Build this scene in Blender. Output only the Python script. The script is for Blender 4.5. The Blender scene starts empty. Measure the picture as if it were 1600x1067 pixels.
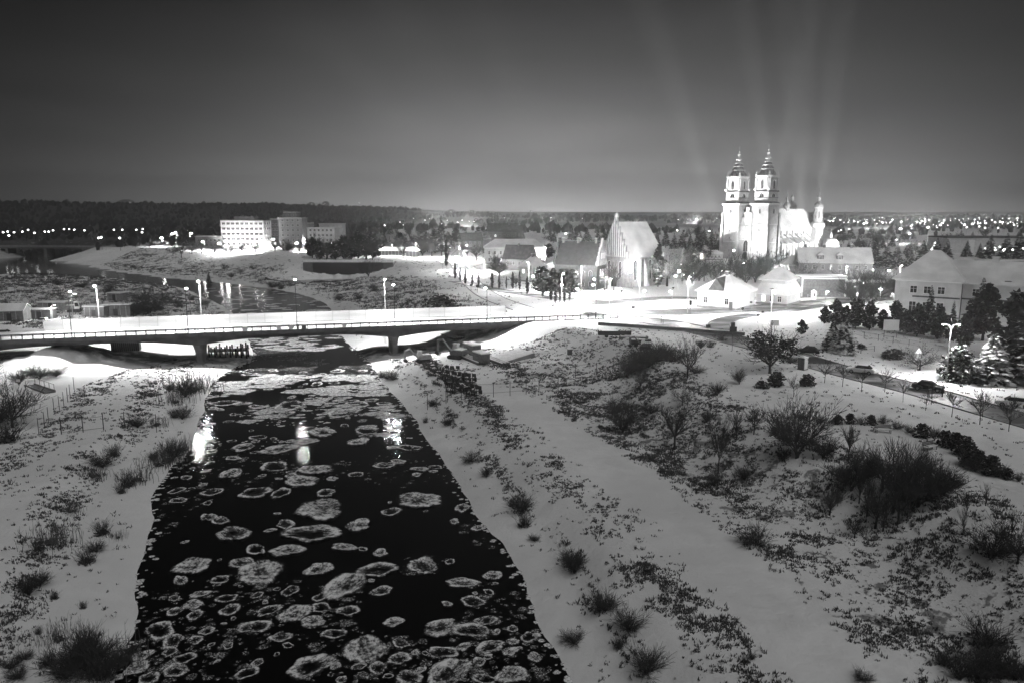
import bpy, math, random
import numpy as np
from mathutils import Vector, Matrix
random.seed(7); rng = np.random.default_rng(7)
R = math.radians
S = bpy.context.scene
COL = S.collection

# ------------------------------------------------------------------ camera
FOC = 1200.0; CAMH = 35.0; PITCH = math.atan(205/1200)
cd = bpy.data.cameras.new('camera'); cam = bpy.data.objects.new('camera', cd); COL.objects.link(cam)
cam.location = (0, 0, CAMH); cam.rotation_euler = (math.pi/2-PITCH, 0, 0)
cd.sensor_width = 36; cd.lens = 27.0; cd.clip_start = 0.5; cd.clip_end = 30000
S.camera = cam

# ------------------------------------------------------------------ sky, moonlit cloud, exposure
W = bpy.data.worlds.new('World'); S.world = W; W.use_nodes = True
nt = W.node_tree; N = nt.nodes; Lk = nt.links
N.clear()
def wn(t, **k):
    n = N.new(t)
    for a, b in k.items(): setattr(n, a, b)
    return n
def wmath(op, a, b=None, c=None):
    n = wn('ShaderNodeMath', operation=op)
    for i, v in enumerate((a, b, c)):
        if v is None: continue
        if isinstance(v, (int, float)): n.inputs[i].default_value = v
        else: Lk.new(v, n.inputs[i])
    return n.outputs[0]
tc = wn('ShaderNodeTexCoord'); sep = wn('ShaderNodeSeparateXYZ'); Lk.new(tc.outputs['Generated'], sep.inputs[0])
ramp = wn('ShaderNodeValToRGB')
zc = wmath('MAXIMUM', sep.outputs[2], 0.0)
Lk.new(zc, ramp.inputs[0])
cr = ramp.color_ramp; cr.elements[0].position = 0.0; cr.elements[0].color = (.74,)*3+(1,)
cr.elements[1].position = 1.0; cr.elements[1].color = (.003,)*3+(1,)
for p, v in ((.03, .52), (.07, .29), (.12, .165), (.18, .085), (.24, .040), (.4, .010)):
    e = cr.elements.new(p); e.color = (v,)*3+(1,)
az = wn('ShaderNodeMath', operation='ARCTAN2'); Lk.new(sep.outputs[0], az.inputs[0]); Lk.new(sep.outputs[1], az.inputs[1])
d0 = wmath('SUBTRACT', az.outputs[0], 0.06)
d1 = wmath('MULTIPLY', d0, d0); d2 = wmath('MULTIPLY', d1, -5.6); lobe = wmath('EXPONENT', d2)
lobe = wmath('MULTIPLY_ADD', lobe, .96, .05)
mp = wn('ShaderNodeMapping'); mp.inputs['Scale'].default_value = (1.3, 1.3, 6); Lk.new(tc.outputs['Generated'], mp.inputs[0])
no = wn('ShaderNodeTexNoise'); no.inputs['Scale'].default_value = 2.2; no.inputs['Detail'].default_value = 4; Lk.new(mp.outputs[0], no.inputs['Vector'])
cl = wmath('MULTIPLY_ADD', no.outputs[0], .9, .55)
sky = wn('ShaderNodeTexSky', sky_type='NISHITA', sun_disc=False, sun_elevation=R(-2), sun_rotation=R(200))
bw = wn('ShaderNodeRGBToBW'); Lk.new(sky.outputs[0], bw.inputs[0])
nis = wmath('MULTIPLY', bw.outputs[0], .003)
v = wmath('MULTIPLY', ramp.outputs[0], lobe); v = wmath('MULTIPLY', v, cl); v = wmath('ADD', v, nis)
bg = wn('ShaderNodeBackground'); Lk.new(v, bg.inputs[0]); bg.inputs[1].default_value = 1.0
wo = wn('ShaderNodeOutputWorld'); Lk.new(bg.outputs[0], wo.inputs[0])

sl = bpy.data.lights.new('moonlit_cloud', 'SUN'); sl.energy = 1.08; sl.angle = R(50)
so = bpy.data.objects.new('moonlit_cloud', sl); COL.objects.link(so)
so.rotation_euler = Vector((0.25, -0.55, 0.8)).to_track_quat('Z', 'Y').to_euler()
so.location = (0, -200, 500)

vs = S.view_settings; vs.view_transform = 'Standard'; vs.look = 'None'; vs.gamma = 1; vs.exposure = 0; vs.use_curve_mapping = False
cy = S.cycles
cy.max_bounces = 4; cy.diffuse_bounces = 2; cy.glossy_bounces = 2; cy.transmission_bounces = 2; cy.transparent_max_bounces = 8; cy.volume_bounces = 0
cy.caustics_reflective = False; cy.caustics_refractive = False; cy.sample_clamp_indirect = 3; cy.sample_clamp_direct = 0
cy.use_denoising = True
try: cy.denoiser = 'OPENIMAGEDENOISE'
except Exception: pass
cy.use_light_tree = True

# ------------------------------------------------------------------ helpers
def g(px, py, z=0.0):
    dx = (px-800)/FOC; dy = (533.5-py)/FOC
    d = (dx, dy*math.sin(PITCH)+math.cos(PITCH), dy*math.cos(PITCH)-math.sin(PITCH))
    t = (z-CAMH)/d[2]
    return (d[0]*t, d[1]*t)
def depth(x, y, z):
    return y*math.cos(PITCH)-(z-CAMH)*math.sin(PITCH)
def tag(o, label=None, cat=None, group=None, kind=None):
    if label: o['label'] = label
    if cat: o['category'] = cat
    if group: o['group'] = group
    if kind: o['kind'] = kind
    return o
def T(name, label, cat, loc=(0, 0, 0), rz=0.0, group=None, scale=1.0):
    o = bpy.data.objects.new(name, None); COL.objects.link(o)
    o.location = loc; o.rotation_euler = (0, 0, rz); o.scale = (scale,)*3; o.empty_display_size = .5
    return tag(o, label, cat, group)
def O(name, me, parent=None, loc=None, rz=0, mat=None):
    o = bpy.data.objects.new(name, me); COL.objects.link(o)
    if parent: o.parent = parent
    if loc is not None: o.location = loc
    if rz: o.rotation_euler = (0, 0, rz)
    return o
def copy_tree(o, parent=None):
    c = o.copy(); COL.objects.link(c); c.parent = parent
    for ch in KIDS.get(o, []): copy_tree_k(ch, c)
    return c
def copy_tree_k(o, parent):
    c = o.copy(); COL.objects.link(c); c.parent = parent
    for ch in list(o.children): copy_tree_k(ch, c)
    return c
KIDS = {}
def clone(proto, loc, rz=0.0, sc=1.0, label=None, group=None):
    c = proto.copy(); COL.objects.link(c); c.parent = None
    c.location = loc; c.rotation_euler = (0, 0, rz)
    c.scale = sc if isinstance(sc, tuple) else (sc,)*3
    if label: c['label'] = label
    if group: c['group'] = group
    for ch in proto['_k'] if False else PK[proto.name]:
        copy_tree_k(ch, c)
    return c
PK = {}
def proto_done(o): PK[o.name] = list(o.children); return o
USED = set()
def place(proto, loc, rz=0.0, sc=1.0, label=None, group=None):
    'first use moves the prototype itself, later uses copy it'
    if proto.name not in USED:
        USED.add(proto.name)
        proto.location = loc; proto.rotation_euler = (0, 0, rz)
        proto.scale = sc if isinstance(sc, tuple) else (sc,)*3
        if label: proto['label'] = label
        if group: proto['group'] = group
        return proto
    return clone(proto, loc, rz, sc, label, group)

class MB:
    def __init__(s): s.v = []; s.f = []
    def quad(s, *p):
        b = len(s.v); s.v += [tuple(q) for q in p]; s.f.append(tuple(range(b, b+len(p)))); return s
    def box(s, c, d, rz=0.0):
        cx, cy_, cz = c; a, b, h = d[0]/2, d[1]/2, d[2]/2
        ca, sa = math.cos(rz), math.sin(rz); k = len(s.v)
        for z in (-h, h):
            for x, y in ((-a, -b), (a, -b), (a, b), (-a, b)):
                s.v.append((cx+x*ca-y*sa, cy_+x*sa+y*ca, cz+z))
        s.f += [(k+3, k+2, k+1, k), (k+4, k+5, k+6, k+7)]
        for i in range(4):
            j = (i+1) % 4; s.f.append((k+i, k+j, k+4+j, k+4+i))
        return s
    def bz(s, x0, x1, y0, y1, z0, z1): return s.box(((x0+x1)/2, (y0+y1)/2, (z0+z1)/2), (x1-x0, y1-y0, z1-z0))
    def tube(s, a, b, r0, r1=None, n=6, cap=False):
        if r1 is None: r1 = r0
        a = Vector(a); b = Vector(b); d = b-a
        if d.length < 1e-6: return s
        d.normalize(); u = d.orthogonal().normalized(); w = d.cross(u); k = len(s.v)
        for p, r in ((a, r0), (b, r1)):
            for i in range(n):
                t = 2*math.pi*i/n; s.v.append(tuple(p+u*(r*math.cos(t))+w*(r*math.sin(t))))
        for i in range(n):
            j = (i+1) % n; s.f.append((k+i, k+j, k+n+j, k+n+i))
        if cap: s.f += [tuple(range(k+n-1, k-1, -1)), tuple(range(k+n, k+2*n))]
        return s
    def lathe(s, prof, n=12, c=(0, 0), ph=0.0):
        k = len(s.v)
        for r, z in prof:
            for i in range(n):
                t = 2*math.pi*i/n+ph; s.v.append((c[0]+r*math.cos(t), c[1]+r*math.sin(t), z))
        for q in range(len(prof)-1):
            for i in range(n):
                j = (i+1) % n; s.f.append((k+q*n+i, k+q*n+j, k+(q+1)*n+j, k+(q+1)*n+i))
        s.f.append(tuple(range(k+n-1, k-1, -1))); m = k+(len(prof)-1)*n; s.f.append(tuple(range(m, m+n)))
        return s
    def prism(s, poly, y0, y1):
        'poly of (x,z) extruded along y'
        k = len(s.v); n = len(poly)
        for y in (y0, y1):
            for x, z in poly: s.v.append((x, y, z))
        s.f.append(tuple(range(k, k+n))); s.f.append(tuple(range(k+2*n-1, k+n-1, -1)))
        for i in range(n):
            j = (i+1) % n; s.f.append((k+j, k+i, k+n+i, k+n+j))
        return s
    def plate(s, poly, z0, z1):
        k = len(s.v); n = len(poly)
        for z in (z0, z1):
            for x, y in poly: s.v.append((x, y, z))
        s.f.append(tuple(range(k+n-1, k-1, -1))); s.f.append(tuple(range(k+n, k+2*n)))
        for i in range(n):
            j = (i+1) % n; s.f.append((k+i, k+j, k+n+j, k+n+i))
        return s
    def hip(s, x0, x1, y0, y1, z0, h, inset, th=.25, ov=.5):
        'hipped roof, ridge along x'
        x0 -= ov; x1 += ov; y0 -= ov; y1 += ov; ym = (y0+y1)/2; k = len(s.v)
        a0 = inset if isinstance(inset, (int, float)) else inset[0]; a1 = inset if isinstance(inset, (int, float)) else inset[1]
        s.v += [(x0, y0, z0), (x1, y0, z0), (x1, y1, z0), (x0, y1, z0), (x0, y0, z0+th), (x1, y0, z0+th), (x1, y1, z0+th), (x0, y1, z0+th), (x0+a0, ym, z0+h), (x1-a1, ym, z0+h)]
        s.f += [(k+3, k+2, k+1, k), (k, k+1, k+5, k+4), (k+1, k+2, k+6, k+5), (k+2, k+3, k+7, k+6), (k+3, k, k+4, k+7),
                (k+4, k+5, k+9, k+8), (k+5, k+6, k+9), (k+6, k+7, k+8, k+9), (k+7, k+4, k+8)]
        return s
    def add(s, o, M):
        k = len(s.v); s.v += [tuple(M @ Vector(p)) for p in o.v]; s.f += [tuple(i+k for i in f) for f in o.f]; return s
    def mesh(s, name, mat, smooth=False):
        me = bpy.data.meshes.new(name); me.from_pydata(s.v, [], s.f); me.materials.append(mat)
        if smooth: me.polygons.foreach_set('use_smooth', [True]*len(me.polygons))
        me.update(); return me
def P(name, mb, mat, parent, loc=None, rz=0, smooth=False):
    return O(name, mb.mesh(name, mat, smooth) if isinstance(mb, MB) else mb, parent, loc, rz)
def struct(name, mb, mat, smooth=False):
    o = P(name, mb, mat, None, smooth=smooth); o['kind'] = 'structure'; return o

# ------------------------------------------------------------------ materials
def newmat(name):
    m = bpy.data.materials.new(name); m.use_nodes = True; n = m.node_tree.nodes; l = m.node_tree.links; n.clear()
    out = n.new('ShaderNodeOutputMaterial'); b = n.new('ShaderNodeBsdfPrincipled'); l.new(b.outputs[0], out.inputs[0])
    return m, n, l, b, out
def gm(name, v0, v1=None, scale=1.0, rough=.85, bump=0.0, detail=5, stretch=(1, 1, 1), metal=0, emit=0, lo=.35, hi=.65, coord='Object', bscale=None):
    'grey procedural material, noise between two greys'
    m, n, l, b, out = newmat(name)
    if v1 is None: v1 = v0*.8
    tcn = n.new('ShaderNodeTexCoord'); mpn = n.new('ShaderNodeMapping'); mpn.inputs['Scale'].default_value = stretch
    l.new(tcn.outputs[coord], mpn.inputs[0])
    nz = n.new('ShaderNodeTexNoise'); nz.inputs['Scale'].default_value = scale; nz.inputs['Detail'].default_value = detail; l.new(mpn.outputs[0], nz.inputs['Vector'])
    r = n.new('ShaderNodeValToRGB'); l.new(nz.outputs[0], r.inputs[0])
    r.color_ramp.elements[0].position = lo; r.color_ramp.elements[0].color = (v0,)*3+(1,)
    r.color_ramp.elements[1].position = hi; r.color_ramp.elements[1].color = (v1,)*3+(1,)
    l.new(r.outputs[0], b.inputs['Base Color']); b.inputs['Roughness'].default_value = rough; b.inputs['Metallic'].default_value = metal
    if bump:
        nb = n.new('ShaderNodeTexNoise'); nb.inputs['Scale'].default_value = bscale or scale*3; nb.inputs['Detail'].default_value = 6; l.new(mpn.outputs[0], nb.inputs['Vector'])
        bp = n.new('ShaderNodeBump'); bp.inputs['Strength'].default_value = 1.0; bp.inputs['Distance'].default_value = bump
        l.new(nb.outputs[0], bp.inputs['Height']); l.new(bp.outputs[0], b.inputs['Normal'])
    if emit:
        b.inputs['Emission Color'].default_value = (1, 1, 1, 1); b.inputs['Emission Strength'].default_value = emit
    return m
M = {}
M['snow'] = gm('snow', .80, .66, 1.2, .8, .05, bscale=1.6)
M['roof_snow'] = gm('roof_snow', .74, .56, .25, .8, .03, bscale=1.2)
M['roof_thin'] = gm('roof_thin_snow', .10, .45, .5, .8, .03, lo=.4, hi=.7)
M['roof_dark'] = gm('roof_dark_tiles', .05, .14, .6, .8, .03, lo=.45, hi=.8)
M['plaster'] = gm('pale_plaster', .62, .50, .4, .9, .01)
M['plaster2'] = gm('grey_plaster', .34, .26, .4, .9, .01)
M['stone'] = gm('pale_stone', .55, .40, .5, .9, .03)
M['brick'] = gm('old_brick', .20, .12, 1.5, .9, .03)
M['brick_lit'] = gm('light_brick', .42, .28, .8, .9, .03)
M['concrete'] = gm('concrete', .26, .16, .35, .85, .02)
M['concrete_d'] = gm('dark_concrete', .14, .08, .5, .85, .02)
M['asphalt'] = gm('wet_asphalt', .05, .16, .25, .38, .004, stretch=(1, 1, 1), coord='Object', lo=.4, hi=.75)
M['metal'] = gm('grey_metal', .16, .10, 3, .5, metal=.4)
M['metal_l'] = gm('pale_metal', .45, .35, 3, .5, metal=.2)
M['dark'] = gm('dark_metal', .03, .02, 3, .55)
M['glass'] = gm('dark_window_glass', .02, .035, 2, .12)
M['copper'] = gm('dome_copper', .42, .2, 1.2, .6, .02)
M['bark'] = gm('bark', .045, .025, 3, .9, .01)
M['bark_l'] = gm('pale_bark', .13, .07, 2, .9, .01)
M['twig'] = gm('twigs', .05, .03, 2, .9)
M['twig_f'] = gm('frosted_twigs', .28, .10, .8, .9)
M['needle'] = gm('needles', .03, .018, .9, .8)
M['needle_s'] = gm('snow_on_needles', .7, .04, 1.6, .8, lo=.44, hi=.56)
M['grass'] = gm('dry_grass', .085, .04, 1, .9)
M['reed'] = gm('dry_reed', .12, .06, 2, .9)
M['rubble'] = gm('rubble_under_snow', .62, .07, 1.1, .9, .12, lo=.42, hi=.56)
M['soil'] = gm('bare_soil', .10, .05, 1, .9, .05)
M['wood'] = gm('timber', .12, .07, 2, .8, stretch=(1, 6, 1))
M['white'] = gm('white_paint', .78, .70, .5, .5)
M['panel'] = gm('white_barrier_panel', .62, .46, .35, .6, stretch=(.3, .3, 3))
M['black'] = gm('black_paint', .02, .012, 1, .25)
M['rubber'] = gm('rubber', .02, .02, 4, .8)
M['cloth'] = gm('dark_coat', .03, .02, 6, .9)
M['skin'] = gm('skin', .35, .3, 6, .6)
M['lens'] = gm('lamp_lens', .9, .9, 1, .3, emit=60)
M['bowl'] = gm('glowing_bowl', .9, .9, 1, .3, emit=110)
M['lit'] = gm('lit_glass', .9, .9, 1, .3, emit=3.0)
M['litdim'] = gm('dim_lit_glass', .5, .5, 1, .3, emit=.5)
M['spark'] = gm('far_lamp_glass', .9, .9, 1, .3, emit=9)
M['forest'] = gm('forest_mass', .02, .012, .02, .95, coord='Object')
M['hill'] = gm('wooded_slope', .03, .06, .01, .95)

def ground_mat():
    m, n, l, b, out = newmat('snowy_ground')
    at = n.new('ShaderNodeAttribute'); at.attribute_name = 'mask'
    sp = n.new('ShaderNodeSeparateColor'); l.new(at.outputs['Color'], sp.inputs[0])   # R tufts, G woodland, B darker band under the bridge
    tcn = n.new('ShaderNodeTexCoord')
    def noise(sc, det, stretch=None, rough=.55):
        z = n.new('ShaderNodeTexNoise'); z.inputs['Scale'].default_value = sc; z.inputs['Detail'].default_value = det; z.inputs['Roughness'].default_value = rough
        if stretch:
            mq = n.new('ShaderNodeMapping'); mq.inputs['Scale'].default_value = stretch; mq.inputs['Rotation'].default_value = (0, 0, R(-15)); l.new(tcn.outputs['Object'], mq.inputs[0]); l.new(mq.outputs[0], z.inputs['Vector'])
        else: l.new(tcn.outputs['Object'], z.inputs['Vector'])
        return z.outputs[0]
    def mth(op, *a):
        q = n.new('ShaderNodeMath'); q.operation = op
        for i, v in enumerate(a):
            if isinstance(v, (int, float)): q.inputs[i].default_value = v
            else: l.new(v, q.inputs[i])
        return q.outputs[0]
    def mix(f, a, c):
        q = n.new('ShaderNodeMix'); q.data_type = 'RGBA'; l.new(f, q.inputs['Factor'])
        for i, v in ((6, a), (7, c)):
            if isinstance(v, float): q.inputs[i].default_value = (v, v, v, 1)
            else: l.new(v, q.inputs[i])
        return q.outputs[2]
    def ss(v, lo, hi):
        q = n.new('ShaderNodeMapRange'); q.interpolation_type = 'SMOOTHSTEP'; l.new(v, q.inputs[0]); q.inputs[1].default_value = lo; q.inputs[2].default_value = hi; return q.outputs[0]
    big = noise(.06, 4); med = noise(.35, 5); fine = noise(1.5, 6, (1, .8, 1), .7); fin2 = noise(3.6, 5, None, .7)
    snow = mix(ss(big, .3, .7), .68, .84)
    snow = mix(ss(med, .35, .75), snow, .72)
    # scattered specks everywhere, patches where the mask says grass pokes through
    thr = mth('MULTIPLY_ADD', sp.outputs[0], -.16, .72)
    e = mth('SUBTRACT', fine, thr); t1 = ss(e, 0, .05)
    thr2 = mth('MULTIPLY_ADD', sp.outputs[0], -.13, .76)
    t2 = ss(mth('SUBTRACT', fin2, thr2), 0, .04)
    tt = mth('MAXIMUM', t1, t2)
    t3 = ss(mth('SUBTRACT', med, mth('MULTIPLY_ADD', sp.outputs[0], -.24, .78)), 0, .05)
    t3 = mth('MULTIPLY', t3, ss(fine, .35, .5)); tt = mth('MAXIMUM', tt, mth('MULTIPLY', t3, .85))
    c = mix(tt, snow, .12)
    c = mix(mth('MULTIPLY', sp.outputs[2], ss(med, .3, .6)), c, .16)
    wd = mth('MULTIPLY', sp.outputs[1], ss(med, .1, .45)); c = mix(wd, c, .035)
    l.new(c, b.inputs['Base Color']); b.inputs['Roughness'].default_value = .85
    bh = mth('ADD', mth('MULTIPLY', fine, .16), mth('MULTIPLY', med, .5)); bh = mth('ADD', bh, mth('MULTIPLY', tt, .05))
    bh = mth('ADD', bh, mth('MULTIPLY', fin2, .05))
    bp = n.new('ShaderNodeBump'); bp.inputs['Strength'].default_value = .8; bp.inputs['Distance'].default_value = .55; l.new(bh, bp.inputs['Height']); l.new(bp.outputs[0], b.inputs['Normal'])
    return m
M['ground'] = ground_mat()

def water_mat():
    m, n, l, b, out = newmat('dark_river_water')
    tcn = n.new('ShaderNodeTexCoord')
    b.inputs['Base Color'].default_value = (.003,)*3+(1,); b.inputs['Roughness'].default_value = .02; b.inputs['IOR'].default_value = 1.33
    z = n.new('ShaderNodeTexNoise'); z.inputs['Scale'].default_value = 2.6; z.inputs['Detail'].default_value = 3; l.new(tcn.outputs['Object'], z.inputs['Vector'])
    bp = n.new('ShaderNodeBump'); bp.inputs['Strength'].default_value = 1.0; bp.inputs['Distance'].default_value = .018; l.new(z.outputs[0], bp.inputs['Height']); l.new(bp.outputs[0], b.inputs['Normal'])
    return m
M['water'] = water_mat()

def floe_mat(name='slush_ice', lo=.47, seedw=0.0):
    m, n, l, b, out = newmat(name)
    tcn = n.new('ShaderNodeTexCoord'); oi = n.new('ShaderNodeObjectInfo')
    va = n.new('ShaderNodeVectorMath'); va.operation = 'ADD'; l.new(tcn.outputs['Object'], va.inputs[0])
    sc = n.new('ShaderNodeVectorMath'); sc.operation = 'SCALE'; l.new(oi.outputs['Location'], sc.inputs[0]); sc.inputs['Scale'].default_value = .37
    l.new(sc.outputs[0], va.inputs[1])
    z = n.new('ShaderNodeTexNoise'); z.inputs['Scale'].default_value = 5.5; z.inputs['Detail'].default_value = 8; z.inputs['Roughness'].default_value = .78; l.new(va.outputs[0], z.inputs['Vector'])
    at = n.new('ShaderNodeAttribute'); at.attribute_name = 'ice'
    sm = n.new('ShaderNodeMath'); sm.operation = 'MULTIPLY_ADD'; l.new(at.outputs['Fac'], sm.inputs[0]); sm.inputs[1].default_value = .34
    z2 = n.new('ShaderNodeTexNoise'); z2.inputs['Scale'].default_value = 1.5; z2.inputs['Detail'].default_value = 3; l.new(va.outputs[0], z2.inputs['Vector'])
    z3 = n.new('ShaderNodeMath'); z3.operation = 'MULTIPLY_ADD'; l.new(z2.outputs[0], z3.inputs[0]); z3.inputs[1].default_value = .36; z4 = n.new('ShaderNodeMath'); z4.operation = 'SUBTRACT'; l.new(z.outputs[0], z4.inputs[0]); z4.inputs[1].default_value = .18; l.new(z4.outputs[0], z3.inputs[2]); l.new(z3.outputs[0], sm.inputs[2])
    mr = n.new('ShaderNodeMapRange'); l.new(sm.outputs[0], mr.inputs[0]); mr.inputs[1].default_value = .56; mr.inputs[2].default_value = 1.0
    mr.interpolation_type = 'SMOOTHSTEP'
    c = n.new('ShaderNodeValToRGB'); l.new(mr.outputs[0], c.inputs[0]); c.color_ramp.elements[0].color = (.28,)*3+(1,); c.color_ramp.elements[1].color = (.9,)*3+(1,); c.color_ramp.elements[1].position = .75
    l.new(c.outputs[0], b.inputs['Base Color']); b.inputs['Roughness'].default_value = .7
    al = n.new('ShaderNodeMath'); al.operation = 'MULTIPLY'; al.use_clamp = True; l.new(mr.outputs[0], al.inputs[0]); al.inputs[1].default_value = 1.5
    l.new(al.outputs[0], b.inputs['Alpha'])
    bp = n.new('ShaderNodeBump'); bp.inputs['Distance'].default_value = .1; bp.inputs['Strength'].default_value = .8; l.new(z.outputs[0], bp.inputs['Height']); l.new(bp.outputs[0], b.inputs['Normal'])
    return m
M['floe'] = floe_mat()
def frozen_mat():
    m, n, l, b, out = newmat('frozen_slush_river')
    tcn = n.new('ShaderNodeTexCoord'); mq = n.new('ShaderNodeMapping'); mq.inputs['Scale'].default_value = (.10, .22, 1); mq.inputs['Rotation'].default_value = (0, 0, R(20)); l.new(tcn.outputs['Object'], mq.inputs[0])
    z = n.new('ShaderNodeTexNoise'); z.inputs['Scale'].default_value = 1; z.inputs['Detail'].default_value = 7; z.inputs['Roughness'].default_value = .65; l.new(mq.outputs[0], z.inputs['Vector'])
    c = n.new('ShaderNodeValToRGB'); l.new(z.outputs[0], c.inputs[0]); e = c.color_ramp.elements
    e[0].position = .42; e[0].color = (.012,)*3+(1,); e[1].position = .7; e[1].color = (.42,)*3+(1,); k = e.new(.56); k.color = (.10,)*3+(1,)
    l.new(c.outputs[0], b.inputs['Base Color']); b.inputs['Roughness'].default_value = .14
    bp = n.new('ShaderNodeBump'); bp.inputs['Distance'].default_value = .05; bp.inputs['Strength'].default_value = .6; l.new(z.outputs[0], bp.inputs['Height']); l.new(bp.outputs[0], b.inputs['Normal'])
    return m
M['frozen'] = frozen_mat()

# ------------------------------------------------------------------ terrain
ZS = 8.0
r_near = [g(*p) for p in ((890,1067),(850,980),(800,870),(745,800),(700,730),(660,670),(620,620),(590,592),(587,578),(566,556),(550,541),(532,524),(521,503),(519,487),(505,473),(475,462),(430,453),(360,444),(300,438),(250,434),(225,430),(180,425),(150,418),(115,408),(126,403),(160,399),(175,394),(70,393),(12,400),(-60,420))]
l_near = [g(*p) for p in ((180,1067),(205,990),(210,930),(230,850),(240,780),(262,735),(300,700),(312,655),(325,615),(338,592),(372,572),(396,560),(388,535),(375,508),(365,492),(345,477),(312,462),(290,452),(262,446),(215,441),(160,434),(95,430),(0,430),(-60,440))]
def smooth(P_, n=4):
    out = []
    for i in range(len(P_)-1):
        p0, p1, p2, p3 = [Vector(P_[min(max(k, 0), len(P_)-1)]) for k in (i-1, i, i+1, i+2)]
        for k in range(n):
            t = k/n; q = .5*((2*p1)+(p2-p0)*t+(2*p0-5*p1+4*p2-p3)*t*t+(3*p1-p0-3*p2+p3)*t**3); out.append((q.x, q.y))
    return out+[tuple(P_[-1])]
r_near = smooth(r_near); l_near = smooth(l_near)
RIV = np.array([(30, -80), (15, 10)]+r_near+l_near[::-1]+[(-22, 10), (-2, -80)])
LEFT = np.array([(-2, -80), (-22, 10)]+l_near+[(-3000, 700), (-3000, -80)])
PLA = np.array([(60, -80), (44, 30)]+[g(x, y, ZS) for x, y in ((1600,835),(1480,757),(1300,708),(1150,637),(1085,612),(1010,548),(948,524),(868,503))]+[(6, 187), (-6, 203)]+[g(x, y, ZS) for x, y in ((780,482),(700,478),(690,440),(650,410),(590,408),(480,408),(430,402),(350,398),(270,392),(100,385),(-200,385))]+[(-6000, 600), (-6000, 9000), (9000, 9000), (9000, -80)])
def pip(poly, x, y):
    if x.size <= 64:
        a = np.asarray(poly); b = np.roll(a, -1, 0); X_, Y_ = x.reshape(-1, 1), y.reshape(-1, 1); dy = np.where(a[:, 1] == b[:, 1], 1e-9, b[:, 1]-a[:, 1])
        c = ((a[:, 1] > Y_) != (b[:, 1] > Y_)) & (X_ < (b[:, 0]-a[:, 0])*(Y_-a[:, 1])/dy+a[:, 0]); return (c.sum(1) % 2 == 1).reshape(x.shape)
    ins = np.zeros(x.shape, bool); n = len(poly)
    for i in range(n):
        x0, y0 = poly[i]; x1, y1 = poly[(i+1) % n]
        if y0 == y1: continue
        c = ((y0 > y) != (y1 > y)) & (x < (x1-x0)*(y-y0)/(y1-y0)+x0); ins ^= c
    return ins
def pdist(poly, x, y):
    if x.size <= 64:
        a = np.asarray(poly); b = np.roll(a, -1, 0); e = b-a; L2 = (e**2).sum(1)+1e-9; X_, Y_ = x.reshape(-1, 1), y.reshape(-1, 1)
        t = np.clip(((X_-a[:, 0])*e[:, 0]+(Y_-a[:, 1])*e[:, 1])/L2, 0, 1); return np.sqrt(((X_-a[:, 0]-t*e[:, 0])**2+(Y_-a[:, 1]-t*e[:, 1])**2).min(1)).reshape(x.shape)
    d = np.full(x.shape, 1e18); n = len(poly)
    for i in range(n):
        x0, y0 = poly[i]; x1, y1 = poly[(i+1) % n]; dx, dy = x1-x0, y1-y0; L2 = dx*dx+dy*dy+1e-9
        t = np.clip(((x-x0)*dx+(y-y0)*dy)/L2, 0, 1); d = np.minimum(d, (x-x0-t*dx)**2+(y-y0-t*dy)**2)
    return np.sqrt(d)
def sstep(v, a, b): t = np.clip((v-a)/(b-a), 0, 1); return t*t*(3-2*t)
BU = (math.cos(R(14.3)), math.sin(R(14.3))); BV = (-BU[1], BU[0]); BO = (21.0, 191.0)
def bpt(s, v): return (BO[0]+BU[0]*s+BV[0]*v, BO[1]+BU[1]*s+BV[1]*v)
mounds = [  # world centre from picture, height, radius x, radius y, rotation
]
def mound(px, py, z, h, rx, ry, rot=0): x, y = g(px, py, z); mounds.append((x, y, h, rx, ry, R(rot)))
mound(830, 592, 4, 1.9, 7.5, 3.2, 10); mound(870, 575, 4, 1.6, 5, 3, 0); mound(940, 596, 5, 1.3, 5, 3, 0)
mound(835, 545, 5, 1.0, 5, 2.2, -10); mound(880, 520, 7.5, 1.2, 6, 4, 0); mound(990, 535, 8, 1.3, 4, 3, 0)
mound(1040, 575, 8, 1.2, 6, 3.5, -8); mound(1120, 588, 8, .9, 5, 2.6, 0); mound(1160, 560, 8, .9, 6, 2.5, 0)
mound(112, 556, 3, 3.6, 9, 9, 14); mound(60, 560, 4, 2.2, 9, 5, 20); mound(528, 414, 8, -8, 36, 27, -6); mound(608, 402, 8, 3, 18, 8, 0); mound(440, 398, 8, 3, 18, 7, 0)
def vnoise(x, y, s, seed=0):
    xs, ys = x/s, y/s; xi, yi = np.floor(xs), np.floor(ys); fx, fy = xs-xi, ys-yi
    def h(a, b): q = np.sin(a*127.1+b*311.7+seed*74.7)*43758.5453; return q-np.floor(q)
    fx = fx*fx*(3-2*fx); fy = fy*fy*(3-2*fy)
    return (h(xi, yi)*(1-fx)+h(xi+1, yi)*fx)*(1-fy)+(h(xi, yi+1)*(1-fx)+h(xi+1, yi+1)*fx)*fy
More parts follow.
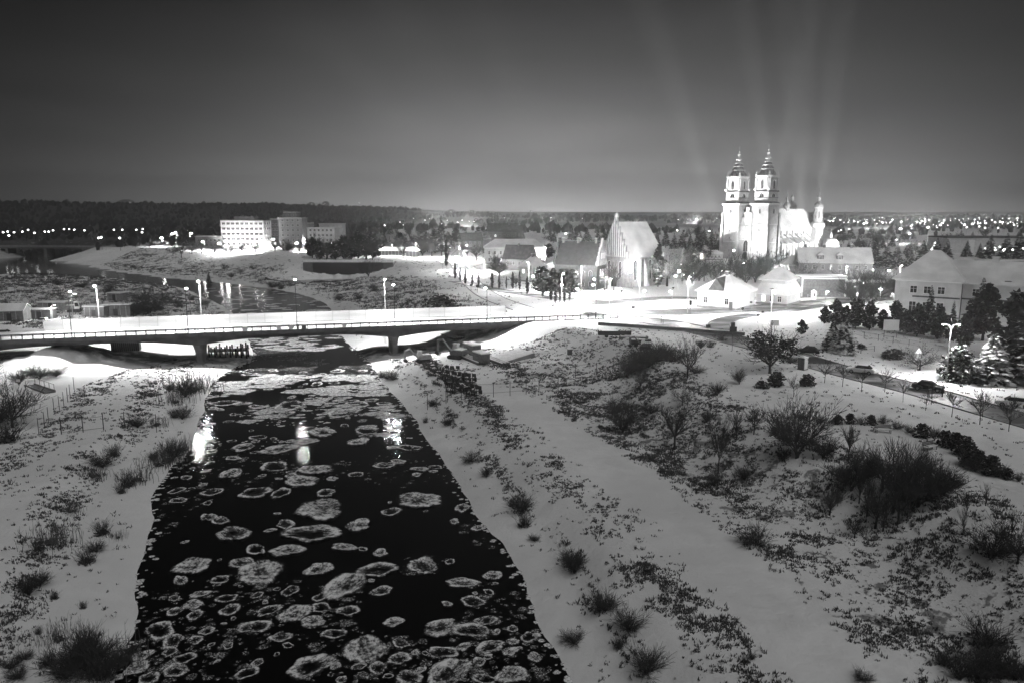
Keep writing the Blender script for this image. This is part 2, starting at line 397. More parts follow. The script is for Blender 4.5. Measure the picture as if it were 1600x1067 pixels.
def terrain(x, y, full=False):
    x = np.asarray(x, float); y = np.asarray(y, float)
    sd = pdist(RIV, x, y); sd = np.where(pip(RIV, x, y), -sd, sd); left = pip(LEFT, x, y)
    sd = sd+(vnoise(x, y, 7, 31)-.5)*.8+(vnoise(x, y, 2.2, 32)-.5)*.45
    s = sd+(vnoise(x, y, 9)-.5)*1.2*np.clip(sd/4, 0, 1)
    pr = np.interp(s, [-3, 0, 1.2, 4, 8, 10, 27, 40], [-.8, 0, .32, .8, 2.6, 3.0, 3.5, 4.2])
    pl = np.interp(s, [-3, 0, 1.2, 8, 12, 40, 75], [-.8, 0, .32, 1.0, 2.5, 3.0, 4.6])
    base = np.where(left, pl, pr)
    far = sstep(y, 240, 330)
    base = base*(1-far)+far*np.interp(s, [-3, 0, 1.2, 12, 40, 90], [-.8, 0, .32, 1.5, 3, 5])
    bvv = (x-BO[0])*BV[0]+(y-BO[1])*BV[1]; kb = np.clip(1-(np.abs(bvv-6)-9)/6, 0, 1)*np.clip((26-s)/8, 0, 1); base = np.where(s > 0, base*(1-kb)+np.minimum(base, .9)*kb, base)
    ip = pip(PLA, x, y); dp = pdist(PLA, x, y)
    w = 11+14*sstep(y, 150, 200)+14*sstep(y, 240, 330)
    w = w*(1-.62*np.exp(-((x+2)**2+(y-195)**2)/15**2))
    k = np.where(ip, 1.0, 1-sstep(dp, 0, w)); k = np.where(left & (sd > 0) & (y < 400), 0, k); k = np.where(sd < 0, 0, k)
    z = base*(1-k)+ZS*k
    soft = np.where(ip, np.clip((16-dp)/12, 0, 1)*.35, 1.0)*np.clip(sd/3, 0, 1)*(y < 330)
    z = z+soft*((vnoise(x, y, 5, 1)-.5)*.22+(vnoise(x, y, 1.9, 2)-.5)*.10)
    for mx, my, h, rx, ry, ro in mounds:
        dx, dy = x-mx, y-my; a = dx*math.cos(ro)+dy*math.sin(ro); b = -dx*math.sin(ro)+dy*math.cos(ro)
        q = np.sqrt((a/rx)**2+(b/ry)**2); z = z+h*np.clip(1-q, 0, 1)**.9*(.8+.45*vnoise(x, y, 1.6, 5))*np.clip(sd/2, 0, 1)
    r = np.hypot(x, y); azm = np.degrees(np.arctan2(x, np.maximum(y, 1)))
    top = np.interp(azm, [-60, -34, -30, -24, -16, -8, -4, 0, 8, 20, 40], [54, 56, 58, 52, 50, 40, 24, 16, 12, 12, 14])
    z = z+sstep(r, 1500, 2600)*(top-ZS)*(.86+.28*vnoise(x, y, 420, 3))
    if full: return z, sd, left, ip, dp, r, azm
    return z
def zat(x, y): return float(terrain(np.array([x]), np.array([y]))[0])
def at(px, py):
    z = 6.0
    for _ in range(12):
        x, y = g(px, py, z); z = .5*z+.5*zat(x, y)
    return x, y, zat(x, y)
def grow(a, b, s0, k, lim):
    out = [a]; s = s0
    while out[-1] < lim: out.append(out[-1]+s); s *= k
    return out
xr = list(np.arange(-95, 100, .85)); xs = [-v for v in grow(95, 0, 1.0, 1.085, 7000)][::-1]+xr[1:]+grow(100, 0, 1.0, 1.085, 7000)
ysl = [-80, -40, -10, 10, 25]+list(np.arange(36, 215, .85))+grow(215, 0, 1.0, 1.045, 7800)
X, Y = np.meshgrid(np.array(xs), np.array(ysl))
Z, SD, LF, IP, DP, RR, AZ = terrain(X, Y, True)
ny, nx = X.shape
me = bpy.data.meshes.new('ground')
co = np.stack([X, Y, Z], -1).reshape(-1, 3)
idx = np.arange(nx*ny).reshape(ny, nx)
fc = np.stack([idx[:-1, :-1], idx[:-1, 1:], idx[1:, 1:], idx[1:, :-1]], -1).reshape(-1, 4)
me.vertices.add(len(co)); me.vertices.foreach_set('co', co.ravel())
me.loops.add(fc.size); me.loops.foreach_set('vertex_index', fc.ravel().astype(np.int32))
me.polygons.add(len(fc)); me.polygons.foreach_set('loop_start', np.arange(0, fc.size, 4, dtype=np.int32)); me.polygons.foreach_set('use_smooth', np.ones(len(fc), bool))
me.update(calc_edges=True); me.materials.append(M['ground'])
TRK = [at(*p)[:2] for p in ((1400, 1130), (1290, 1030), (1210, 950), (1100, 840), (980, 740), (880, 672), (810, 628), (770, 606))]; TRK = np.array(TRK+TRK[::-1])
def tuftmask(x, y, sd, left, ip, dp):
    near = (y < 175)
    rt = (~left)
    slope = np.where(rt & ~ip, np.clip(1.25-abs(dp-9)/11, 0, 1), 0)
    slope = np.maximum(slope, np.where(rt & ip, np.clip(1-dp/3.5, 0, 1)*.7, 0))
    tl_ = TRK; dtk = pdist(tl_, x, y)
    mid = np.where(rt & ~ip, np.clip(1-abs(sd-25)/5, 0, 1)*.6, 0)
    e2 = np.where(rt & ~ip, np.clip(1-abs(sd-10.5)/3.5, 0, 1)*.7, 0)
    bl = np.where(rt, np.clip(1-abs(sd-5.0)/1.3, 0, 1)*.8, 0)
    lb = np.where(left, np.clip(1-abs(sd-9.5)/3, 0, 1)*.6+np.clip(1-abs(sd-19)/4, 0, 1)*.35, 0)
    slope = slope*np.interp(y, [40, 130, 150, 175], [1.0, 1.0, .35, .12])
    m = np.maximum.reduce([slope, mid, e2, bl, lb])*near*np.clip((dtk-2.6)/1.2, 0, 1)
    farm = (~near)*(y < 560)*np.clip(1-abs(sd-22)/20, 0, 1)*.9*(~left)+(~near)*left*.45*(sd > 3)
    return np.maximum(m, farm)
tm = tuftmask(X, Y, SD, LF, IP, DP)*(.5+.8*vnoise(X, Y, 14, 8))
wood = sstep(RR, 600, 760)*(1-sstep(AZ, -12, -5))+sstep(RR, 1000, 1500)*sstep(AZ, -14, -6)*(.75+.5*(vnoise(X, Y, 160, 4)-.5))
wood = np.clip(wood, 0, 1)
bs, bv = (X-BO[0])*BU[0]+(Y-BO[1])*BU[1], (X-BO[0])*BV[0]+(Y-BO[1])*BV[1]
bare = np.clip(1-abs(bv-7)/9, 0, 1)*(bs < -15)*(SD > 0); bare = np.minimum(1, bare*1.6)  # darker grey band of ground beneath the deck
col = np.stack([np.clip(tm, 0, 1), wood, bare, np.ones_like(tm)], -1).reshape(-1, 4)
ca = me.color_attributes.new('mask', 'FLOAT_COLOR', 'POINT'); ca.data.foreach_set('color', col.ravel().astype(np.float32))
gr = O('ground', me); gr['kind'] = 'structure'

# river: one open sheet near, frozen sheet up river beyond the bridge
w1 = MB(); w1.quad((-140, -100, 0), (60, -100, 0), (60, 214, 0), (-140, 214, 0)); struct('river_water', w1, M['water'])
w2 = MB(); w2.quad((-900, 214, 0), (200, 214, 0), (200, 800, 0), (-900, 800, 0)); struct('frozen_river_water', w2, M['frozen'])

# ------------------------------------------------------------------ roads
def ribbon(pts, width, z0=None, lift=.06, step=3.0):
    'pts world xy; returns MB of a road ribbon draped on the ground'
    P_ = [Vector(p[:2]) for p in pts]; out = []
    for i in range(len(P_)-1):
        p0 = P_[max(i-1, 0)]; p1 = P_[i]; p2 = P_[i+1]; p3 = P_[min(i+2, len(P_)-1)]
        n = max(2, int((p2-p1).length/step))
        for k in range(n):
            t = k/n; out.append(.5*((2*p1)+(p2-p0)*t+(2*p0-5*p1+4*p2-p3)*t*t+(3*p1-p0-3*p2+p3)*t**3))
    out.append(P_[-1]); m = MB(); L_ = []
    for i, p in enumerate(out):
        d = (out[min(i+1, len(out)-1)]-out[max(i-1, 0)]).normalized(); nrm = Vector((-d.y, d.x))
        w = width[0]+(width[1]-width[0])*i/(len(out)-1) if isinstance(width, tuple) else width
        L_.append((p+nrm*w/2, p-nrm*w/2))
    xs_ = np.array([[a.x, b.x] for a, b in L_]); ys_ = np.array([[a.y, b.y] for a, b in L_])
    zz = terrain(xs_, ys_)+lift if z0 is None else np.full(xs_.shape, z0)
    for i in range(len(L_)-1):
        a, b = L_[i]; c, d = L_[i+1]
        m.quad((b.x, b.y, zz[i][1]), (d.x, d.y, zz[i+1][1]), (c.x, c.y, zz[i+1][0]), (a.x, a.y, zz[i][0]))
    return m, L_
def road(name, pix, width, lift, mat, z=ZS, kerb=True):
    pts = [g(p[0], p[1], z) if len(p) == 2 else bpt(p[0], p[1]) for p in pix]
    m, L_ = ribbon(pts, width, z+lift); struct(name, m, mat)
    if kerb:
        k = MB()
        for side in (0, 1):
            for i in range(len(L_)-1):
                a, b = L_[i][side], L_[i+1][side]
                d = (b-a)
                if d.length < .01: continue
                c = (a+b)/2; k.box((c.x, c.y, z+.06), (d.length*1.02, .25, .13), math.atan2(d.y, d.x))
        struct('kerb', k, M['concrete'])
M['packed'] = gm('packed_snow_road', .74, .50, .12, .55, .02, lo=.3, hi=.7, bscale=1)
M['slush'] = gm('slushy_asphalt', .05, .42, .10, .5, .015, lo=.45, hi=.66, detail=7, stretch=(1, 2.2, 1))
road('main_road', [(0, 7, 0), (930, 494), (1000, 490), (1080, 487.5), (1200, 481), (1310, 471), (1405, 464), (1500, 457), (1640, 447)], 11, .012, M['slush'])
road('service_road', [(975, 497), (1040, 505), (1100, 518), (1160, 535), (1210, 548), (1310, 578), (1430, 608), (1520, 634), (1640, 668)], (9, 6.5), .018, M['slush'])
road('slip_road', [(1150, 531), (1128, 517), (1125, 505), (1150, 496), (1200, 489.5), (1260, 481), (1300, 475)], 5.0, .024, M['slush'])
road('side_road', [(905, 481), (960, 473), (1010, 468), (1060, 466), (1140, 468), (1240, 464), (1330, 458), (1400, 454)], 6.0, .015, M['slush'])
road('town_street', [(820, 484), (770, 466), (742, 447), (722, 425), (712, 405), (722, 391), (735, 382)], (7, 7), .02, M['packed'])
road('town_lane', [(712, 440), (770, 452), (840, 463), (905, 470), (960, 473)], 5.5, .01, M['slush'])
road('park_path', [(1170, 595), (1240, 622), (1310, 668), (1380, 697), (1440, 712), (1520, 742), (1620, 776)], 2.4, .008, M['snow'], kerb=False)

# ------------------------------------------------------------------ bridge
BRZ = R(14.3)
br = T('road_bridge', 'long pale road bridge with railings and white barrier crossing the icy river', 'bridge', (BO[0], BO[1], 0), BRZ)
L0 = -235.0; L1 = -13.0
def girder(y0, y1):
    m = MB(); pts_t = []; piersS = [-182, -138, -94, -50.0, -13]
    n = 110
    for i in range(n+1):
        s = L0+(L1-L0)*i/n; dmin = min(abs(s-p) for p in piersS)
        h = 1.15+1.25*max(0, 1-dmin/13.0)**1.6; pts_t.append((s, 7.55-h))
    for i in range(n):
        (a, za), (b, zb) = pts_t[i], pts_t[i+1]
        m.quad((a, y0, za), (b, y0, zb), (b, y0, 7.55), (a, y0, 7.55)); m.quad((a, y1, 7.55), (b, y1, 7.55), (b, y1, zb), (a, y1, za)); m.quad((a, y1, za), (b, y1, zb), (b, y0, zb), (a, y0, za))
    return m
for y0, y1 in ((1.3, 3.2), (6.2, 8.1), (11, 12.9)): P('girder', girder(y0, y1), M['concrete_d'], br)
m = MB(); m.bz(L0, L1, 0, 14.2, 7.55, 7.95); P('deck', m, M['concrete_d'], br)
m = MB(); m.bz(L0, 10, 2.3, 13.4, 7.96, 8.0); M['deck_snow'] = gm('tracked_deck_snow', .66, .28, .9, .6, .02, stretch=(.03, 1.4, 1), lo=.4, hi=.62, bscale=2)
P('roadway', m, M['deck_snow'], br)
m = MB(); m.bz(L0, 6, .25, 2.3, 7.955, 8.16); P('walkway', m, M['snow'], br)
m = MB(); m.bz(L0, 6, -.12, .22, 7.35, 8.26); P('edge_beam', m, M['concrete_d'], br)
pm = MB(); pm.box((0, 0, 3.2), (1.3, 10.6, 6.4)); pm.box((0, 0, .4), (2.4, 12.2, 1.6)); 
pm2 = MB(); k = 12
pier_me = MB()
prof = [(1.5, 12.0, -.8), (1.5, 12.0, .9), (.95, 7.6, 1.0), (.95, 8.4, 3.2), (1.25, 11.6, 5.2)]
for q in range(len(prof)-1):
    (a, b, z0), (c, d, z1) = prof[q], prof[q+1]; n = 14
    for i in range(n):
        t0, t1 = 2*math.pi*i/n, 2*math.pi*(i+1)/n
        def e(A, B, t, z):
            return (math.copysign(abs(math.cos(t))**.5, math.cos(t))*A, 7.1+math.copysign(abs(math.sin(t))**.5, math.sin(t))*B/2, z)
        pier_me.quad(e(a, b, t0, z0), e(a, b, t1, z0), e(c, d, t1, z1), e(c, d, t0, z1))
pme = pier_me.mesh('pier', M['concrete'])
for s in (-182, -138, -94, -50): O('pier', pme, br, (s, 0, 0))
m = MB(); m.bz(L1-1.2, L1+5, .2, 14, 1.0, 7.5); P('abutment', m, M['concrete_d'], br)
m = MB(); m.plate([(L1-1, 13.2), (L1+16, 13.2), (L1+16, 13.9), (L1-1, 13.9)], 3, 7.9); P('wing_wall', m, M['concrete'], br)
# near railing: top rail, bottom rail, posts
m = MB(); m.bz(L0, 6, -.02, .1, 9.16, 9.28); P('handrail', m, M['dark'], br)
m = MB(); m.bz(L0, 6, .01, .07, 8.40, 8.46); P('lower_rail', m, M['metal'], br)
post = MB().bz(-.09, .09, -.05, .13, 8.26, 9.2).mesh('railing_post', M['dark'])
bars = MB()
for i in range(11): bars.bz(.18+i*.165-.012, .18+i*.165+.012, .03, .05, 8.46, 9.18)
barm = bars.mesh('baluster_panel', M['metal'])
s = 6.0
while s > -200:
    O('railing_post', post, br, (s, 0, 0)); s -= 2.0
bb = MB(); s = 4.0
while s > -200:
    for i in range(11): bb.bz(s+.18+i*.165-.012, s+.18+i*.165+.012, .03, .05, 8.46, 9.18)
    s -= 2.0
o = P('railing_bars', bb, M['metal'], br); o['kind'] = 'stuff'
# roadside guard rail
m = MB(); m.bz(L0, 4, 2.35, 2.43, 8.55, 8.85)
for i in range(70): m.bz(2-i*3.3-.06, 2-i*3.3+.06, 2.43, 2.55, 8.0, 8.8)
P('guard_rail', m, M['metal_l'], br)
# white acoustic barrier on the far edge, panel by panel
pn = MB().bz(.04, 3.96, 13.6, 13.72, 8.05, 10.4).mesh('barrier_panel', M['panel']); ps_ = MB().bz(-.07, .07, 13.52, 13.8, 7.95, 10.5).mesh('barrier_post', M['metal_l'])
s_left = -128.0
for i in range(27):
    O('barrier_panel', pn, br, (s_left+4*i, 0, 0)); O('barrier_post', ps_, br, (s_left+4*i, 0, 0))
O('barrier_post', ps_, br, (s_left+108, 0, 0))
# boards fixed to the railing
sg = [(-101.0, .9, .75), (-97, .0, 0), (-57.5, .8, .8), (-34, .7, .6)]
def plane_board(px, kind):
    # s along bridge from picture column on the near edge
    best = min((abs(pxof(*bpt(s_/4, 0), 8.7)-px), s_/4) for s_ in range(-560, 0)); s0 = best[1]
    m = MB()
    if kind == 'diamond': m.quad((s0-.75, -.12, 8.75), (s0, -.12, 8.0), (s0+.75, -.12, 8.75), (s0, -.12, 9.5)); m.quad((s0-.75, -.06, 8.75), (s0, -.06, 9.5), (s0+.75, -.06, 8.75), (s0, -.06, 8.0))
    else: m.bz(s0-.5, s0+.5, -.14, -.06, 8.2, 9.25)
    P('navigation_board', m, M['white'] if kind != 'dark' else M['metal'], br)
def pxof(x, y, z): return 800+FOC*x/depth(x, y, z)
for px, kd in ((383, 'sq'), (435, 'sq'), (456, 'diamond'), (474, 'dark'), (537, 'sq')): plane_board(px, kd)
proto_done(br)

# ------------------------------------------------------------------ street lamps
def lamp_spot(name, power, rad=.22, size=167):
    l = bpy.data.lights.new(name, 'SPOT'); l.energy = power; l.spot_size = R(size); l.spot_blend = .8; l.shadow_soft_size = rad; return l
def lamp_light(name, power, rad=.22):
    l = bpy.data.lights.new(name, 'POINT'); l.energy = power; l.shadow_soft_size = rad; return l
LP = {'street': lamp_light('street_bulb', 18000, .7), 'bridge': lamp_spot('bridge_bulb', 25000, .15), 'small': lamp_light('small_bulb', 4000, .3), 'far': lamp_spot('far_bulb', 34000, .5, 170), 'yard': lamp_light('yard_bulb', 4000, .2)}
def lamp_proto(name, label, h, arm, kind, polemat, group, heads=1):
    t = T(name, label, 'street lamp', group=group)
    m = MB(); m.tube((0, 0, -.3), (0, 0, 1.2), .14, .13, 8); m.tube((0, 0, 1.2), (0, 0, h-.6), .10, .06, 8)
    P('pole', m, polemat, t)
    for q in range(heads):
        sg_ = 1 if q == 0 else -1
        m = MB(); m.tube((0, 0, h-.6), (arm*.35*sg_, 0, h-.12), .055, .05, 6); m.tube((arm*.35*sg_, 0, h-.12), (arm*sg_, 0, h), .05, .045, 6); P('arm', m, polemat, t)
        m = MB(); m.bz(arm*sg_-.15, arm*sg_+.6*sg_ if sg_ > 0 else arm*sg_+.15, -.16, .16, h-.02, h+.12) if sg_ > 0 else m.bz(-arm-.6, -arm+.15, -.16, .16, h-.02, h+.12)
        hd = P('lamp_head', m, M['metal'], t)
        m = MB(); m.bz(arm*sg_-.05 if sg_ > 0 else -arm-.5, arm*sg_+.5 if sg_ > 0 else -arm+.05, -.12, .12, h-.07, h-.025); P('lens', m, M['lens'], hd)
        kb_ = {'bridge': 1.0, 'far': 3.2, 'small': 1.5}.get(kind)
        if kb_: P('bowl', MB().lathe([(.04*kb_, h-.1-.32*kb_), (.2*kb_, h-.1-.26*kb_), (.27*kb_, h-.1-.12*kb_), (.24*kb_, h-.1)], 8, ((arm+.22)*sg_, 0)), M['bowl'], hd)
        b = bpy.data.objects.new('bulb', LP[kind]); COL.objects.link(b); b.parent = t; b.location = ((arm+.22)*sg_, 0, h-({'bridge': .5, 'far': 1.7}.get(kind, .36)))
    return proto_done(t)
LAMP_GROUP_B = 'street lamps along the bridge'; LAMP_GROUP_T = 'street lamps of the town streets'
lpB = lamp_proto('street_lamp', 'x', 11, 1.3, 'bridge', M['dark'], LAMP_GROUP_B)
lpT = lamp_proto('street_lamp', 'x', 10, 1.2, 'street', M['metal_l'], LAMP_GROUP_T)
lpK = lamp_proto('street_lamp', 'x', 10, 1.2, 'bridge', M['metal_l'], LAMP_GROUP_B)
lpS = lamp_proto('street_lamp', 'x', 5, .5, 'small', M['metal_l'], 'low lamps among the trees and villas')
lpF = lamp_proto('street_lamp', 'x', 10, 1.0, 'far', M['metal_l'], 'lamps in front of the distant office block')
lpY = lamp_proto('street_lamp', 'x', 8, .9, 'yard', M['metal_l'], 'lamps of the riverside yard')
LP['park'] = lamp_light('park_bulb', 4200, .2)
lpD = lamp_proto('park_lamp', 'x', 8, .9, 'park', M['metal_l'], 'lamps of the park', heads=2)
def on_bridge(px, v):
    return min((abs(pxof(*bpt(s_/4, v), 8.2)-px), s_/4) for s_ in range(-640, 80))[1]
def scale_for(x, y, zb, hz, head_py):
    'height factor so the head stands where the photo shows it'
    k = (533.5-head_py)/FOC; d = y*math.cos(PITCH); 
    # solve z for pixel row
    lo, hi = zb+2, zb+30
    for _ in range(30):
        mid = (lo+hi)/2; f = depth(x, y, mid); u = y*math.sin(PITCH)+(mid-CAMH)*math.cos(PITCH)
        if u/f < k: lo = mid
        else: hi = mid
    return (lo-zb)/hz
for px, hy, lb in ((112, 458, 'dark thin lamp post on the near bridge edge nearest the left bank cone'), (295, 453, 'dark lamp post on the bridge edge above the left river pier'),
                   (464, 439, 'dark lamp post on the bridge railing over mid river, beside the diamond board'), (618, 447, 'dark lamp post on the bridge above the right river pier'),
                   (761, 452, 'dark lamp post on the bridge above the excavator and stacked beams'), (931, 438, 'dark lamp post where the bridge railing ends beside the road')):
    s0 = on_bridge(px, .6); x, y = bpt(s0, .6); place(lpB, (x, y, 7.9), BRZ+R(90), (1, 1, scale_for(x, y, 7.9, 10.7, hy)), lb)
for px, hy, lb in ((156, 447, 'lit lamp behind the white barrier at the bridge left end'), (316, 440, 'brightest lit lamp behind the white barrier left of mid river'), (602, 437, 'lit lamp behind the white barrier above the right pier'),
                   (877, 428, 'lit lamp past the right end of the white barrier')):
    s0 = on_bridge(px, 14.8); x, y = bpt(s0, 14.8); place(lpK, (x, y, 7.6), BRZ+R(-90), (1, 1, scale_for(x, y, 7.6, 9.7, hy)), lb)
TL = [(908, 457, 417, 'pale lamp post before the stepped gable of the dark hall'), (826, 457, 411, 'pale lamp post beside the small white hipped house'), (952, 478, 436, 'pale lamp post by the junction below the church gable'),
      (998, 481, 426, 'pale lamp post before the church apse on the main road'), (1074, 489, 434, 'tall pale lamp post before the left white villa'), (1214, 455, 419, 'pale lamp post between the villas and the brick wall'),
      (1199, 468, 433, 'lamp post behind the right white villa roof corner'), (1205, 491, 455, 'thin dark lamp post on the traffic island below the right villa'), (1320, 458, 417, 'bright lamp post at the corner of the brick annexe'),
      (1404, 450, 416, 'lamp among bare trees left of the big hipped house'), (1338, 480, 458, 'short lamp at the kerb behind the snowy conifers'), (700, 405, 380, 'lamp at the foot of the town street, nearest the poplar row'),
      (718, 402, 384, 'second lamp up the town street'), (725, 410, 393, 'lamp on the right kerb of the town street'), (733, 424, 404, 'lamp on the town street bend'), (757, 428, 408, 'lamp before the long hipped house'),
      (848, 413, 394, 'lamp between the long hipped house and the dark hall'), (1404, 462, 444, 'low lamp beside the crossing far from camera'), (650, 402, 381, 'lamp over the snowy embankment beside the long shed'), (587, 402, 379, 'lamp left of the long low shed')]
for px, by, hy, lb in TL:
    x, y = g(px, by, ZS); place(lpT, (x, y, ZS), R(-90)+random.uniform(-.5, .5), (1, 1, scale_for(x, y, ZS, 9.7, hy)), lb)
for px, by, hy, lb in ((1052, 446, 432, 'small lamp behind the left villa roof'), (1066, 444, 430, 'small lamp among trees right of the ivy covered tree'), (1082, 440, 427, 'small lamp among trees above the left villa'), (1130, 440, 424, 'small lamp among the trees below the left tower'), (1160, 430, 412, 'lamp glimpsed through the trees at the west front'), (1345, 450, 436, 'small lamp among the trees beside the crossing'), (1390, 440, 424, 'small lamp left of the big house roof'), (1360, 436, 422, 'small lamp in the dark trees beside the crossing'), (876, 462, 446, 'small lamp below the dark hall'), (905, 470, 452, 'small lamp on the verge before the dark hall'), (835, 448, 432, 'small lamp right of the small white house'), (692, 424, 408, 'small lamp near the narrow dark column tree'), (715, 420, 402, 'small lamp on the right pavement of the town street'), (728, 396, 384, 'small lamp near the gabled houses'), (700, 398, 388, 'small lamp above the poplar row start'), (770, 412, 398, 'small lamp at the long hipped house corner'), (800, 414, 402, 'small lamp below the long hipped house'), (742, 436, 422, 'small lamp by the lane behind the columnar trees'), (1120, 470, 452, 'small lamp between left villa and trees'), (1050, 470, 456, 'small lamp at the left villa outer corner'), (930, 462, 446, 'small lamp on the lane under the lit gable'), (970, 466, 452, 'small lamp on the lane before the apse'), (1290, 470, 456, 'small lamp near the white roofed box'), (1375, 468, 452, 'small lamp by the crossing behind the wide bare tree'), (612, 398, 384, 'small lamp at the long shed end'), (560, 398, 386, 'small lamp among the embankment trees'), (988, 452, 425, 'low lamp against the church apse wall'), (1058, 452, 424, 'low lamp behind the left villa under the trees'), (1095, 478, 463, 'small lamp beside the left villa corner'),
                       (1140, 470, 455, 'small lamp between the two villas'), (1003, 470, 455, 'small lamp on the church lawn'), (945, 452, 435, 'low lamp among the trees at the church gable'), (1148, 408, 392, 'low lamp before the cathedral doors')):
    x, y = g(px, by, ZS); h = scale_for(x, y, ZS, 4.7, hy); place(lpS, (x, y, ZS), random.uniform(0, 6), (1, 1, h), lb)
for k, (px, hy) in enumerate(((255, 372), (268, 366), (277, 364), (297, 365), (320, 378), (345, 381), (357, 384), (372, 378), (398, 382), (410, 376), (430, 374), (458, 372), (478, 374), (500, 378), (462, 380), (540, 370), (520, 380))):
    x, y = g(px, hy+14, ZS); place(lpF, (x, y, ZS), random.uniform(0, 6), (1, 1, scale_for(x, y, ZS, 9.7, hy)), ['bright distant lamp', 'glaring distant lamp'][k % 2]+' in the row before the office block, %s' % ('left of the block' if px < 345 else 'in front of the block' if px < 420 else 'right of the block among houses'))
for px, by, hy, lb in ((115, 505, 461, 'dim lamp over the machines in the riverside yard'), (82, 500, 478, 'short lamp on the left of the yard by the sheds')):
    x, y, z = at(px, by); place(lpY, (x, y, z), 0, (1, 1, scale_for(x, y, z, 7.7, hy)), lb)
x, y = g(1478, 596, ZS); place(lpD, (x, y, ZS), 0, (1, 1, scale_for(x, y, ZS, 7.7, 510)), 'white twin headed lamp beside the snowy round bush')

# ------------------------------------------------------------------ buildings
def arch_poly(w, h, n=6, x0=0, z0=0, pointed=False):
    r = w/2; pts = [(x0-r, z0), (x0+r, z0), (x0+r, z0+h-r)]
    for i in range(1, n):
        t = math.pi*i/n; zz = r*math.sin(t)*(1.35 if pointed else 1)
        pts.append((x0+r*math.cos(t), z0+h-r+zz))
    pts.append((x0-r, z0+h-r)); return pts
WM = {}
def win_mesh(w, h, kind='rect', frame='white'):
    k = (round(w, 2), round(h, 2), kind, frame)
    if k in WM: return WM[k]
    f = MB(); p = MB(); e = .12 if w > .8 else .07
    if kind == 'rect':
        f.bz(-w/2, w/2, -.10, 0, -e-.04, 0); f.bz(-w/2, w/2, -.08, 0, h, h+e); f.bz(-w/2-e, -w/2, -.08, 0, -e, h+e); f.bz(w/2, w/2+e, -.08, 0, -e, h+e)
        f.bz(-.035, .035, -.06, -.02, 0, h); f.bz(-w/2, -.035, -.06, -.02, h*.62-.03, h*.62+.03); f.bz(.035, w/2, -.06, -.02, h*.62-.03, h*.62+.03)
        p.bz(-w/2, w/2, -.018, 0, 0, h)
    else:
        pt = kind == 'gothic'; o_ = arch_poly(w+.3, h+.15, 6, pointed=pt); i_ = arch_poly(w, h, 6, pointed=pt); n = len(o_); b = len(f.v)
        for q in (o_, i_):
            for x, z in q: f.v.append((x, -.14, z))
        for i in range(n):
            j = (i+1) % n; f.f.append((b+i, b+j, b+n+j, b+n+i))
        b2 = len(f.v)
        for q in (o_, i_):
            for x, z in q: f.v.append((x, 0, z))
        for i in range(n):
            j = (i+1) % n; f.f.append((b+j, b+i, b2+i, b2+j)); f.f.append((b+n+i, b+n+j, b2+n+j, b2+n+i))
        f.bz(-.06, .06, -.05, -.03, .02, h-.3); p.prism(i_, -.025, 0)
    WM[k] = (f.mesh('window', M[frame]), p); return WM[k]
PM = {}
def window(parent, x, y, z, ang, w, h, kind='rect', frame='white', glass='glass'):
    fm, p = win_mesh(w, h, kind, frame); kk = (id(p), glass)
    if kk not in PM: PM[kk] = p.mesh('pane', M[glass])
    f = O('window', fm, parent, (x, y, z), ang); O('pane', PM[kk], f)
    return f
def faces(W_, D_):
    'face name -> (x(u), y(u), angle) helpers; building spans x 0..W, y 0..D; front is y=0'
    return {'f': (lambda u: (u, -.01), 0.0, W_), 'b': (lambda u: (W_-u, D_+.01), math.pi, W_), 'l': (lambda u: (-.01, D_-u), -math.pi/2, D_), 'r': (lambda u: (W_+.01, u), math.pi/2, D_)}
def winrow(parent, W_, D_, face, n, z, w, h, kind='rect', frame='white', lit=(), m0=1.0, m1=None, x0=0, y0=0, glass='glass'):
    fn, a, L_ = faces(W_, D_)[face]; m1 = m0 if m1 is None else m1
    for i in range(n):
        u = m0+(L_-m0-m1)*(i+.5)/n; x, y = fn(u); window(parent, x+x0, y+y0, z, a, w, h, kind, frame, 'lit' if i in lit else glass)
def chimney(parent, x, y, z, h=1.6, w=.8, mat='brick'):
    c = P('chimney', MB().box((x, y, z+h/2), (w, w, h)), M[mat], parent); P('chimney_cap', MB().box((x, y, z+h+.09), (w+.25, w+.25, .18)), M['snow'], c); return c
def bldg(name, label, cat, px, py, rz, z=ZS, group=None):
    x, y = g(px, py, z); return T(name, label, cat, (x, y, z), R(rz), group)
def walls(t, W_, D_, H_, mat, x0=0, y0=0, plinth=True):
    w = P('wall', MB().bz(x0, x0+W_, y0, y0+D_, -.5, H_), M[mat], t)
    if plinth: P('plinth', MB().bz(x0-.08, x0+W_+.08, y0-.08, y0+D_+.08, -.5, .55), M['concrete'], w)
    P('cornice', MB().bz(x0-.18, x0+W_+.18, y0-.18, y0+D_+.18, H_-.28, H_-.02), M['white'], w)
    return w
def gable_roof(t, x0, x1, y0, y1, z0, h, mat='roof_snow', wallmat='plaster', ov=.5, th=.22):
    ym = (y0+y1)/2; m = MB(); sl = h/(ym-y0)
    prof = [(y0-ov, z0-ov*sl), (ym, z0+h), (y1+ov, z0-ov*sl), (y1+ov, z0-ov*sl+th), (ym, z0+h+th*1.2), (y0-ov, z0-ov*sl+th)]
    k = len(m.v)
    for x in (x0-.3, x1+.3):
        for y, z in prof: m.v.append((x, y, z))
    m.f += [(k+5, k+4, k+1, k), (k+4, k+3, k+2, k+1), (k+6, k+7, k+10, k+11), (k+7, k+8, k+9, k+10)]
    for i in range(6):
        j = (i+1) % 6; m.f.append((k+i, k+j, k+6+j, k+6+i))
    r = P('roof', m, M[mat], t)
    gm_ = MB(); k = 0
    for x in (x0+.02, x1-.02): gm_.quad((x, y0, z0), (x, y1, z0), (x, ym, z0+h-.03))
    P('gable', gm_, M[wallmat], t); return r
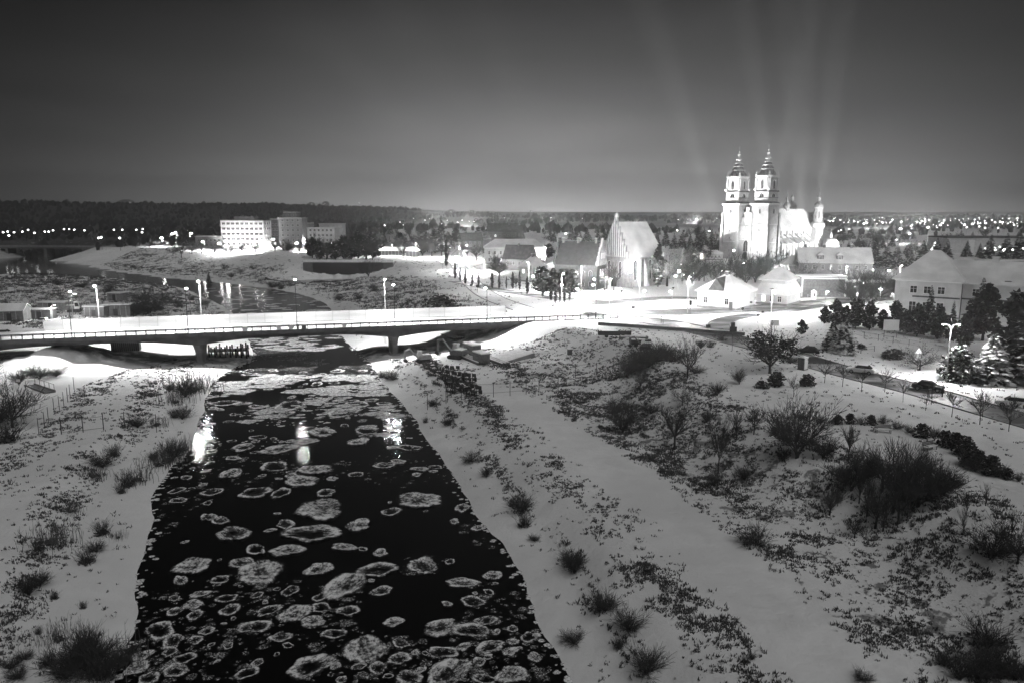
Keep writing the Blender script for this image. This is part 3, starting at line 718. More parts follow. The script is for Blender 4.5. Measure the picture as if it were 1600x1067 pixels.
def flood(x, y, z, tx, ty, tz, power, size=60, label='', blend=.8, rad=.4):
    t = T('floodlight', label, 'floodlight', (x, y, z), 0, 'ground floodlights')
    d = Vector((tx-x, ty-y, tz-z)).normalized(); q = d.to_track_quat('-Z', 'Y')
    P('housing', MB().box((0, 0, .18), (.7, .5, .36)), M['dark'], t); P('bracket', MB().box((0, 0, -.1), (.3, .3, .25)), M['metal'], t)
    l = bpy.data.lights.new('beam', 'SPOT'); l.energy = power*(2.2 if power < 5e5 else 1); l.spot_size = R(size); l.spot_blend = blend; l.shadow_soft_size = rad
    b = bpy.data.objects.new('beam', l); COL.objects.link(b); b.parent = t; b.location = (d.x*.6, d.y*.6, .5+max(0, d.z)*.6); b.rotation_euler = q.to_euler()
    proto_done(t); return t

# cathedral: x along the nave, west front at x=0, south side at -y
cx, cyy = g(1163, 406, ZS)
ct = T('cathedral', 'floodlit cathedral with two tall domed west towers and long steep nave roof', 'cathedral', (cx, cyy, ZS), R(38))
STO = M['stone']
def tower(yc):
    b = MB(); w = 5.1
    b.bz(-w, w, yc-w, yc+w, -.5, 29.4); tw = P('tower', b, STO, ct, (3.6, 0, 0))
    bt = MB()
    for sx in (-1, 1):
        for sy in (-1, 1):
            bt.bz(sx*w-.9, sx*w+.9, yc+sy*w-.9, yc+sy*w+.9, -.5, 19); bt.bz(sx*w-.65, sx*w+.65, yc+sy*w-.65, yc+sy*w+.65, 19, 25.5)
    P('buttress', bt, STO, tw)
    c = MB(); c.bz(-w-.4, w+.4, yc-w-.4, yc+w+.4, 29.4, 29.9); c.bz(-w-.9, w+.9, yc-w-.9, yc+w+.9, 29.9, 30.5)
    for zz in (9.5, 19.2): c.bz(-w-.25, w+.25, yc-w-.25, yc+w+.25, zz, zz+.35)
    P('cornice', c, M['white'], tw)
    s2 = MB(); s2.bz(-4.3, 4.3, yc-4.3, yc+4.3, 31.3, 36.6); P('attic_stage', s2, STO, tw)
    P('skirt_roof', MB().lathe([(7.9, 30.5), (5.9, 31.5), (5.9, 31.6)], 4, (0, yc), math.pi/4), M['roof_thin'], tw)
    for q_, (r0_, z0_) in enumerate(((3.6, 48.35), (2.85, 50.45), (1.95, 52.1))): P('dome_rim', MB().lathe([(r0_+.15, z0_), (r0_+.2, z0_+.28), (r0_-.2, z0_+.4)], 8, (0, yc), math.pi/8), M['white'], tw)
    c = MB(); c.bz(-4.7, 4.7, yc-4.7, yc+4.7, 36.6, 37.2); c.bz(-4.5, 4.5, yc-4.5, yc+4.5, 33.3, 33.55); P('string_course', c, M['roof_dark'], tw)
    bf = MB(); rr_ = 4.35; k = []
    cut = 1.5
    k = [(-rr_+cut, -rr_), (rr_-cut, -rr_), (rr_, -rr_+cut), (rr_, rr_-cut), (rr_-cut, rr_), (-rr_+cut, rr_), (-rr_, rr_-cut), (-rr_, -rr_+cut)]
    bf.plate([(a, b_+yc) for a, b_ in k], 37.2, 44.0); P('belfry', bf, STO, tw)
    for sx in (-1, 1):
        for sy in (-1, 1):
            pl = MB()
            for a, b_ in ((rr_-.7, rr_-.1), (rr_-.1, rr_-.7)):
                pl.tube((sx*a*1.03, yc+sy*b_*1.03, 37.2), (sx*a*1.03, yc+sy*b_*1.03, 43.8), .36, .32, 8)
            pl.bz(sx*rr_-.5*1, sx*rr_+.5, yc+sy*rr_-.5, yc+sy*rr_+.5, 37.2, 38.4)
            P('pilaster', pl, M['white'], tw)
    c = MB(); c.plate([(a*1.1, b_*1.1+yc) for a, b_ in k], 44.0, 44.6); c.plate([(a*1.2, b_*1.2+yc) for a, b_ in k], 44.6, 45.1)
    for sx in (-1, 1):
        for sy in (-1, 1): c.lathe([(.5, 45.1), (.5, 46.0), (.32, 46.2), (.45, 46.7), (.12, 47.3), (.03, 48.0)], 6, (sx*3.9, yc+sy*3.9))
    P('balustrade', c, M['white'], tw)
    d = MB(); d.lathe([(4.2, 45.1), (4.45, 45.7), (4.2, 46.6), (3.2, 48.0), (3.15, 48.4)], 8, (0, yc), math.pi/8); d.lathe([(3.5, 48.4), (3.55, 48.7), (2.5, 50.2), (2.45, 50.5)], 8, (0, yc), math.pi/8)
    d.lathe([(2.75, 50.5), (2.8, 50.75), (1.7, 52.0), (1.5, 52.2)], 8, (0, yc), math.pi/8); P('dome', d, M['copper'], tw)
    l = MB(); l.lathe([(1.15, 52.2), (1.15, 53.9), (1.75, 54.1), (1.7, 54.4), (1.0, 55.3), (.6, 55.5), (.55, 56.6), (1.0, 56.8), (.95, 57.1), (.45, 57.8), (.25, 58.0), (.5, 58.5), (.3, 58.9), (.07, 59.2), (.05, 61.6)], 10, (0, yc)); l.bz(-.05, .05, yc-.55, yc+.55, 60.6, 60.75)
    P('lantern', l, M['white'], tw)
    for fc_, a in (('w', -math.pi/2), ('s', 0.0), ('e', math.pi/2), ('n', math.pi)):
        dx, dy = {'w': (-1, 0), 's': (0, -1), 'e': (1, 0), 'n': (0, 1)}[fc_]
        X_ = lambda r: (dx*r, yc+dy*r)
        for z, w_, h_, kd, r in ((38.2, 1.7, 4.4, 'arch', rr_+.03), (33.7, 2.9, 2.0, 'arch', 4.33), (25.0, 1.2, 2.3, 'rect', w+.02)):
            x_, y_ = X_(r); window(tw, x_, y_, z, a, w_, h_, kd, 'white')
        if fc_ in 'ws':
            for z in (4, 10.8, 15.4): x_, y_ = X_(w+.02); window(tw, x_, y_, z, a, .7, 1.5, 'arch', 'white')
    return tw
tower(9.3); tower(-9.3)
# west front between the towers, with stepped gable and tall blind niches
w_ = MB(); w_.bz(.6, 5, -4.15, 4.15, -.5, 18.2); P('west_front', w_, STO, ct)
gbl = MB(); steps = [(-4.8, 18.2), (-4.8, 20.2), (-3.6, 20.2), (-3.6, 23.0), (-2.3, 23.0), (-2.3, 25.8), (-1.1, 25.8), (-1.1, 28.4), (1.1, 28.4), (1.1, 25.8), (2.3, 25.8), (2.3, 23.0), (3.6, 23.0), (3.6, 20.2), (4.8, 20.2), (4.8, 18.2)]
b = len(gbl.v)
for x in (.9, 1.6):
    for y, z in steps: gbl.v.append((x, y, z))
n = len(steps); gbl.f += [tuple(range(b+n-1, b-1, -1)), tuple(range(b+n, b+2*n))]
for i in range(n): gbl.f.append((b+i, b+(i+1) % n, b+n+(i+1) % n, b+n+i))
P('stepped_gable', gbl, STO, ct)
for i in range(9): y = -4.1+i*1.025; P('pilaster_strip', MB().bz(.25, .6, y-.17, y+.17, 11.4, 18.4), M['white'], ct)
P('string_course', MB().bz(.2, .6, -4.8, 4.8, 10.7, 11.2), M['white'], ct)
window(ct, .58, 0, 4.3, -math.pi/2, 3.0, 5.6, 'gothic', 'white')
dr = P('portal', MB().prism(arch_poly(3.2, 4.0, 8, pointed=True), -.5, 0), M['dark'], ct, (.58, 0, -.3), -math.pi/2)
# nave, aisles, ambulatory
NV = 62
P('nave_wall', MB().bz(8.6, NV, -6.8, 6.8, -.5, 16.0), STO, ct)
m = MB(); m.hip(8.6, NV+2, -6.8, 6.8, 16.0, 11.6, (.3, 9), .3, .6); P('nave_roof', m, M['roof_snow'], ct)
m = MB(); m.bz(8.9, 9.15, -7, 7, 16, 17.2); m.quad((8.75, -7.2, 16.3), (8.75, 0, 28.2), (8.75, 7.2, 16.3)); P('west_gable', m, M['roof_dark'], ct)
P('aisle_wall', MB().bz(9, 46, -12.6, -6.9, -.5, 8.2), STO, ct); P('aisle_wall', MB().bz(9, 46, 6.9, 12.6, -.5, 8.2), STO, ct)
for sg2 in (-1, 1):
    m = MB(); a, b_ = (-12.9, -6.85) if sg2 < 0 else (12.9, 6.85)
    m.quad((8.8, a, 8.1), (46.3, a, 8.1), (46.3, b_, 11.2), (8.8, b_, 11.2)); m.quad((8.8, a, 8.35), (46.3, a, 8.35), (46.3, b_, 11.5), (8.8, b_, 11.5)); m.quad((8.8, a, 8.1), (46.3, a, 8.1), (46.3, a, 8.35), (8.8, a, 8.35))
    P('aisle_roof', m, M['roof_snow'], ct)
for i in range(7):
    x = 12+i*5.6
    window(ct, x, -6.82, 11.9, 0, 1.5, 3.6, 'gothic', 'white'); window(ct, x, -12.62, 1.8, 0, 1.5, 4.6, 'gothic', 'white')
    m = MB(); m.bz(x+2.5, x+3.2, -13.6, -12.6, -.5, 9.0); m.quad((x+2.5, -13.5, 9.0), (x+3.2, -13.5, 9.0), (x+3.2, -6.8, 14.2), (x+2.5, -6.8, 14.2)); m.quad((x+2.5, -13.5, 8.2), (x+2.5, -13.5, 9.0), (x+2.5, -6.8, 14.2), (x+2.5, -6.8, 13.3)); m.quad((x+3.2, -13.5, 8.2), (x+3.2, -6.8, 13.3), (x+3.2, -6.8, 14.2), (x+3.2, -13.5, 9.0))
    P('flying_buttress', m, STO, ct)
# apse with ring of chapels and taller east turrets
ap = MB(); ap.lathe([(11.8, -.5), (11.8, 7.6), (12.4, 7.7), (12.4, 8.2)], 12, (NV-4, 0)); P('ambulatory', ap, STO, ct)
ap = MB(); ap.lathe([(12.3, 8.2), (6.9, 11.0), (6.9, 11.3)], 12, (NV-4, 0)); P('ambulatory_roof', ap, M['roof_snow'], ct)
ap = MB(); ap.lathe([(6.9, 11), (6.9, 15.9)], 8, (NV-2, 0)); P('apse_wall', ap, STO, ct)
def turret(x, y, k=1.0, body=True, zb=0.0):
    t_ = MB()
    if body: t_.lathe([(3.4, -.5), (3.4, 16.4), (4.0, 16.6), (4.0, 17.2)], 8, (x, y), math.pi/8)
    tt = P('turret', t_, STO, ct) if body else None
    m = MB(); m.lathe([(4.1, 17.2), (4.3, 18.2), (3.9, 19.4), (2.9, 20.2), (2.6, 20.8)], 10, (x, y)); P('turret_skirt', m, M['roof_snow'], ct if tt is None else tt)
    m = MB(); m.lathe([(2.45, 20.8), (2.35, 28.0), (2.9, 28.3), (2.9, 28.8)], 8, (x, y), math.pi/8); P('turret_drum', m, STO, ct if tt is None else tt)
    m = MB(); m.lathe([(2.6, 28.8), (2.7, 29.6), (2.2, 30.6), (1.2, 31.6), (.8, 32.0), (.8, 34.0), (1.2, 34.3), (.9, 34.9), (.35, 35.6), (.12, 36.2), (.1, 38.0), (.3, 38.3), (.05, 38.6), (.04, 39.8)], 10, (x, y)); P('turret_dome', m, M['copper'], ct if tt is None else tt)
    for q in range(8):
        a = math.pi*2*q/8; window(ct if tt is None else tt, x+2.27*math.sin(a), y-2.27*math.cos(a), 22, a, .9, 4.2, 'arch', 'white')
turret(57, -8.6); turret(57, 8.6)
m = MB(); m.lathe([(1.6, 26.5), (1.6, 28.6), (2.1, 28.9), (1.9, 29.8), (1.0, 31.2), (.7, 31.6), (.65, 33.2), (.95, 33.4), (.4, 34.6), (.12, 35.4), (.1, 37), (.3, 37.3), (.04, 37.7), (.03, 38.9)], 8, (38, 0)); P('ridge_turret', m, M['copper'], ct)
m = MB(); m.lathe([(4.6, -.5), (4.6, 6.2), (5, 6.3), (5, 6.8)], 12, (58, -17)); P('chapel', m, STO, ct)
m = MB(); m.lathe([(4.8, 6.8), (4.5, 8.6), (3.3, 10.2), (1.4, 11.0), (.7, 11.2), (.7, 12.6), (1.0, 12.8), (.4, 13.8), (.08, 14.4), (.06, 16)], 14, (58, -17)); P('chapel_dome', m, M['roof_snow'], ct)

# church with stepped gable
xx, yy = g(941, 446, ZS)
ch = T('gothic_church', 'tall floodlit brick church with stepped lancet gable and steep snowy roof', 'church', (xx, yy, ZS), R(36.5))
# local: gable plane at x=0 spanning y -13..0 (south -y side is nearest), nave toward +x
P('nave_wall', MB().bz(0, 15, -12.6, 0, -.5, 10.5), M['brick_lit'], ch)
m = MB(); cy0 = -6.3
ap_ = [(15, -12.6), (18.5, -12.2), (21.5, -9.3), (22.3, -6.3), (21.5, -3.3), (18.5, -.4), (15, 0)]
P('apse_wall', MB().plate(ap_, -.5, 10.5), M['brick_lit'], ch)
k = [(15, -13.1), (18.8, -12.8), (22.0, -9.6), (22.9, -6.3), (22.0, -3.0), (18.8, .1), (15, .5)]
m = MB(); z0, zr = 10.5, 22.8
m.quad((.6, -13.1, z0), (15, -13.1, z0), (15.5, cy0, zr), (.6, cy0, zr)); m.quad((15, .5, z0), (.6, .5, z0), (.6, cy0, zr), (15.5, cy0, zr))
for i in range(6): m.quad((*k[i], z0), (*k[i+1], z0), (15.5, cy0, zr))
m.quad(*[(a, b_, z0-.02) for a, b_ in [(.6, .5)]+k[::-1]+[(.6, -13.1)]])
P('roof', m, M['roof_snow'], ch)
g2 = MB(); prof = []
hs = [10.5, 12.6, 14.8, 17.0, 19.2, 21.4, 23.2]; wd = [6.5, 6.5, 5.4, 4.3, 3.2, 2.1, 1.0]
lft = [];
for i in range(1, 7): lft += [(cy0-wd[i], hs[i-1] if i > 1 else 10.5), (cy0-wd[i], hs[i])]
lft = [(cy0-6.5, 10.5)]
for i in range(1, 7): lft += [(cy0-wd[i], hs[i-1]), (cy0-wd[i], hs[i])]
rgt = [(2*cy0-y, z) for y, z in lft[::-1]]
poly = lft+rgt; b = len(g2.v); n = len(poly)
for x in (-.25, .6):
    for y, z in poly: g2.v.append((x, y, z))
g2.f += [tuple(range(b+n-1, b-1, -1)), tuple(range(b+n, b+2*n))]
for i in range(n): g2.f.append((b+i, b+(i+1) % n, b+n+(i+1) % n, b+n+i))
P('stepped_gable', g2, M['brick_lit'], ch)
for i in range(13):
    y = cy0-6.3+i*1.05; top = 23.6-abs(y-cy0)*1.95; P('pinnacle', MB().bz(-.6, -.26, y-.2, y+.2, 10.6, top).lathe([(.26, top), (.03, top+1.1)], 4, (-.42, y), math.pi/4), M['white'], ch)
for i in range(12):
    y = cy0-5.78+i*1.05; h_ = 22.3-abs(y-cy0)*1.95-11.2
    if h_ > 1: P('niche', MB().prism(arch_poly(.5, h_, 5), -.04, 0), M['roof_dark'], ch, (-.27, y, 11.1), -math.pi/2)
bt = MB()
bposts = [(15, -12.6, -90), (18.6, -12.3, -65), (21.6, -9.3, -35), (22.3, -4, -5), (0.4, -12.9, -90), (7.5, -12.6, -90)]
for x, y, a in bposts:
    m = MB(); m.box((x+.6*math.cos(R(a)), y+.6*math.sin(R(a)), 4.6), (1.5, .8, 10.2), R(a)); P('buttress', m, M['brick_lit'], ch)
for x, y, a in ((3.8, -12.62, 0), (11.2, -12.62, 0), (16.8, -12.42, R(6)), (20.05, -10.77, R(44)), (21.93, -7.8, R(75))): window(ch, x, y, 2.6, a, 1.5, 6.6, 'gothic', 'white')
for y in (-3.5, -9.1): window(ch, -.03, y, 3.6, -math.pi/2, 1.2, 5.2, 'gothic', 'white')
P('portal', MB().prism(arch_poly(2.2, 3.6, 6, pointed=True), -.3, 0), M['dark'], ch, (-.02, cy0, -.2), -math.pi/2)
P('turret', MB().lathe([(.6, 22.6), (.6, 24.4), (.85, 24.6), (.5, 25.6), (.1, 26.2), (.05, 27.4)], 8, (.4, cy0)), M['white'], ch)

M['brick_dk'] = gm('dark_brick', .09, .05, 1.5, .9, .03); M['slate'] = gm('dark_slate_roof', .028, .05, .8, .8, .02)  # hall brick set evenly darker than the other brick
# dark stepped gable hall
x, y = g(866, 451, ZS)
ha = T('stepped_gable_hall', 'dark brick hall with steep dark roof and stepped gables left of the church', 'hall', (x, y, ZS), R(-24))
P('wall', MB().bz(0, 15.5, 0, 10, -.5, 8.6), M['brick_dk'], ha); gable_roof(ha, .5, 15, 0, 10, 8.6, 7.4, 'slate', 'brick_dk', .3)
def step_gable(t, x0, x1, yc, zb, half, top, n, mat):
    pts = []
    for i in range(n+1):
        w = half*(1-i/(n+.6)); z = zb+(top-zb)*(i+1)/(n+1)
        pts += [(yc-w, zb if i == 0 else zb+(top-zb)*i/(n+1)), (yc-w, z)]
    pts = pts+[(2*yc-y, z) for y, z in pts[::-1]]
    m = MB(); n_ = len(pts)
    for x in (x0, x1):
        for y, z in pts: m.v.append((x, y, z))
    m.f += [tuple(range(n_-1, -1, -1)), tuple(range(n_, 2*n_))]
    for i in range(n_): m.f.append((i, (i+1) % n_, n_+(i+1) % n_, n_+i))
    return P('stepped_gable', m, M[mat], t)
step_gable(ha, -.35, .45, 5, 8.2, 5.3, 17.4, 5, 'brick_dk'); step_gable(ha, 15.1, 15.9, 5, 8.2, 5.3, 17.4, 5, 'brick_lit')  # right gable in paler brick: its lit look is put into the colour
for x in (1.5, 7, 13.4): chimney(ha, x, 5, 15.4, 1.9, .9)
winrow(ha, 15.5, 10, 'f', 5, 4.6, 1.0, 1.9, 'arch', 'plaster2'); winrow(ha, 15.5, 10, 'f', 5, 1.2, 1.0, 1.7, 'arch', 'plaster2'); winrow(ha, 15.92, 10, 'r', 3, 4.6, 1.0, 2.2, 'arch', 'white'); winrow(ha, 15.92, 10, 'r', 3, 10.5, .5, 1.8, 'arch', 'white', m0=2.4)

# white villas
v1 = bldg('villa', 'white single storey villa with hipped snowy roof and dark cross gable, nearest the road junction', 'house', 1089, 480, -42)
# local: right wall runs +x from the near corner, left wall runs along y
walls(v1, 11.5, 12, 4.6, 'plaster'); P('roof', MB().hip(0, 11.5, 0, 12, 4.6, 4.6, 5.6, .25, .6), M['roof_snow'], v1)
m = MB(); m.quad((3.2, -.3, 4.9), (8.2, -.3, 4.9), (5.7, -.3, 8.4)); m.quad((3.2, -.3, 4.9), (5.7, -.3, 8.4), (5.7, 5.8, 8.8), (3.2, 2.8, 4.9)); m.quad((8.2, -.3, 4.9), (8.2, 2.8, 4.9), (5.7, 5.8, 8.8), (5.7, -.3, 8.4)); P('cross_gable', m, M['roof_dark'], v1)
winrow(v1, 11.5, 12, 'l', 4, 1.4, 1.0, 1.6); winrow(v1, 11.5, 12, 'f', 3, 1.4, 1.0, 1.6, lit=(1,)); P('door', MB().bz(9.7, 10.7, -.1, 0, 0, 2.2), M['wood'], v1)
chimney(v1, 5.8, 6, 8.2, 1.7)
v2 = bldg('villa', 'white villa with two tiered snowy mansard roof and eyebrow dormers', 'house', 1181, 475, -38)
walls(v2, 9, 11.5, 3.2, 'plaster'); m = MB(); m.lathe([(1, 0), (1, 1)], 4)
m = MB(); a, b_, c_, d_ = (-.6, -.6), (9.6, -.6), (9.6, 12.1), (-.6, 12.1); e_ = [(.9, .9), (8.1, .9), (8.1, 10.6), (.9, 10.6)]
for i in range(4):
    q0 = (a, b_, c_, d_)[i]; q1 = (a, b_, c_, d_)[(i+1) % 4]; r0, r1 = e_[i], e_[(i+1) % 4]; m.quad((*q0, 3.2), (*q1, 3.2), (*r1, 6.2), (*r0, 6.2))
m.quad(*[(*q, 3.19) for q in (d_, c_, b_, a)]); P('lower_roof', m, M['roof_snow'], v2)
P('attic_wall', MB().bz(1.0, 8.0, 1.0, 10.5, 6.0, 7.0), M['plaster'], v2); P('roof', MB().hip(1.0, 8.0, 1.0, 10.5, 7.0, 3.6, 3.4, .22, .7), M['roof_snow'], v2)
for x, y, a in ((-.02, 3.2, -math.pi/2), (-.02, 8.2, -math.pi/2), (4.5, -.02, 0)):
    dm = P('eyebrow_dormer', MB().prism([(-1.3, 0), (1.3, 0), (.7, .55), (0, .75), (-.7, .55)], -.1, 1.6), M['roof_dark'], v2, (x+.2*(a != 0), y+.2*(a == 0), 4.1), a)
winrow(v2, 9, 11.5, 'l', 4, 1.0, 1.0, 1.5); winrow(v2, 9, 11.5, 'f', 3, 1.0, 1.0, 1.5, lit=(0,))
chimney(v2, 3.6, 5.6, 9.6, 1.4, 1.0, 'plaster'); chimney(v2, 5.6, 6.4, 9.6, 1.4, 1.0, 'plaster')

# big hipped house at the right edge
sm = T('seminary_house', 'big pale hipped house with snowy roofs behind dark conifers at the right edge', 'building', (99.5, 199.0, ZS), R(-37))
walls(sm, 15, 17, 9.3, 'plaster'); P('roof', MB().hip(0, 15, 0, 17, 9.3, 7.4, 7.2, .3, .8), M['roof_snow'], sm)
w2_ = P('wall', MB().bz(15, 56, 1.2, 14, -.5, 8.8), M['plaster'], sm); P('roof', MB().hip(8, 56, 1.2, 14, 8.8, 5.6, (0, 5), .3, .6), M['roof_snow'], sm)
P('string_course', MB().bz(4.2, 14.9, -.12, -.02, 5.0, 5.4), M['roof_dark'], sm); P('string_course', MB().bz(15.05, 56, 1.05, 1.18, 5.0, 5.4), M['roof_dark'], sm); P('drainpipe', MB().tube((15.1, 1.0, 0), (15.1, 1.0, 8.8), .09, .09, 6), M['dark'], sm)
winrow(sm, 15, 17, 'f', 3, 6.1, 1.5, 1.7, m0=2.8); winrow(sm, 15, 17, 'f', 3, 1.2, 1.5, 2.6, m0=2.8)
for i in range(9): window(sm, 18+i*4.3, 1.19, 6.0, 0, 1.3, 1.7); window(sm, 18+i*4.3, 1.19, 1.2, 0, 1.3, 2.4)
for x in (24.5, 37, 49): 
    d_ = P('eyebrow_dormer', MB().prism([(-1.7, 0), (1.7, 0), (1.0, .7), (0, 1.0), (-1.0, .7)], 0, 2.4), M['roof_snow'], sm, (x, 1.6, 9.4)); P('dormer_window', MB().bz(-.7, .7, -.06, -.01, .1, .6), M['glass'], d_)
chimney(sm, 21, 8, 13.6, 1.7, 1.5, 'plaster'); chimney(sm, 40, 8, 13.6, 1.7, 1.5, 'plaster')

# dormered house, brick annexe, sentry box
dh = bldg('dormered_house', 'grey two storey house with snowy roof and two dormers before the cathedral', 'house', 1247, 437, -12)
walls(dh, 27, 12, 7.0, 'plaster2'); gable_roof(dh, 0, 27, 0, 12, 7.0, 5.2, 'roof_snow', 'plaster', .6)
winrow(dh, 27, 12, 'f', 8, 4.2, .9, 1.5); winrow(dh, 27, 12, 'r', 2, 7.3, .8, 1.3, m0=3.4); winrow(dh, 27, 12, 'r', 3, 4.0, .9, 1.5)
for x in (8, 15):
    d_ = P('dormer', MB().bz(x-1.2, x+1.2, .9, 3.6, 7.6, 9.5), M['brick'], dh); P('dormer_roof', MB().prism([(-1.6, 0), (1.6, 0), (0, 1.1)], 0, 3.2), M['roof_snow'], d_, (x, .5, 9.5)); window(d_, x, .88, 8.0, 0, .9, 1.1)
for x in (3, 10, 20): chimney(dh, x, 6.2, 11.8, 1.7, .9)
lw = bldg('low_wing_house', 'low grey house with hipped snowy roof left of the dormered house', 'house', 1222, 434, -12)
walls(lw, 13, 9, 5, 'plaster2'); P('roof', MB().hip(0, 13, 0, 9, 5, 3.8, 4, .22, .5), M['roof_snow'], lw); winrow(lw, 13, 9, 'f', 4, 1.8, .9, 1.5)
ba = bldg('brick_annexe', 'long blank brick annexe with flat snowy top beside the bright corner lamp', 'building', 1251, 464, -7)
P('wall', MB().bz(0, 13.6, 0, 7, -.5, 6.2), M['brick'], ba); P('wall', MB().bz(13.6, 27, .6, 7, -.5, 4.6), M['brick'], ba); P('roof', MB().bz(-.25, 13.8, -.25, 7.2, 6.2, 6.6), M['roof_snow'], ba); P('roof', MB().bz(13.8, 27.2, .4, 7.2, 4.6, 4.95), M['roof_snow'], ba)
for x in (0.25, 13.35): P('pilaster', MB().bz(x-.25, x+.25, -.15, 0, 0, 6.1), M['white'], ba)
P('frieze', MB().bz(.5, 13.1, -.12, -.01, 5.6, 6.0), M['white'], ba)
sb = bldg('sentry_box', 'small white roofed box standing before the brick annexe', 'kiosk', 1271, 468, 0)
P('body', MB().bz(-.6, .6, -.6, .6, 0, 2.3), M['white'], sb); P('roof', MB().lathe([(1.05, 2.3), (.08, 3.0)], 4, (0, 0), math.pi/4), M['snow'], sb); P('opening', MB().bz(-.3, .3, -.63, -.6, .9, 1.9), M['dark'], sb)

# old town houses left of the church
h1 = bldg('long_hipped_house', 'long pale two storey house with hipped snowy roof behind the poplars', 'house', 757, 413, 2)
walls(h1, 31, 12, 8.0, 'plaster'); P('roof', MB().hip(0, 31, 0, 12, 8.0, 4.4, 6, .25, .6), M['roof_snow'], h1); winrow(h1, 31, 12, 'f', 10, 4.9, .9, 1.6); winrow(h1, 31, 12, 'f', 10, 1.4, .9, 1.6, lit=(2,))
h2 = bldg('dark_roofed_house', 'house with steep dark roof between the long house and small white house', 'house', 786, 422, -20)
walls(h2, 13, 9, 5.4, 'plaster2'); gable_roof(h2, 0, 13, 0, 9, 5.4, 5.6, 'roof_dark', 'plaster2'); winrow(h2, 13, 9, 'f', 4, 2.4, .9, 1.5); chimney(h2, 6, 4.5, 10.4, 1.5)
h3 = bldg('small_white_house', 'small white house with snowy hipped roof beside the row of columnar trees', 'house', 811, 440, -38)
walls(h3, 6.5, 9, 5.6, 'plaster'); P('roof', MB().hip(0, 6.5, 0, 9, 5.6, 3.8, 2.8, .22, .5), M['roof_snow'], h3); winrow(h3, 6.5, 9, 'l', 4, 3.2, .8, 1.4); winrow(h3, 6.5, 9, 'f', 2, 3.2, .8, 1.4, lit=(0,)); winrow(h3, 6.5, 9, 'l', 4, .9, .8, 1.4); chimney(h3, 3.2, 4.5, 9, 1.3)
for px, py, W_, D_, H_, rh, rz, mt, lb, wl in ((722, 392, 15, 10, 7, 4.5, 20, 'roof_dark', 'brick town house with dark gabled roof at the top of the town street', 'brick'), (738, 391, 9, 12, 7.5, 5, -20, 'roof_thin', 'gabled town house beside the lit christmas tree', 'plaster2'),
                                              (762, 384, 22, 12, 11, 5.5, 0, 'roof_dark', 'tall dark roofed tenement behind the long hipped house', 'plaster2'), (786, 384, 15, 10, 12, 3, 0, 'roof_dark', 'dark flat topped tenement behind the long hipped house', 'brick'),
                                              (640, 392, 22, 9, 4, 2.5, 4, 'roof_thin', 'dark low house under trees left of the town street', 'brick'), (665, 392, 15, 9, 5, 3, -8, 'roof_dark', 'low dark house nearest the town street lamps', 'brick')):
    b0 = bldg('town_house', lb, 'house', px, py, rz); walls(b0, W_, D_, H_, wl); gable_roof(b0, 0, W_, 0, D_, H_, rh, mt, wl)
    winrow(b0, W_, D_, 'f', max(3, int(W_/3.2)), H_*.6, .9, 1.5, lit=(1,) if W_ > 20 else ()); winrow(b0, W_, D_, 'f', max(3, int(W_/3.2)), H_*.2, .9, 1.5); winrow(b0, W_, D_, 'l', 3, H_*.6, .9, 1.5); chimney(b0, W_*.3, D_/2, H_+rh-1, 2, 1)
lo_ = bldg('low_white_building', 'low white building just left of the cathedral towers', 'building', 1101, 407, 5); walls(lo_, 10, 7, 3.6, 'plaster'); P('roof', MB().hip(0, 10, 0, 7, 3.6, 1.6, 2.5, .2, .4), M['roof_snow'], lo_); winrow(lo_, 10, 7, 'f', 4, 1.2, .9, 1.2)

# far left: office block and neighbours
ob = bldg('office_block', 'pale five storey office block with rows of dark windows above glaring lamps', 'office block', 347, 388, -6)
P('wall', MB().bz(0, 32, 0, 13, -.5, 19.5), M['plaster'], ob); P('roof', MB().bz(-.4, 32.4, -.4, 13.4, 19.5, 20.1), M['roof_dark'], ob); P('plant_room', MB().bz(9, 24, 3, 10, 20.1, 22.4), M['plaster2'], ob)
for fl in range(5): 
    for i in range(9): window(ob, 2.2+i*3.45, -.01, 2.2+fl*3.6, 0, 2.3, 1.5, glass='glass')
    winrow(ob, 32, 13, 'r', 3, 2.2+fl*3.6, 1.4, 1.5)
    P('floor_band', MB().bz(0, 32, -.14, -.01, 4.6+fl*3.6, 4.85+fl*3.6), M['white'], ob)
for px, py, W_, D_, H_, lb, mt, n in ((306, 388, 20, 10, 8, 'low flat wing left of the pale office block', 'plaster2', 6), (437, 388, 17, 12, 21, 'dim grey slab block right of the office block', 'plaster2', 4), (424, 386, 7, 7, 20, 'narrow dim tower between the office block and grey slab', 'brick', 2), (459, 386, 12, 12, 17, 'dim block behind the glaring lamps right of the slab', 'plaster2', 4),
                                      (481, 388, 20, 12, 14, 'pale block with flat roof left of the far white house', 'plaster', 6), (500, 386, 17, 10, 16.5, 'far white house with flat roof above glaring lamps', 'plaster', 5), (445, 384, 10, 9, 25, 'tallest dim stair tower behind the grey slab', 'brick', 2)):
    b0 = bldg('flat_roofed_block', lb, 'building', px, py, -4); P('wall', MB().bz(0, W_, 0, D_, -.5, H_), M[mt], b0); P('roof', MB().bz(-.3, W_+.3, -.3, D_+.3, H_, H_+.5), M['roof_snow'], b0)
    for fl in range(int(H_/3.5)): winrow(b0, W_, D_, 'f', n, 1.4+fl*3.5, 1.4, 1.5)
ls = bldg('long_shed', 'long low shed with pillars above the snowy embankment', 'shed', 583, 402, 0)
P('wall', MB().bz(0, 26, 0, 8, -.5, 3.4), M['plaster2'], ls); P('roof', MB().hip(0, 26, 0, 8, 3.4, 2.2, 3, .2, .8), M['roof_snow'], ls)
for i in range(13): P('pillar', MB().bz(1+i*2-.15, 1+i*2+.15, -.5, -.2, 0, 3.3), M['white'], ls)
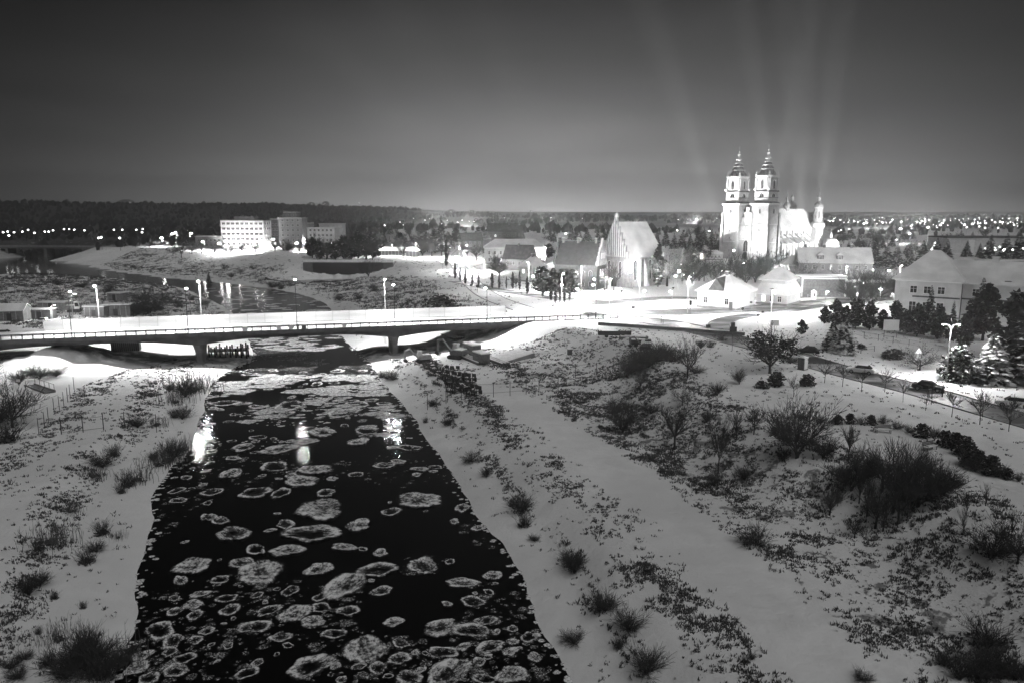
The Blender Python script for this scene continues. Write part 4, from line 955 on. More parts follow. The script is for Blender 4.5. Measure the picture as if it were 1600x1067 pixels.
pv_ = bldg('dark_pavilion', 'long flat dark pavilion with overhanging roof under the tall conifer', 'building', 617, 390, 0); P('wall', MB().bz(0, 20, 0, 8, 0, 4.4), M['brick'], pv_); P('roof', MB().bz(-1.5, 21.5, -1.5, 9, 4.4, 5), M['roof_snow'], pv_)
# small canal bridge; a black slab stands for the shade in its opening
x, y = g(474, 411, ZS); sb2 = T('canal_bridge', 'short dark bridge with bright snowy deck over the gap in the embankment', 'bridge', (x, y, 0), R(-2))
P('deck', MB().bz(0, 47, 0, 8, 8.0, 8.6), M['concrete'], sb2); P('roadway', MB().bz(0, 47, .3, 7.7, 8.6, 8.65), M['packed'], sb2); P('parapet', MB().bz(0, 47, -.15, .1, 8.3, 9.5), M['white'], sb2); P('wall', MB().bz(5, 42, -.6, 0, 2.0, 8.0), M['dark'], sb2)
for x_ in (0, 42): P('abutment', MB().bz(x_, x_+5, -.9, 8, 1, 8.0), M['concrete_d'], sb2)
# far bridge over upper river
x, y = g(40, 390, 6); fb = T('far_low_bridge', 'low dark bridge across the upper river far left', 'bridge', (x, y, 0), R(-4)); P('deck', MB().bz(-70, 75, 0, 9, 6.6, 7.8), M['concrete_d'], fb); P('parapet', MB().bz(-70, 75, -.2, 0, 7.8, 8.9), M['concrete'], fb)
for x_ in (-45, -15, 15, 45): P('pier', MB().bz(x_-1, x_+1, 0, 9, -.5, 6.6), M['concrete_d'], fb)
# distant tower blocks on the skyline
for px, ptop, w, lb in ((491, 318, 24, 'left one of two close tower blocks on the skyline'), (513, 317, 24, 'right one of two close tower blocks on the skyline'), (455, 321, 12, 'faint narrow tower block left of the close pair on the skyline'), (582, 322, 14, 'faint lone tower block on the skyline over the long shed'), (706, 329, 30, 'wide tower block on the skyline left of the bright far sign'), (738, 330, 26, 'wide tower block on the skyline right of the bright far sign'), (829, 330, 8, 'thin chimney like tower on the skyline above the dark hall'), (205, 314, 55, 'broad faint block on the wooded ridge far left'), (114, 313, 8, 'thin mast tower on the wooded ridge far left')):
    d = 3000; x = (px-800)/FOC*d; zt = CAMH+(328.5-ptop)/FOC*d
    b0 = T('tower_block', lb, 'tower block', (x, d, 0), 0, 'tower blocks on the skyline'); P('wall', MB().bz(-w/2, w/2, 0, 14, 0, zt), M['plaster2'], b0); P('roof', MB().bz(-w*.3, w*.3, 4, 10, zt, zt+3), M['roof_dark'], b0)
    if w > 20:
        for _ in range(5): P('window', MB().bz(-1.1, 1.1, -.12, -.02, 0, 1.8), M['lit'], b0, (random.uniform(-w/2+2, w/2-2), 0, random.uniform(zt-24, zt-5)))
fh_ = bldg('warehouse', 'long pale warehouse far behind the conifers at the right', 'warehouse', 1478, 396, -3); P('wall', MB().bz(0, 58, 0, 25, 0, 9.5), M['plaster'], fh_); P('roof', MB().bz(-.4, 58.4, -.4, 25, 9.5, 10.2), M['roof_dark'], fh_); P('door', MB().bz(13, 17, -.1, -.01, 0, 8.5), M['white'], fh_)
fh2 = bldg('garage_building', 'low dark garage with flat snowy roof behind the big hipped house', 'garage', 1538, 424, -6); P('wall', MB().bz(0, 24, 0, 10, 0, 4.4), M['plaster2'], fh2); P('roof', MB().bz(-.3, 24.3, -.3, 10.3, 4.4, 4.8), M['roof_snow'], fh2)
for i in range(3): P('door', MB().bz(8+i*5, 12+i*5, -.1, -.01, 0, 3.2), M['dark'], fh2)

# floodlights: on the lawns round cathedral and church
def loc2w(t, x, y, z=0):
    a = t.rotation_euler[2]; return (t.location[0]+x*math.cos(a)-y*math.sin(a), t.location[1]+x*math.sin(a)+y*math.cos(a), ZS+z)
def fl(t, p, q, power, size, lb): a = loc2w(t, *p); b = loc2w(t, *q); flood(*a, *b, power, size, lb)
fl(ct, (-24, 16, .3), (0, 9, 16), 55000, 80, 'floodlight on the lawn before the left cathedral tower')
fl(ct, (-24, -14, .3), (0, -9, 18), 42000, 80, 'floodlight on the lawn before the right cathedral tower')
fl(ct, (-30, 4, .3), (0, 8, 46), 150000, 45, 'floodlight aimed at the cathedral tower domes')
fl(ct, (-26, -2, 7), (0, -9, 44), 90000, 30, 'mast floodlight aimed at the right tower belfry')
fl(ct, (14, -34, .3), (16, -8, 10), 22000, 90, 'floodlight south of the cathedral nave, near the towers')
fl(ct, (34, -38, .3), (34, -4, 16), 46000, 90, 'floodlight south of the cathedral nave, middle')
fl(ct, (44, -46, .3), (57, -9, 22), 90000, 70, 'floodlight south of the cathedral east turret')
fl(ob, (8, -16, .3), (9, 0, 9), 16000, 110, 'added floodlight brightening the far office block, left'); fl(ob, (25, -16, .3), (24, 0, 9), 16000, 110, 'added floodlight brightening the far office block, right')  # pair of lamps added to brighten the office front
fl(ch, (-13, -4, .3), (0, -5.5, 12), 42000, 95, 'floodlight before the stepped church gable')
fl(ch, (-12, -14, .3), (0, -8, 16), 12000, 80, 'floodlight at the right of the church gable')
fl(ch, (10, -25, .3), (9, -11, 11), 14000, 95, 'floodlight beside the church nave wall')
fl(ch, (26, -20, .3), (19, -9, 9), 7000, 90, 'floodlight beside the church apse')
fl(ha, (25, -3, .3), (16, 4, 10), 2500, 80, 'floodlight at the lit stepped gable of the dark hall')
# searchlights whose shafts show in the mist
BE = [((6, 15), -44, 5, 5), ((12, -15), -20, 3, 5), ((30, -18), -9, 3, 4), ((34, -14), 3, 4, 6), ((44, -16), 18, 4, 7), ((40, 18), 34, 3, 7)]
for i, (p, sx, el, sz) in enumerate(BE):
    a = loc2w(ct, p[0], p[1], 1); flood(a[0], a[1], a[2], a[0]+sx, a[1]+30, a[2]+140, 3.6e7, 6+el, 'upward beam floodlight beside the cathedral, %s' % ('leaning far left', 'leaning left', 'upright', 'leaning right', 'leaning far right', 'leaning hard left behind')[i], 1.0, .2)
for i, (p, sx, sy) in enumerate((((-6, 4), -70, 60), ((-8, 8), -105, 40), ((-4, 3), -40, 60))):
    a = loc2w(ch, p[0], p[1], 1); flood(a[0], a[1], a[2], a[0]+sx, a[1]+30, a[2]+100, 1.5e7, 9, 'upward beam floodlight beside the church gable, %s' % ('leaning left', 'leaning far left', 'steepest')[i], 1.0, .2)

# ------------------------------------------------------------------ vegetation prototypes
def snow_needle_mat(name, amount):
    m, n, l, b, out = newmat(name)
    ge = n.new('ShaderNodeNewGeometry'); sp = n.new('ShaderNodeSeparateXYZ'); l.new(ge.outputs['Normal'], sp.inputs[0])
    ab = n.new('ShaderNodeMath'); ab.operation = 'ABSOLUTE'; l.new(sp.outputs[2], ab.inputs[0])
    tcn = n.new('ShaderNodeTexCoord'); z = n.new('ShaderNodeTexNoise'); z.inputs['Scale'].default_value = 1.1; z.inputs['Detail'].default_value = 4; l.new(tcn.outputs['Object'], z.inputs['Vector'])
    q = n.new('ShaderNodeMath'); q.operation = 'MULTIPLY'; l.new(ab.outputs[0], q.inputs[0]); l.new(z.outputs[0], q.inputs[1])
    r = n.new('ShaderNodeValToRGB'); l.new(q.outputs[0], r.inputs[0]); r.color_ramp.elements[0].position = .52-amount*.3; r.color_ramp.elements[0].color = (.022,)*3+(1,); r.color_ramp.elements[1].position = .60-amount*.3; r.color_ramp.elements[1].color = (.62,)*3+(1,)
    l.new(r.outputs[0], b.inputs['Base Color']); b.inputs['Roughness'].default_value = .85
    return m
M['bough'] = snow_needle_mat('dark_boughs', .12); M['bough_s'] = snow_needle_mat('snowy_boughs', .45)
def rv(a, b): return random.uniform(a, b)
def branch(mb, p, d, L_, r, lev, maxlev, spread, up, twr):
    segs = 3 if lev == 0 else 2; q = Vector(p); dd = Vector(d)
    for i in range(segs):
        dd = (dd+Vector((rv(-1, 1), rv(-1, 1), rv(-.5, .9)*up))*.16).normalized(); e = q+dd*(L_/segs); r1 = r*(.82 if i < segs-1 else .7)
        mb.tube(q, e, r, r1, 4 if lev < 2 else 3)
        if lev < maxlev:
            for _ in range(2 if lev < 2 else 2):
                a = dd.orthogonal().normalized(); a.rotate(Matrix.Rotation(rv(0, 6.28), 3, dd)); nd = (dd*rv(.5, .9)+a*spread*rv(.6, 1.1)+Vector((0, 0, .15*up))).normalized()
                branch(mb, q+(e-q)*rv(.2, .95), nd, L_*rv(.5, .72), max(r1*.62, twr), lev+1, maxlev, spread, up, twr)
        q = e; r = r1
    if lev < maxlev: branch(mb, q, dd, L_*.7, max(r*.8, twr), lev+1, maxlev, spread, up, twr)
def bare_tree(h, trunk_h, tr, nb, spread, up, maxlev=4, twr=.026, name='bare_tree', cat='tree', mat='twig', stems=1, lean=.06):
    t = T(name, 'x', cat)
    tm_ = MB(); cm = MB()
    for s_ in range(stems):
        d0 = Vector((rv(-lean, lean)+(math.cos(s_*2.4)*.35 if stems > 1 else 0), rv(-lean, lean)+(math.sin(s_*2.4)*.35 if stems > 1 else 0), 1)).normalized(); top = d0*trunk_h
        tm_.tube((0, 0, -.4), d0*.4, tr*1.3, tr, 7); tm_.tube(d0*.4, top, tr, tr*.75, 7)
        for i in range(nb):
            a = i*2.4+rv(-.4, .4); base = d0*(trunk_h*rv(.62, 1.0)); dr_ = Vector((math.cos(a)*spread, math.sin(a)*spread, rv(.55, 1.1)*up)).normalized()
            branch(cm, base, dr_, (h-trunk_h)*rv(.42, .58), tr*.5, 1, maxlev, spread*.9, up, twr)
        branch(cm, top, d0, (h-trunk_h)*.5, tr*.6, 1, maxlev, spread*.8, up, twr)
    P('trunk', tm_, M['bark'], t); P('crown', cm, M[mat], t)
    return proto_done(t)
def conifer(h, rad, mat='bough', taper=1.0, dens=1.0, trunk=.12, name='conifer', start=.12, droop=.35):
    t = T(name, 'x', 'tree'); P('trunk', MB().tube((0, 0, -.4), (0, 0, h*.95), h*.016+.05, .02, 6), M['bark'], t)
    m = MB(); z = h*start
    while z < h*.985:
        f = 1-(z-h*start)/(h*(1-start)); rr = rad*(f**taper)*rv(.85, 1.1)+.12; nb_ = max(5, int((8+13*f)*dens))
        for i in range(nb_):
            a = rv(0, 6.28); L_ = rr*rv(.65, 1.12); w = L_*.20+.07; ca, sa = math.cos(a), math.sin(a); z0 = z+rv(-.1, .1)*h*.06
            def pt(u, v, dz): return (ca*u-sa*v, sa*u+ca*v, z0+dz)
            dz1, dz2 = -droop*L_*.35+L_*.12, -droop*L_*.9+L_*.2
            m.quad(pt(.02, 0, 0), pt(L_*.45, -w, dz1-.08*w), pt(L_*.55, 0, dz1+.10), pt(L_*.45, w, dz1-.08*w))
            m.quad(pt(L_*.55, 0, dz1+.1), pt(L_*.45, -w, dz1-.08), pt(L_*.8, -w*.75, dz2), pt(L_, 0, dz2+.03)); m.quad(pt(L_*.55, 0, dz1+.1), pt(L_, 0, dz2+.03), pt(L_*.8, w*.75, dz2), pt(L_*.45, w, dz1-.08))
            m.quad(pt(L_*.3, -w*.5, dz1), pt(L_*.75, -w*1.2, dz2-.1), pt(L_*.62, -w*.4, dz1)); m.quad(pt(L_*.3, w*.5, dz1), pt(L_*.62, w*.4, dz1), pt(L_*.75, w*1.2, dz2-.1))
        z += h*.024*rv(.8, 1.2)*(1.25-.45*f)+.05
    P('crown', m, M[mat], t); return proto_done(t)
def leafblob(mb, c, r, n, s, flat=1.0):
    for _ in range(n):
        v = Vector((random.gauss(0, 1), random.gauss(0, 1), random.gauss(0, 1))).normalized()*(rv(.25, 1)**.5); p = Vector((c[0]+v.x*r[0], c[1]+v.y*r[1], c[2]+v.z*r[2]))
        a = Vector((rv(-1, 1), rv(-1, 1), rv(-.6, .6))).normalized(); b = a.cross(Vector((rv(-1, 1), rv(-1, 1), rv(-1, 1)))).normalized(); q = s*rv(.6, 1.5)
        mb.quad(p-a*q-b*q*.35, p+a*q*.2-b*q*.6, p+a*q, p+b*q*.6)
def leafy(h, rad, name, cat, trunk_h=.6, blobs=14, n=60, s=.28, mat='bough', shape=1.0):
    t = T(name, 'x', cat); m = MB(); tr_ = MB(); tr_.tube((0, 0, -.3), (0, 0, h*.8), rad*.06+.04, .03, 6)
    for i in range(blobs):
        f = (i+.5)/blobs; z = trunk_h+(h-trunk_h)*f*.94; w = rad*math.sin(math.pi*(.18+.78*f))**shape
        for k in range(3):
            a = rv(0, 6.28); rr = w*rv(.2, .62); leafblob(m, (math.cos(a)*rr, math.sin(a)*rr, z), (w*.5, w*.5, (h-trunk_h)/blobs*1.5), n//2, s)
            if k == 0: tr_.tube((0, 0, z*.6), (math.cos(a)*rr, math.sin(a)*rr, z), .05, .02, 4)
    P('trunk', tr_, M['bark'], t); P('crown', m, M[mat], t); return proto_done(t)
def stem_bush(h, n, spread, mat='twig', name='shrub', cat='shrub', tips=0, thick=.02, kink=.3, foot=.25):
    t = T(name, 'x', cat); m = MB(); cr_ = MB()
    for _ in range(n):
        a = rv(0, 6.28); f = rv(0, 1)**.6*spread; d = Vector((math.cos(a)*f, math.sin(a)*f, 1)).normalized(); b = Vector((random.gauss(0, foot*.6), random.gauss(0, foot*.6), -.1)); L_ = h*rv(.6, 1.0)
        mid = b+d*L_*.5; e = mid+(d+Vector((rv(-kink, kink), rv(-kink, kink), 0))).normalized()*L_*.5
        m.tube(b, mid, thick, thick*.8, 3); m.tube(mid, e, thick*.8, thick*.3, 3)
        for _k in range(tips):
            q = mid+(e-mid)*rv(0, .9); m.tube(q, q+(d+Vector((rv(-.8, .8), rv(-.8, .8), rv(0, .6)))).normalized()*L_*rv(.12, .3), thick*.6, thick*.25, 3)
    leafblob(cr_, (0, 0, h*.12), (h*spread*.35+.2, h*spread*.35+.2, h*.12), 40, .12)
    P('stems', m, M[mat], t)['kind'] = 'stuff'; P('base_litter', cr_, M['grass'], t)['kind'] = 'stuff'; return proto_done(t)
random.seed(11)
BT = [bare_tree(8, 2.2, .20, 5, .75, 1.0), bare_tree(8, 1.5, .18, 6, .95, .9), bare_tree(9, 2.6, .22, 5, .6, 1.25), bare_tree(7, .8, .13, 4, .7, 1.1, stems=3), bare_tree(8, 3.0, .16, 5, .5, 1.2, maxlev=4)]
BF = [bare_tree(9, 2.5, .25, 6, .85, .9, mat='twig_f'), bare_tree(9, 3, .25, 5, .65, 1.1, mat='twig_f')]
SAP = [bare_tree(3.4, 1.7, .035, 4, .6, 1.1, maxlev=3, twr=.016, name='sapling'), bare_tree(3.2, 1.4, .035, 4, .8, .9, maxlev=3, twr=.016, name='sapling')]
THIN = [bare_tree(5, 1.2, .06, 5, .35, 1.6, maxlev=3, twr=.014, name='young_bare_tree'), bare_tree(5, .6, .05, 6, .45, 1.4, maxlev=3, twr=.014, name='young_bare_tree')]
CN = [conifer(12, 3.2), conifer(12, 2.6, taper=.85), conifer(11, 3.6, start=.06)]
CS = [conifer(8, 3.0, 'bough_s', start=.03), conifer(7, 3.2, 'bough_s', taper=.7, start=.03)]
PINE = [leafy(9, 3.4, 'pine_tree', 'tree', 1.6, 12, 60, .45), leafy(8, 3.0, 'pine_tree', 'tree', 1.0, 12, 60, .42)]
COLM = [leafy(6, .75, 'columnar_tree', 'tree', .5, 14, 26, .22), leafy(6, .6, 'columnar_tree', 'tree', .6, 14, 24, .2)]
IVY = [leafy(12, 2.3, 'ivy_covered_tree', 'tree', 1.5, 14, 60, .45)]
RB = [leafy(2.0, 1.7, 'round_bush', 'bush', .05, 8, 90, .16, shape=.6), leafy(2.2, 1.4, 'round_bush', 'bush', .05, 8, 80, .16, shape=.5)]
RBS = [leafy(4.5, 2.6, 'snowy_bush', 'bush', .1, 10, 80, .26, 'bough_s', .7)]
SB = [bare_tree(2.0, .15, .022, 5, .8, 1.0, maxlev=3, twr=.010, name='shrub', cat='shrub', stems=5), bare_tree(1.8, .12, .02, 4, 1.0, .8, maxlev=3, twr=.010, name='shrub', cat='shrub', stems=6), bare_tree(2.2, .2, .022, 5, .6, 1.2, maxlev=3, twr=.010, name='shrub', cat='shrub', stems=5), stem_bush(1.8, 90, .6, tips=3, thick=.013, kink=.7)]
REED = [stem_bush(1.7, 110, .22, 'reed', 'reed_clump', 'reeds', kink=.25, thick=.014, foot=1.3, tips=2), stem_bush(1.4, 90, .3, 'reed', 'reed_clump', 'reeds', kink=.35, thick=.014, foot=1.0, tips=2)]
def half_leafed():
    t = bare_tree(8, 1.6, .22, 7, .9, .95, name='half_leafed_tree'); m = MB()
    for i in range(46): a = rv(0, 6.28); q = rv(.2, 1)**.6*3.3; leafblob(m, (math.cos(a)*q, math.sin(a)*q, rv(2.6, 6.6)), (.75, .75, .55), 26, .2)
    P('dry_leaves', m, M['bough'], t); return proto_done(t)
HALF = half_leafed()
ORD = ['leftmost', 'second from left', 'third from left', 'fourth from left', 'fifth from left', 'sixth from left', 'seventh from left', 'eighth from left', 'ninth from left', 'tenth from left', 'eleventh from left', 'twelfth from left']
def hp(h, px_h, x, y, z): return px_h*depth(x, y, z)/FOC/h
HP = {}
def height_of(p):
    if p.name not in HP: HP[p.name] = max(v.co.z for ch in PK[p.name] for v in ch.data.vertices)
    return HP[p.name]
def grow_at(protos, px, py, hpx, label, group=None, wide=1.0, plateau=False):
    p = random.choice(protos)
    if plateau: (x, y), z = g(px, py, ZS), None; z = zat(x, y)
    else: x, y, z = at(px, py)
    k = hp(height_of(p), hpx, x, y, z); return place(p, (x, y, z-.05), rv(0, 6.28), (k*wide, k*wide, k), label, group)
def row(protos, lst, noun, where, group, wide=1.0, plateau=True):
    lst = sorted(lst); n = len(lst)
    for i, (px, py, h) in enumerate(lst):
        o_ = ORD[i] if i < len(ORD) and n <= 24 else ('rightmost' if i == n-1 else None)
        if n > 12 and i >= n/2: o_ = ORD[n-1-i].replace('left', 'right') if n-1-i < len(ORD) else None
        lb = noun+' '+where+(', '+o_ if o_ and n > 1 else '')
        grow_at(protos, px, py, h, lb, group, wide*rv(.9, 1.1), plateau)
# single trees of the park slope
for pr_, px, py, h, w, lb in ((BT[0], 1074, 590, 72, 1, 'bare tree standing on the snowy mound before the road junction'), (HALF, 1203, 583, 90, 1.15, 'large dark bare tree beside the portable toilet'), (BT[3], 1245, 715, 110, 1.0, 'large many stemmed bare tree left of the thicket'),
    (BT[2], 1054, 702, 92, 1.0, 'upright bushy bare tree on the grassy bank'), (BT[3], 973, 676, 62, .95, 'many stemmed bare tree at the foot of the bank left'), (BT[1], 1066, 633, 42, 1.1, 'small round bare tree above the bushy bank tree'), (BT[4], 1178, 678, 52, 1.2, 'small dark tree with flat crown left of the large many stemmed tree'),
    (BT[2], 1122, 740, 105, .5, 'tall thin bare tree on the bank below the small round tree'), (BT[0], 1150, 686, 60, .6, 'slender bare tree beside the flat crowned tree'), (BT[0], 1000, 609, 44, .8, 'pale young bare tree right of the round shrub on the bank'),
    (BT[2], 1395, 800, 120, 1.1, 'dense bare tree in the middle of the dark thicket'), (BT[1], 1590, 880, 100, 1.0, 'dark bare tree at the right edge low in the picture'), (BT[1], 20, 668, 95, 1.2, 'big bare tree at the left edge by the fence posts'), (BT[0], -25, 640, 100, 1.1, 'bare tree cut by the left edge'),
    (BT[1], 1348, 488, 62, 1.2, 'wide bare tree before the bright crossing lamps'), (BT[3], 1335, 460, 50, 1.4, 'bare tree before the brick annexe pale wall'), (BT[1], 1437, 578, 48, 1.6, 'wide dark low tree behind the triangular signs'), (BT[0], 1300, 462, 34, 1, 'snowy shrubby tree at the brick annexe wall'),
    (BT[3], 1155, 600, 30, 1, 'small bare shrubby tree left of the large dark tree'), (BT[4], 1325, 715, 62, 1.0, 'thin bare tree right of the large many stemmed tree')):
    HP.setdefault(pr_.name, height_of(pr_)); grow_at([pr_], px, py, h, lb, None, w)
for pr_, px, py, h, w, lb in ((IVY[0], 1028, 449, 68, 1, 'dark ivy covered tree right of the church apse'), (BF[0], 1042, 448, 72, 1.1, 'frosted bare tree behind the ivy covered tree'), (BF[1], 1075, 432, 45, 1.6, 'bare tree above the left villa roof'),
    (CN[0], 690, 400, 62, .9, 'tall dark conifer beside the town street lamps'), (CS[0], 1318, 552, 66, 1.0, 'snow laden conifer beside the low fence'), (CS[1], 1300, 548, 46, .9, 'smaller snow laden conifer in front of the tall one'), (CN[2], 1530, 512, 78, 1.15, 'tall dark spruce before the big house right wall'),
    (PINE[0], 1535, 532, 92, 1.0, 'tall broad pine hiding the big house right wall'), (CN[1], 1450, 518, 72, .85, 'pointed dark spruce before the big house left windows'), (CN[1], 1487, 520, 50, .8, 'short pointed spruce between the spruce and broad pine'), (CS[1], 1548, 598, 78, 1.1, 'snow dusted dark conifer right of the twin lamp'),
    (PINE[1], 1580, 560, 110, 1.0, 'dark conifer mass at the right edge'), (CN[0], 1605, 600, 130, 1.1, 'tall dark conifer cut by the right edge'), (CS[0], 728, 378, 18, .9, 'christmas tree shape glowing by the gabled town houses'), (PINE[1], 1252, 523, 25, 1.1, 'small round dark tree right of the loop road'),
    (RBS[0], 1497, 596, 62, 1.0, 'snowy round bush lit by the twin lamp'), (RBS[0], 640, 482, 26, 1.5, 'snowy bush lit by the lamp behind the barrier'), (RB[0], 690, 482, 26, 1.8, 'large dark round bush beyond the bridge barrier'), (RB[1], 1262, 603, 20, 1.3, 'round dark bush below the portable toilet'),
    (RB[0], 1190, 606, 13, 1.5, 'small dark bush left of the pair under the big tree'), (RB[1], 1213, 603, 24, 1.2, 'dark bush touching the small one under the big tree'), (IVY[0], 698, 418, 44, .55, 'dark narrow column tree at the lower town street end'), (CN[2], 325, 418, 22, 1.0, 'lone dark conifer on the far snowy bank'),
    (RB[0], 1395, 560, 16, 2.0, 'low dark bush left of the wide low tree'), (RB[1], 1305, 545, 11, 2.4, 'low dark bush inside the low fence'), (RB[0], 1345, 545, 9, 1.6, 'small dark bush at the right end of the low fence')):
    grow_at([pr_], px, py, h, lb, None, w, True)
row(PINE, [(1288, 506, 30), (1305, 510, 44), (1322, 512, 36), (1336, 514, 52), (1358, 516, 48), (1378, 516, 34), (1398, 518, 50), (1414, 522, 40), (1432, 526, 54), (1444, 524, 38), (1464, 530, 56), (1482, 536, 40), (1505, 548, 60)], 'dark pine', 'in the row behind the low fence and billboard', 'dark pines before the big house')
row(COLM, [(x, y, h) for x, y, h in ((711, 436, 26), (719, 440, 22), (727, 444, 24), (738, 447, 20), (748, 449, 24), (769, 451, 26), (780, 453, 30), (791, 452, 20), (801, 451, 26), (812, 454, 30), (824, 460, 28), (848, 464, 30), (861, 470, 32), (868, 474, 34), (875, 473, 24), (882, 473, 32), (890, 470, 28))], 'small columnar tree', 'in the roadside row', 'columnar trees along the town lane')
row(CN, [(860, 378, 20), (865, 380, 22), (893, 376, 24), (900, 378, 22), (917, 378, 24), (934, 377, 18), (944, 376, 18), (950, 375, 22), (1012, 388, 26), (1026, 390, 30), (1040, 388, 32), (1053, 392, 28), (1066, 390, 30), (1090, 392, 34), (1078, 396, 30), (1100, 384, 28), (1112, 388, 30), (1120, 392, 26), (814, 372, 22)], 'dark conifer', 'on the skyline behind the church', 'conifers behind the church', 1.25)
row(CN, [(1312, 412, 30), (1330, 418, 34), (1346, 420, 44), (1365, 422, 50), (1384, 424, 44), (1362, 412, 40), (1400, 422, 42), (1420, 420, 38), (1440, 420, 44), (1462, 412, 40), (1478, 410, 36), (1545, 414, 46), (1570, 415, 50), (1590, 412, 50), (1510, 402, 26), (1530, 404, 24)], 'tall dark conifer', 'between the cathedral and big hipped house', 'conifers right of the cathedral', 1.35)
row(BT, [(1115, 448, 44), (1125, 452, 50), (1134, 446, 58), (1150, 440, 48), (1165, 446, 50), (1180, 442, 54), (1193, 446, 60), (1205, 440, 50), (1230, 452, 42), (1238, 458, 36), (1100, 440, 42), (1220, 430, 48)], 'dark bare tree', 'before the floodlit cathedral towers', 'bare trees before the cathedral')
row(BT, [(905, 455, 44), (914, 452, 50), (925, 450, 46), (937, 452, 50), (948, 452, 42), (959, 454, 46), (870, 450, 36), (850, 450, 32), (858, 452, 34)], 'bare tree', 'against the lit church gable', 'bare trees before the church')
row(PINE+RB, [(842, 452, 26), (852, 455, 34), (864, 456, 38), (876, 456, 36), (888, 457, 38), (898, 456, 30), (846, 446, 30)], 'dark dense shrub', 'before the wall of the dark hall', 'dark shrubs before the hall')
row(BT, [(495, 404, 34), (510, 406, 36), (525, 404, 32), (540, 404, 38), (555, 402, 42), (570, 402, 46), (582, 408, 40), (600, 400, 34), (615, 398, 34), (488, 402, 40), (575, 420, 30), (660, 400, 34), (675, 402, 30), (630, 404, 26)], 'dark dense tree', 'on the far embankment left of the town', 'trees on the far embankment', 1.4)
row(BT+BF, [(270, 396, 20), (283, 398, 24), (300, 396, 22), (315, 396, 26), (335, 396, 22), (357, 397, 20), (378, 398, 22), (400, 397, 18), (430, 396, 20), (447, 397, 26), (468, 398, 22), (350, 408, 14), (375, 412, 14), (395, 410, 12), (360, 414, 10)], 'small bare tree', 'before the office block and its lamps', 'trees before the office block', 1.3)
row(BT, [(560, 372, 30), (568, 372, 34), (600, 374, 22), (620, 372, 20), (425, 384, 40), (433, 384, 40), (640, 372, 24), (655, 372, 22), (680, 374, 24), (550, 378, 30)], 'tall bare poplar', 'far behind the embankment', 'poplars far behind the embankment', .6)
row(BT+BF, [(1330, 470, 40), (1345, 466, 44), (1360, 470, 38), (1376, 466, 42), (1390, 462, 40), (1402, 466, 44), (1366, 460, 46), (1384, 456, 40)], 'bare tree', 'before the low wall beside the big hipped house', 'bare trees beside the crossing', 1.3)
row(BT+BF, [(1080, 446, 40), (1092, 440, 44), (1066, 440, 38), (1140, 456, 40), (1120, 460, 36), (1216, 462, 44), (1224, 454, 46), (1046, 436, 40), (1244, 448, 40), (1258, 440, 36)], 'bare tree', 'among the villas below the cathedral', 'bare trees among the villas', 1.4)
row(BT+BF, [(730, 404, 26), (745, 410, 30), (758, 404, 26), (775, 420, 28), (780, 430, 30), (835, 430, 34), (842, 420, 30), (698, 396, 30), (710, 390, 26), (806, 450, 22)], 'bare tree', 'among the old houses by the town street', 'bare trees among the old houses', 1.4)
row([PINE[0], PINE[1], HALF], [(488, 404, 34), (500, 406, 30), (512, 405, 36), (524, 406, 30), (537, 405, 38), (549, 406, 34), (560, 404, 44), (572, 406, 50), (583, 404, 42), (598, 392, 26), (625, 392, 30), (636, 394, 24), (656, 392, 32), (668, 394, 28), (680, 396, 34)], 'dense dark tree', 'behind the canal bridge and long shed', 'dense trees behind the canal bridge', 1.2)
row([PINE[1], HALF], [(700, 384, 22), (712, 380, 24), (852, 398, 22), (858, 404, 24), (760, 374, 16), (776, 376, 14), (1130, 398, 30), (1118, 402, 26), (1098, 410, 30), (1078, 412, 30)], 'round dark tree', 'between the old houses and the cathedral', 'round trees of the old town', 1.2)
# dense far trees: individual bare crowns behind the town
fx = []
random.seed(5)
for i in range(120):
    px = rv(240, 1130); py = rv(362, 380)-(4 if px > 700 else 0); fx.append((px, py, rv(9, 17)))
for i in range(60): fx.append((rv(1300, 1600), rv(374, 402), rv(14, 26)))
for i in range(70): fx.append((rv(0, 350), rv(372, 388), rv(10, 20)))
for px, py, h in fx: grow_at(BT[:3] if random.random() < .6 else CN[:1], px, py, h, 'dark tree in the woods behind the town, %s' % ('far left' if px < 250 else 'left of the town street' if px < 720 else 'behind the town roofs' if px < 1200 else 'right of the cathedral'), 'trees of the far woods', 1.5, True)
# saplings with stakes along the service road
row(SAP, [(1288, 598, 42), (1316, 604, 40), (1346, 612, 40), (1382, 612, 44), (1411, 628, 38), (1446, 641, 32), (1455, 632, 30), (1487, 651, 46), (1531, 663, 60), (1535, 651, 46), (1576, 674, 58), (1579, 663, 50), (1240, 620, 40)], 'young staked sapling', 'on the snowy verge beside the service road', 'saplings along the service road', 1.1)
# hedge row along the path
row(RB+SB[:2], [(1308, 662, 16), (1328, 662, 18), (1345, 664, 18), (1361, 664, 18), (1380, 662, 18), (1400, 670, 18), (1420, 676, 18), (1440, 683, 24), (1458, 684, 22), (1478, 696, 26), (1490, 700, 28), (1506, 712, 34), (1520, 728, 36), (1524, 736, 30), (1548, 742, 34), (1560, 745, 28), (1574, 748, 20), (1592, 752, 18)], 'clipped shrub', 'in the hedge row beside the curved path', 'shrubs of the hedge row', 1.0)
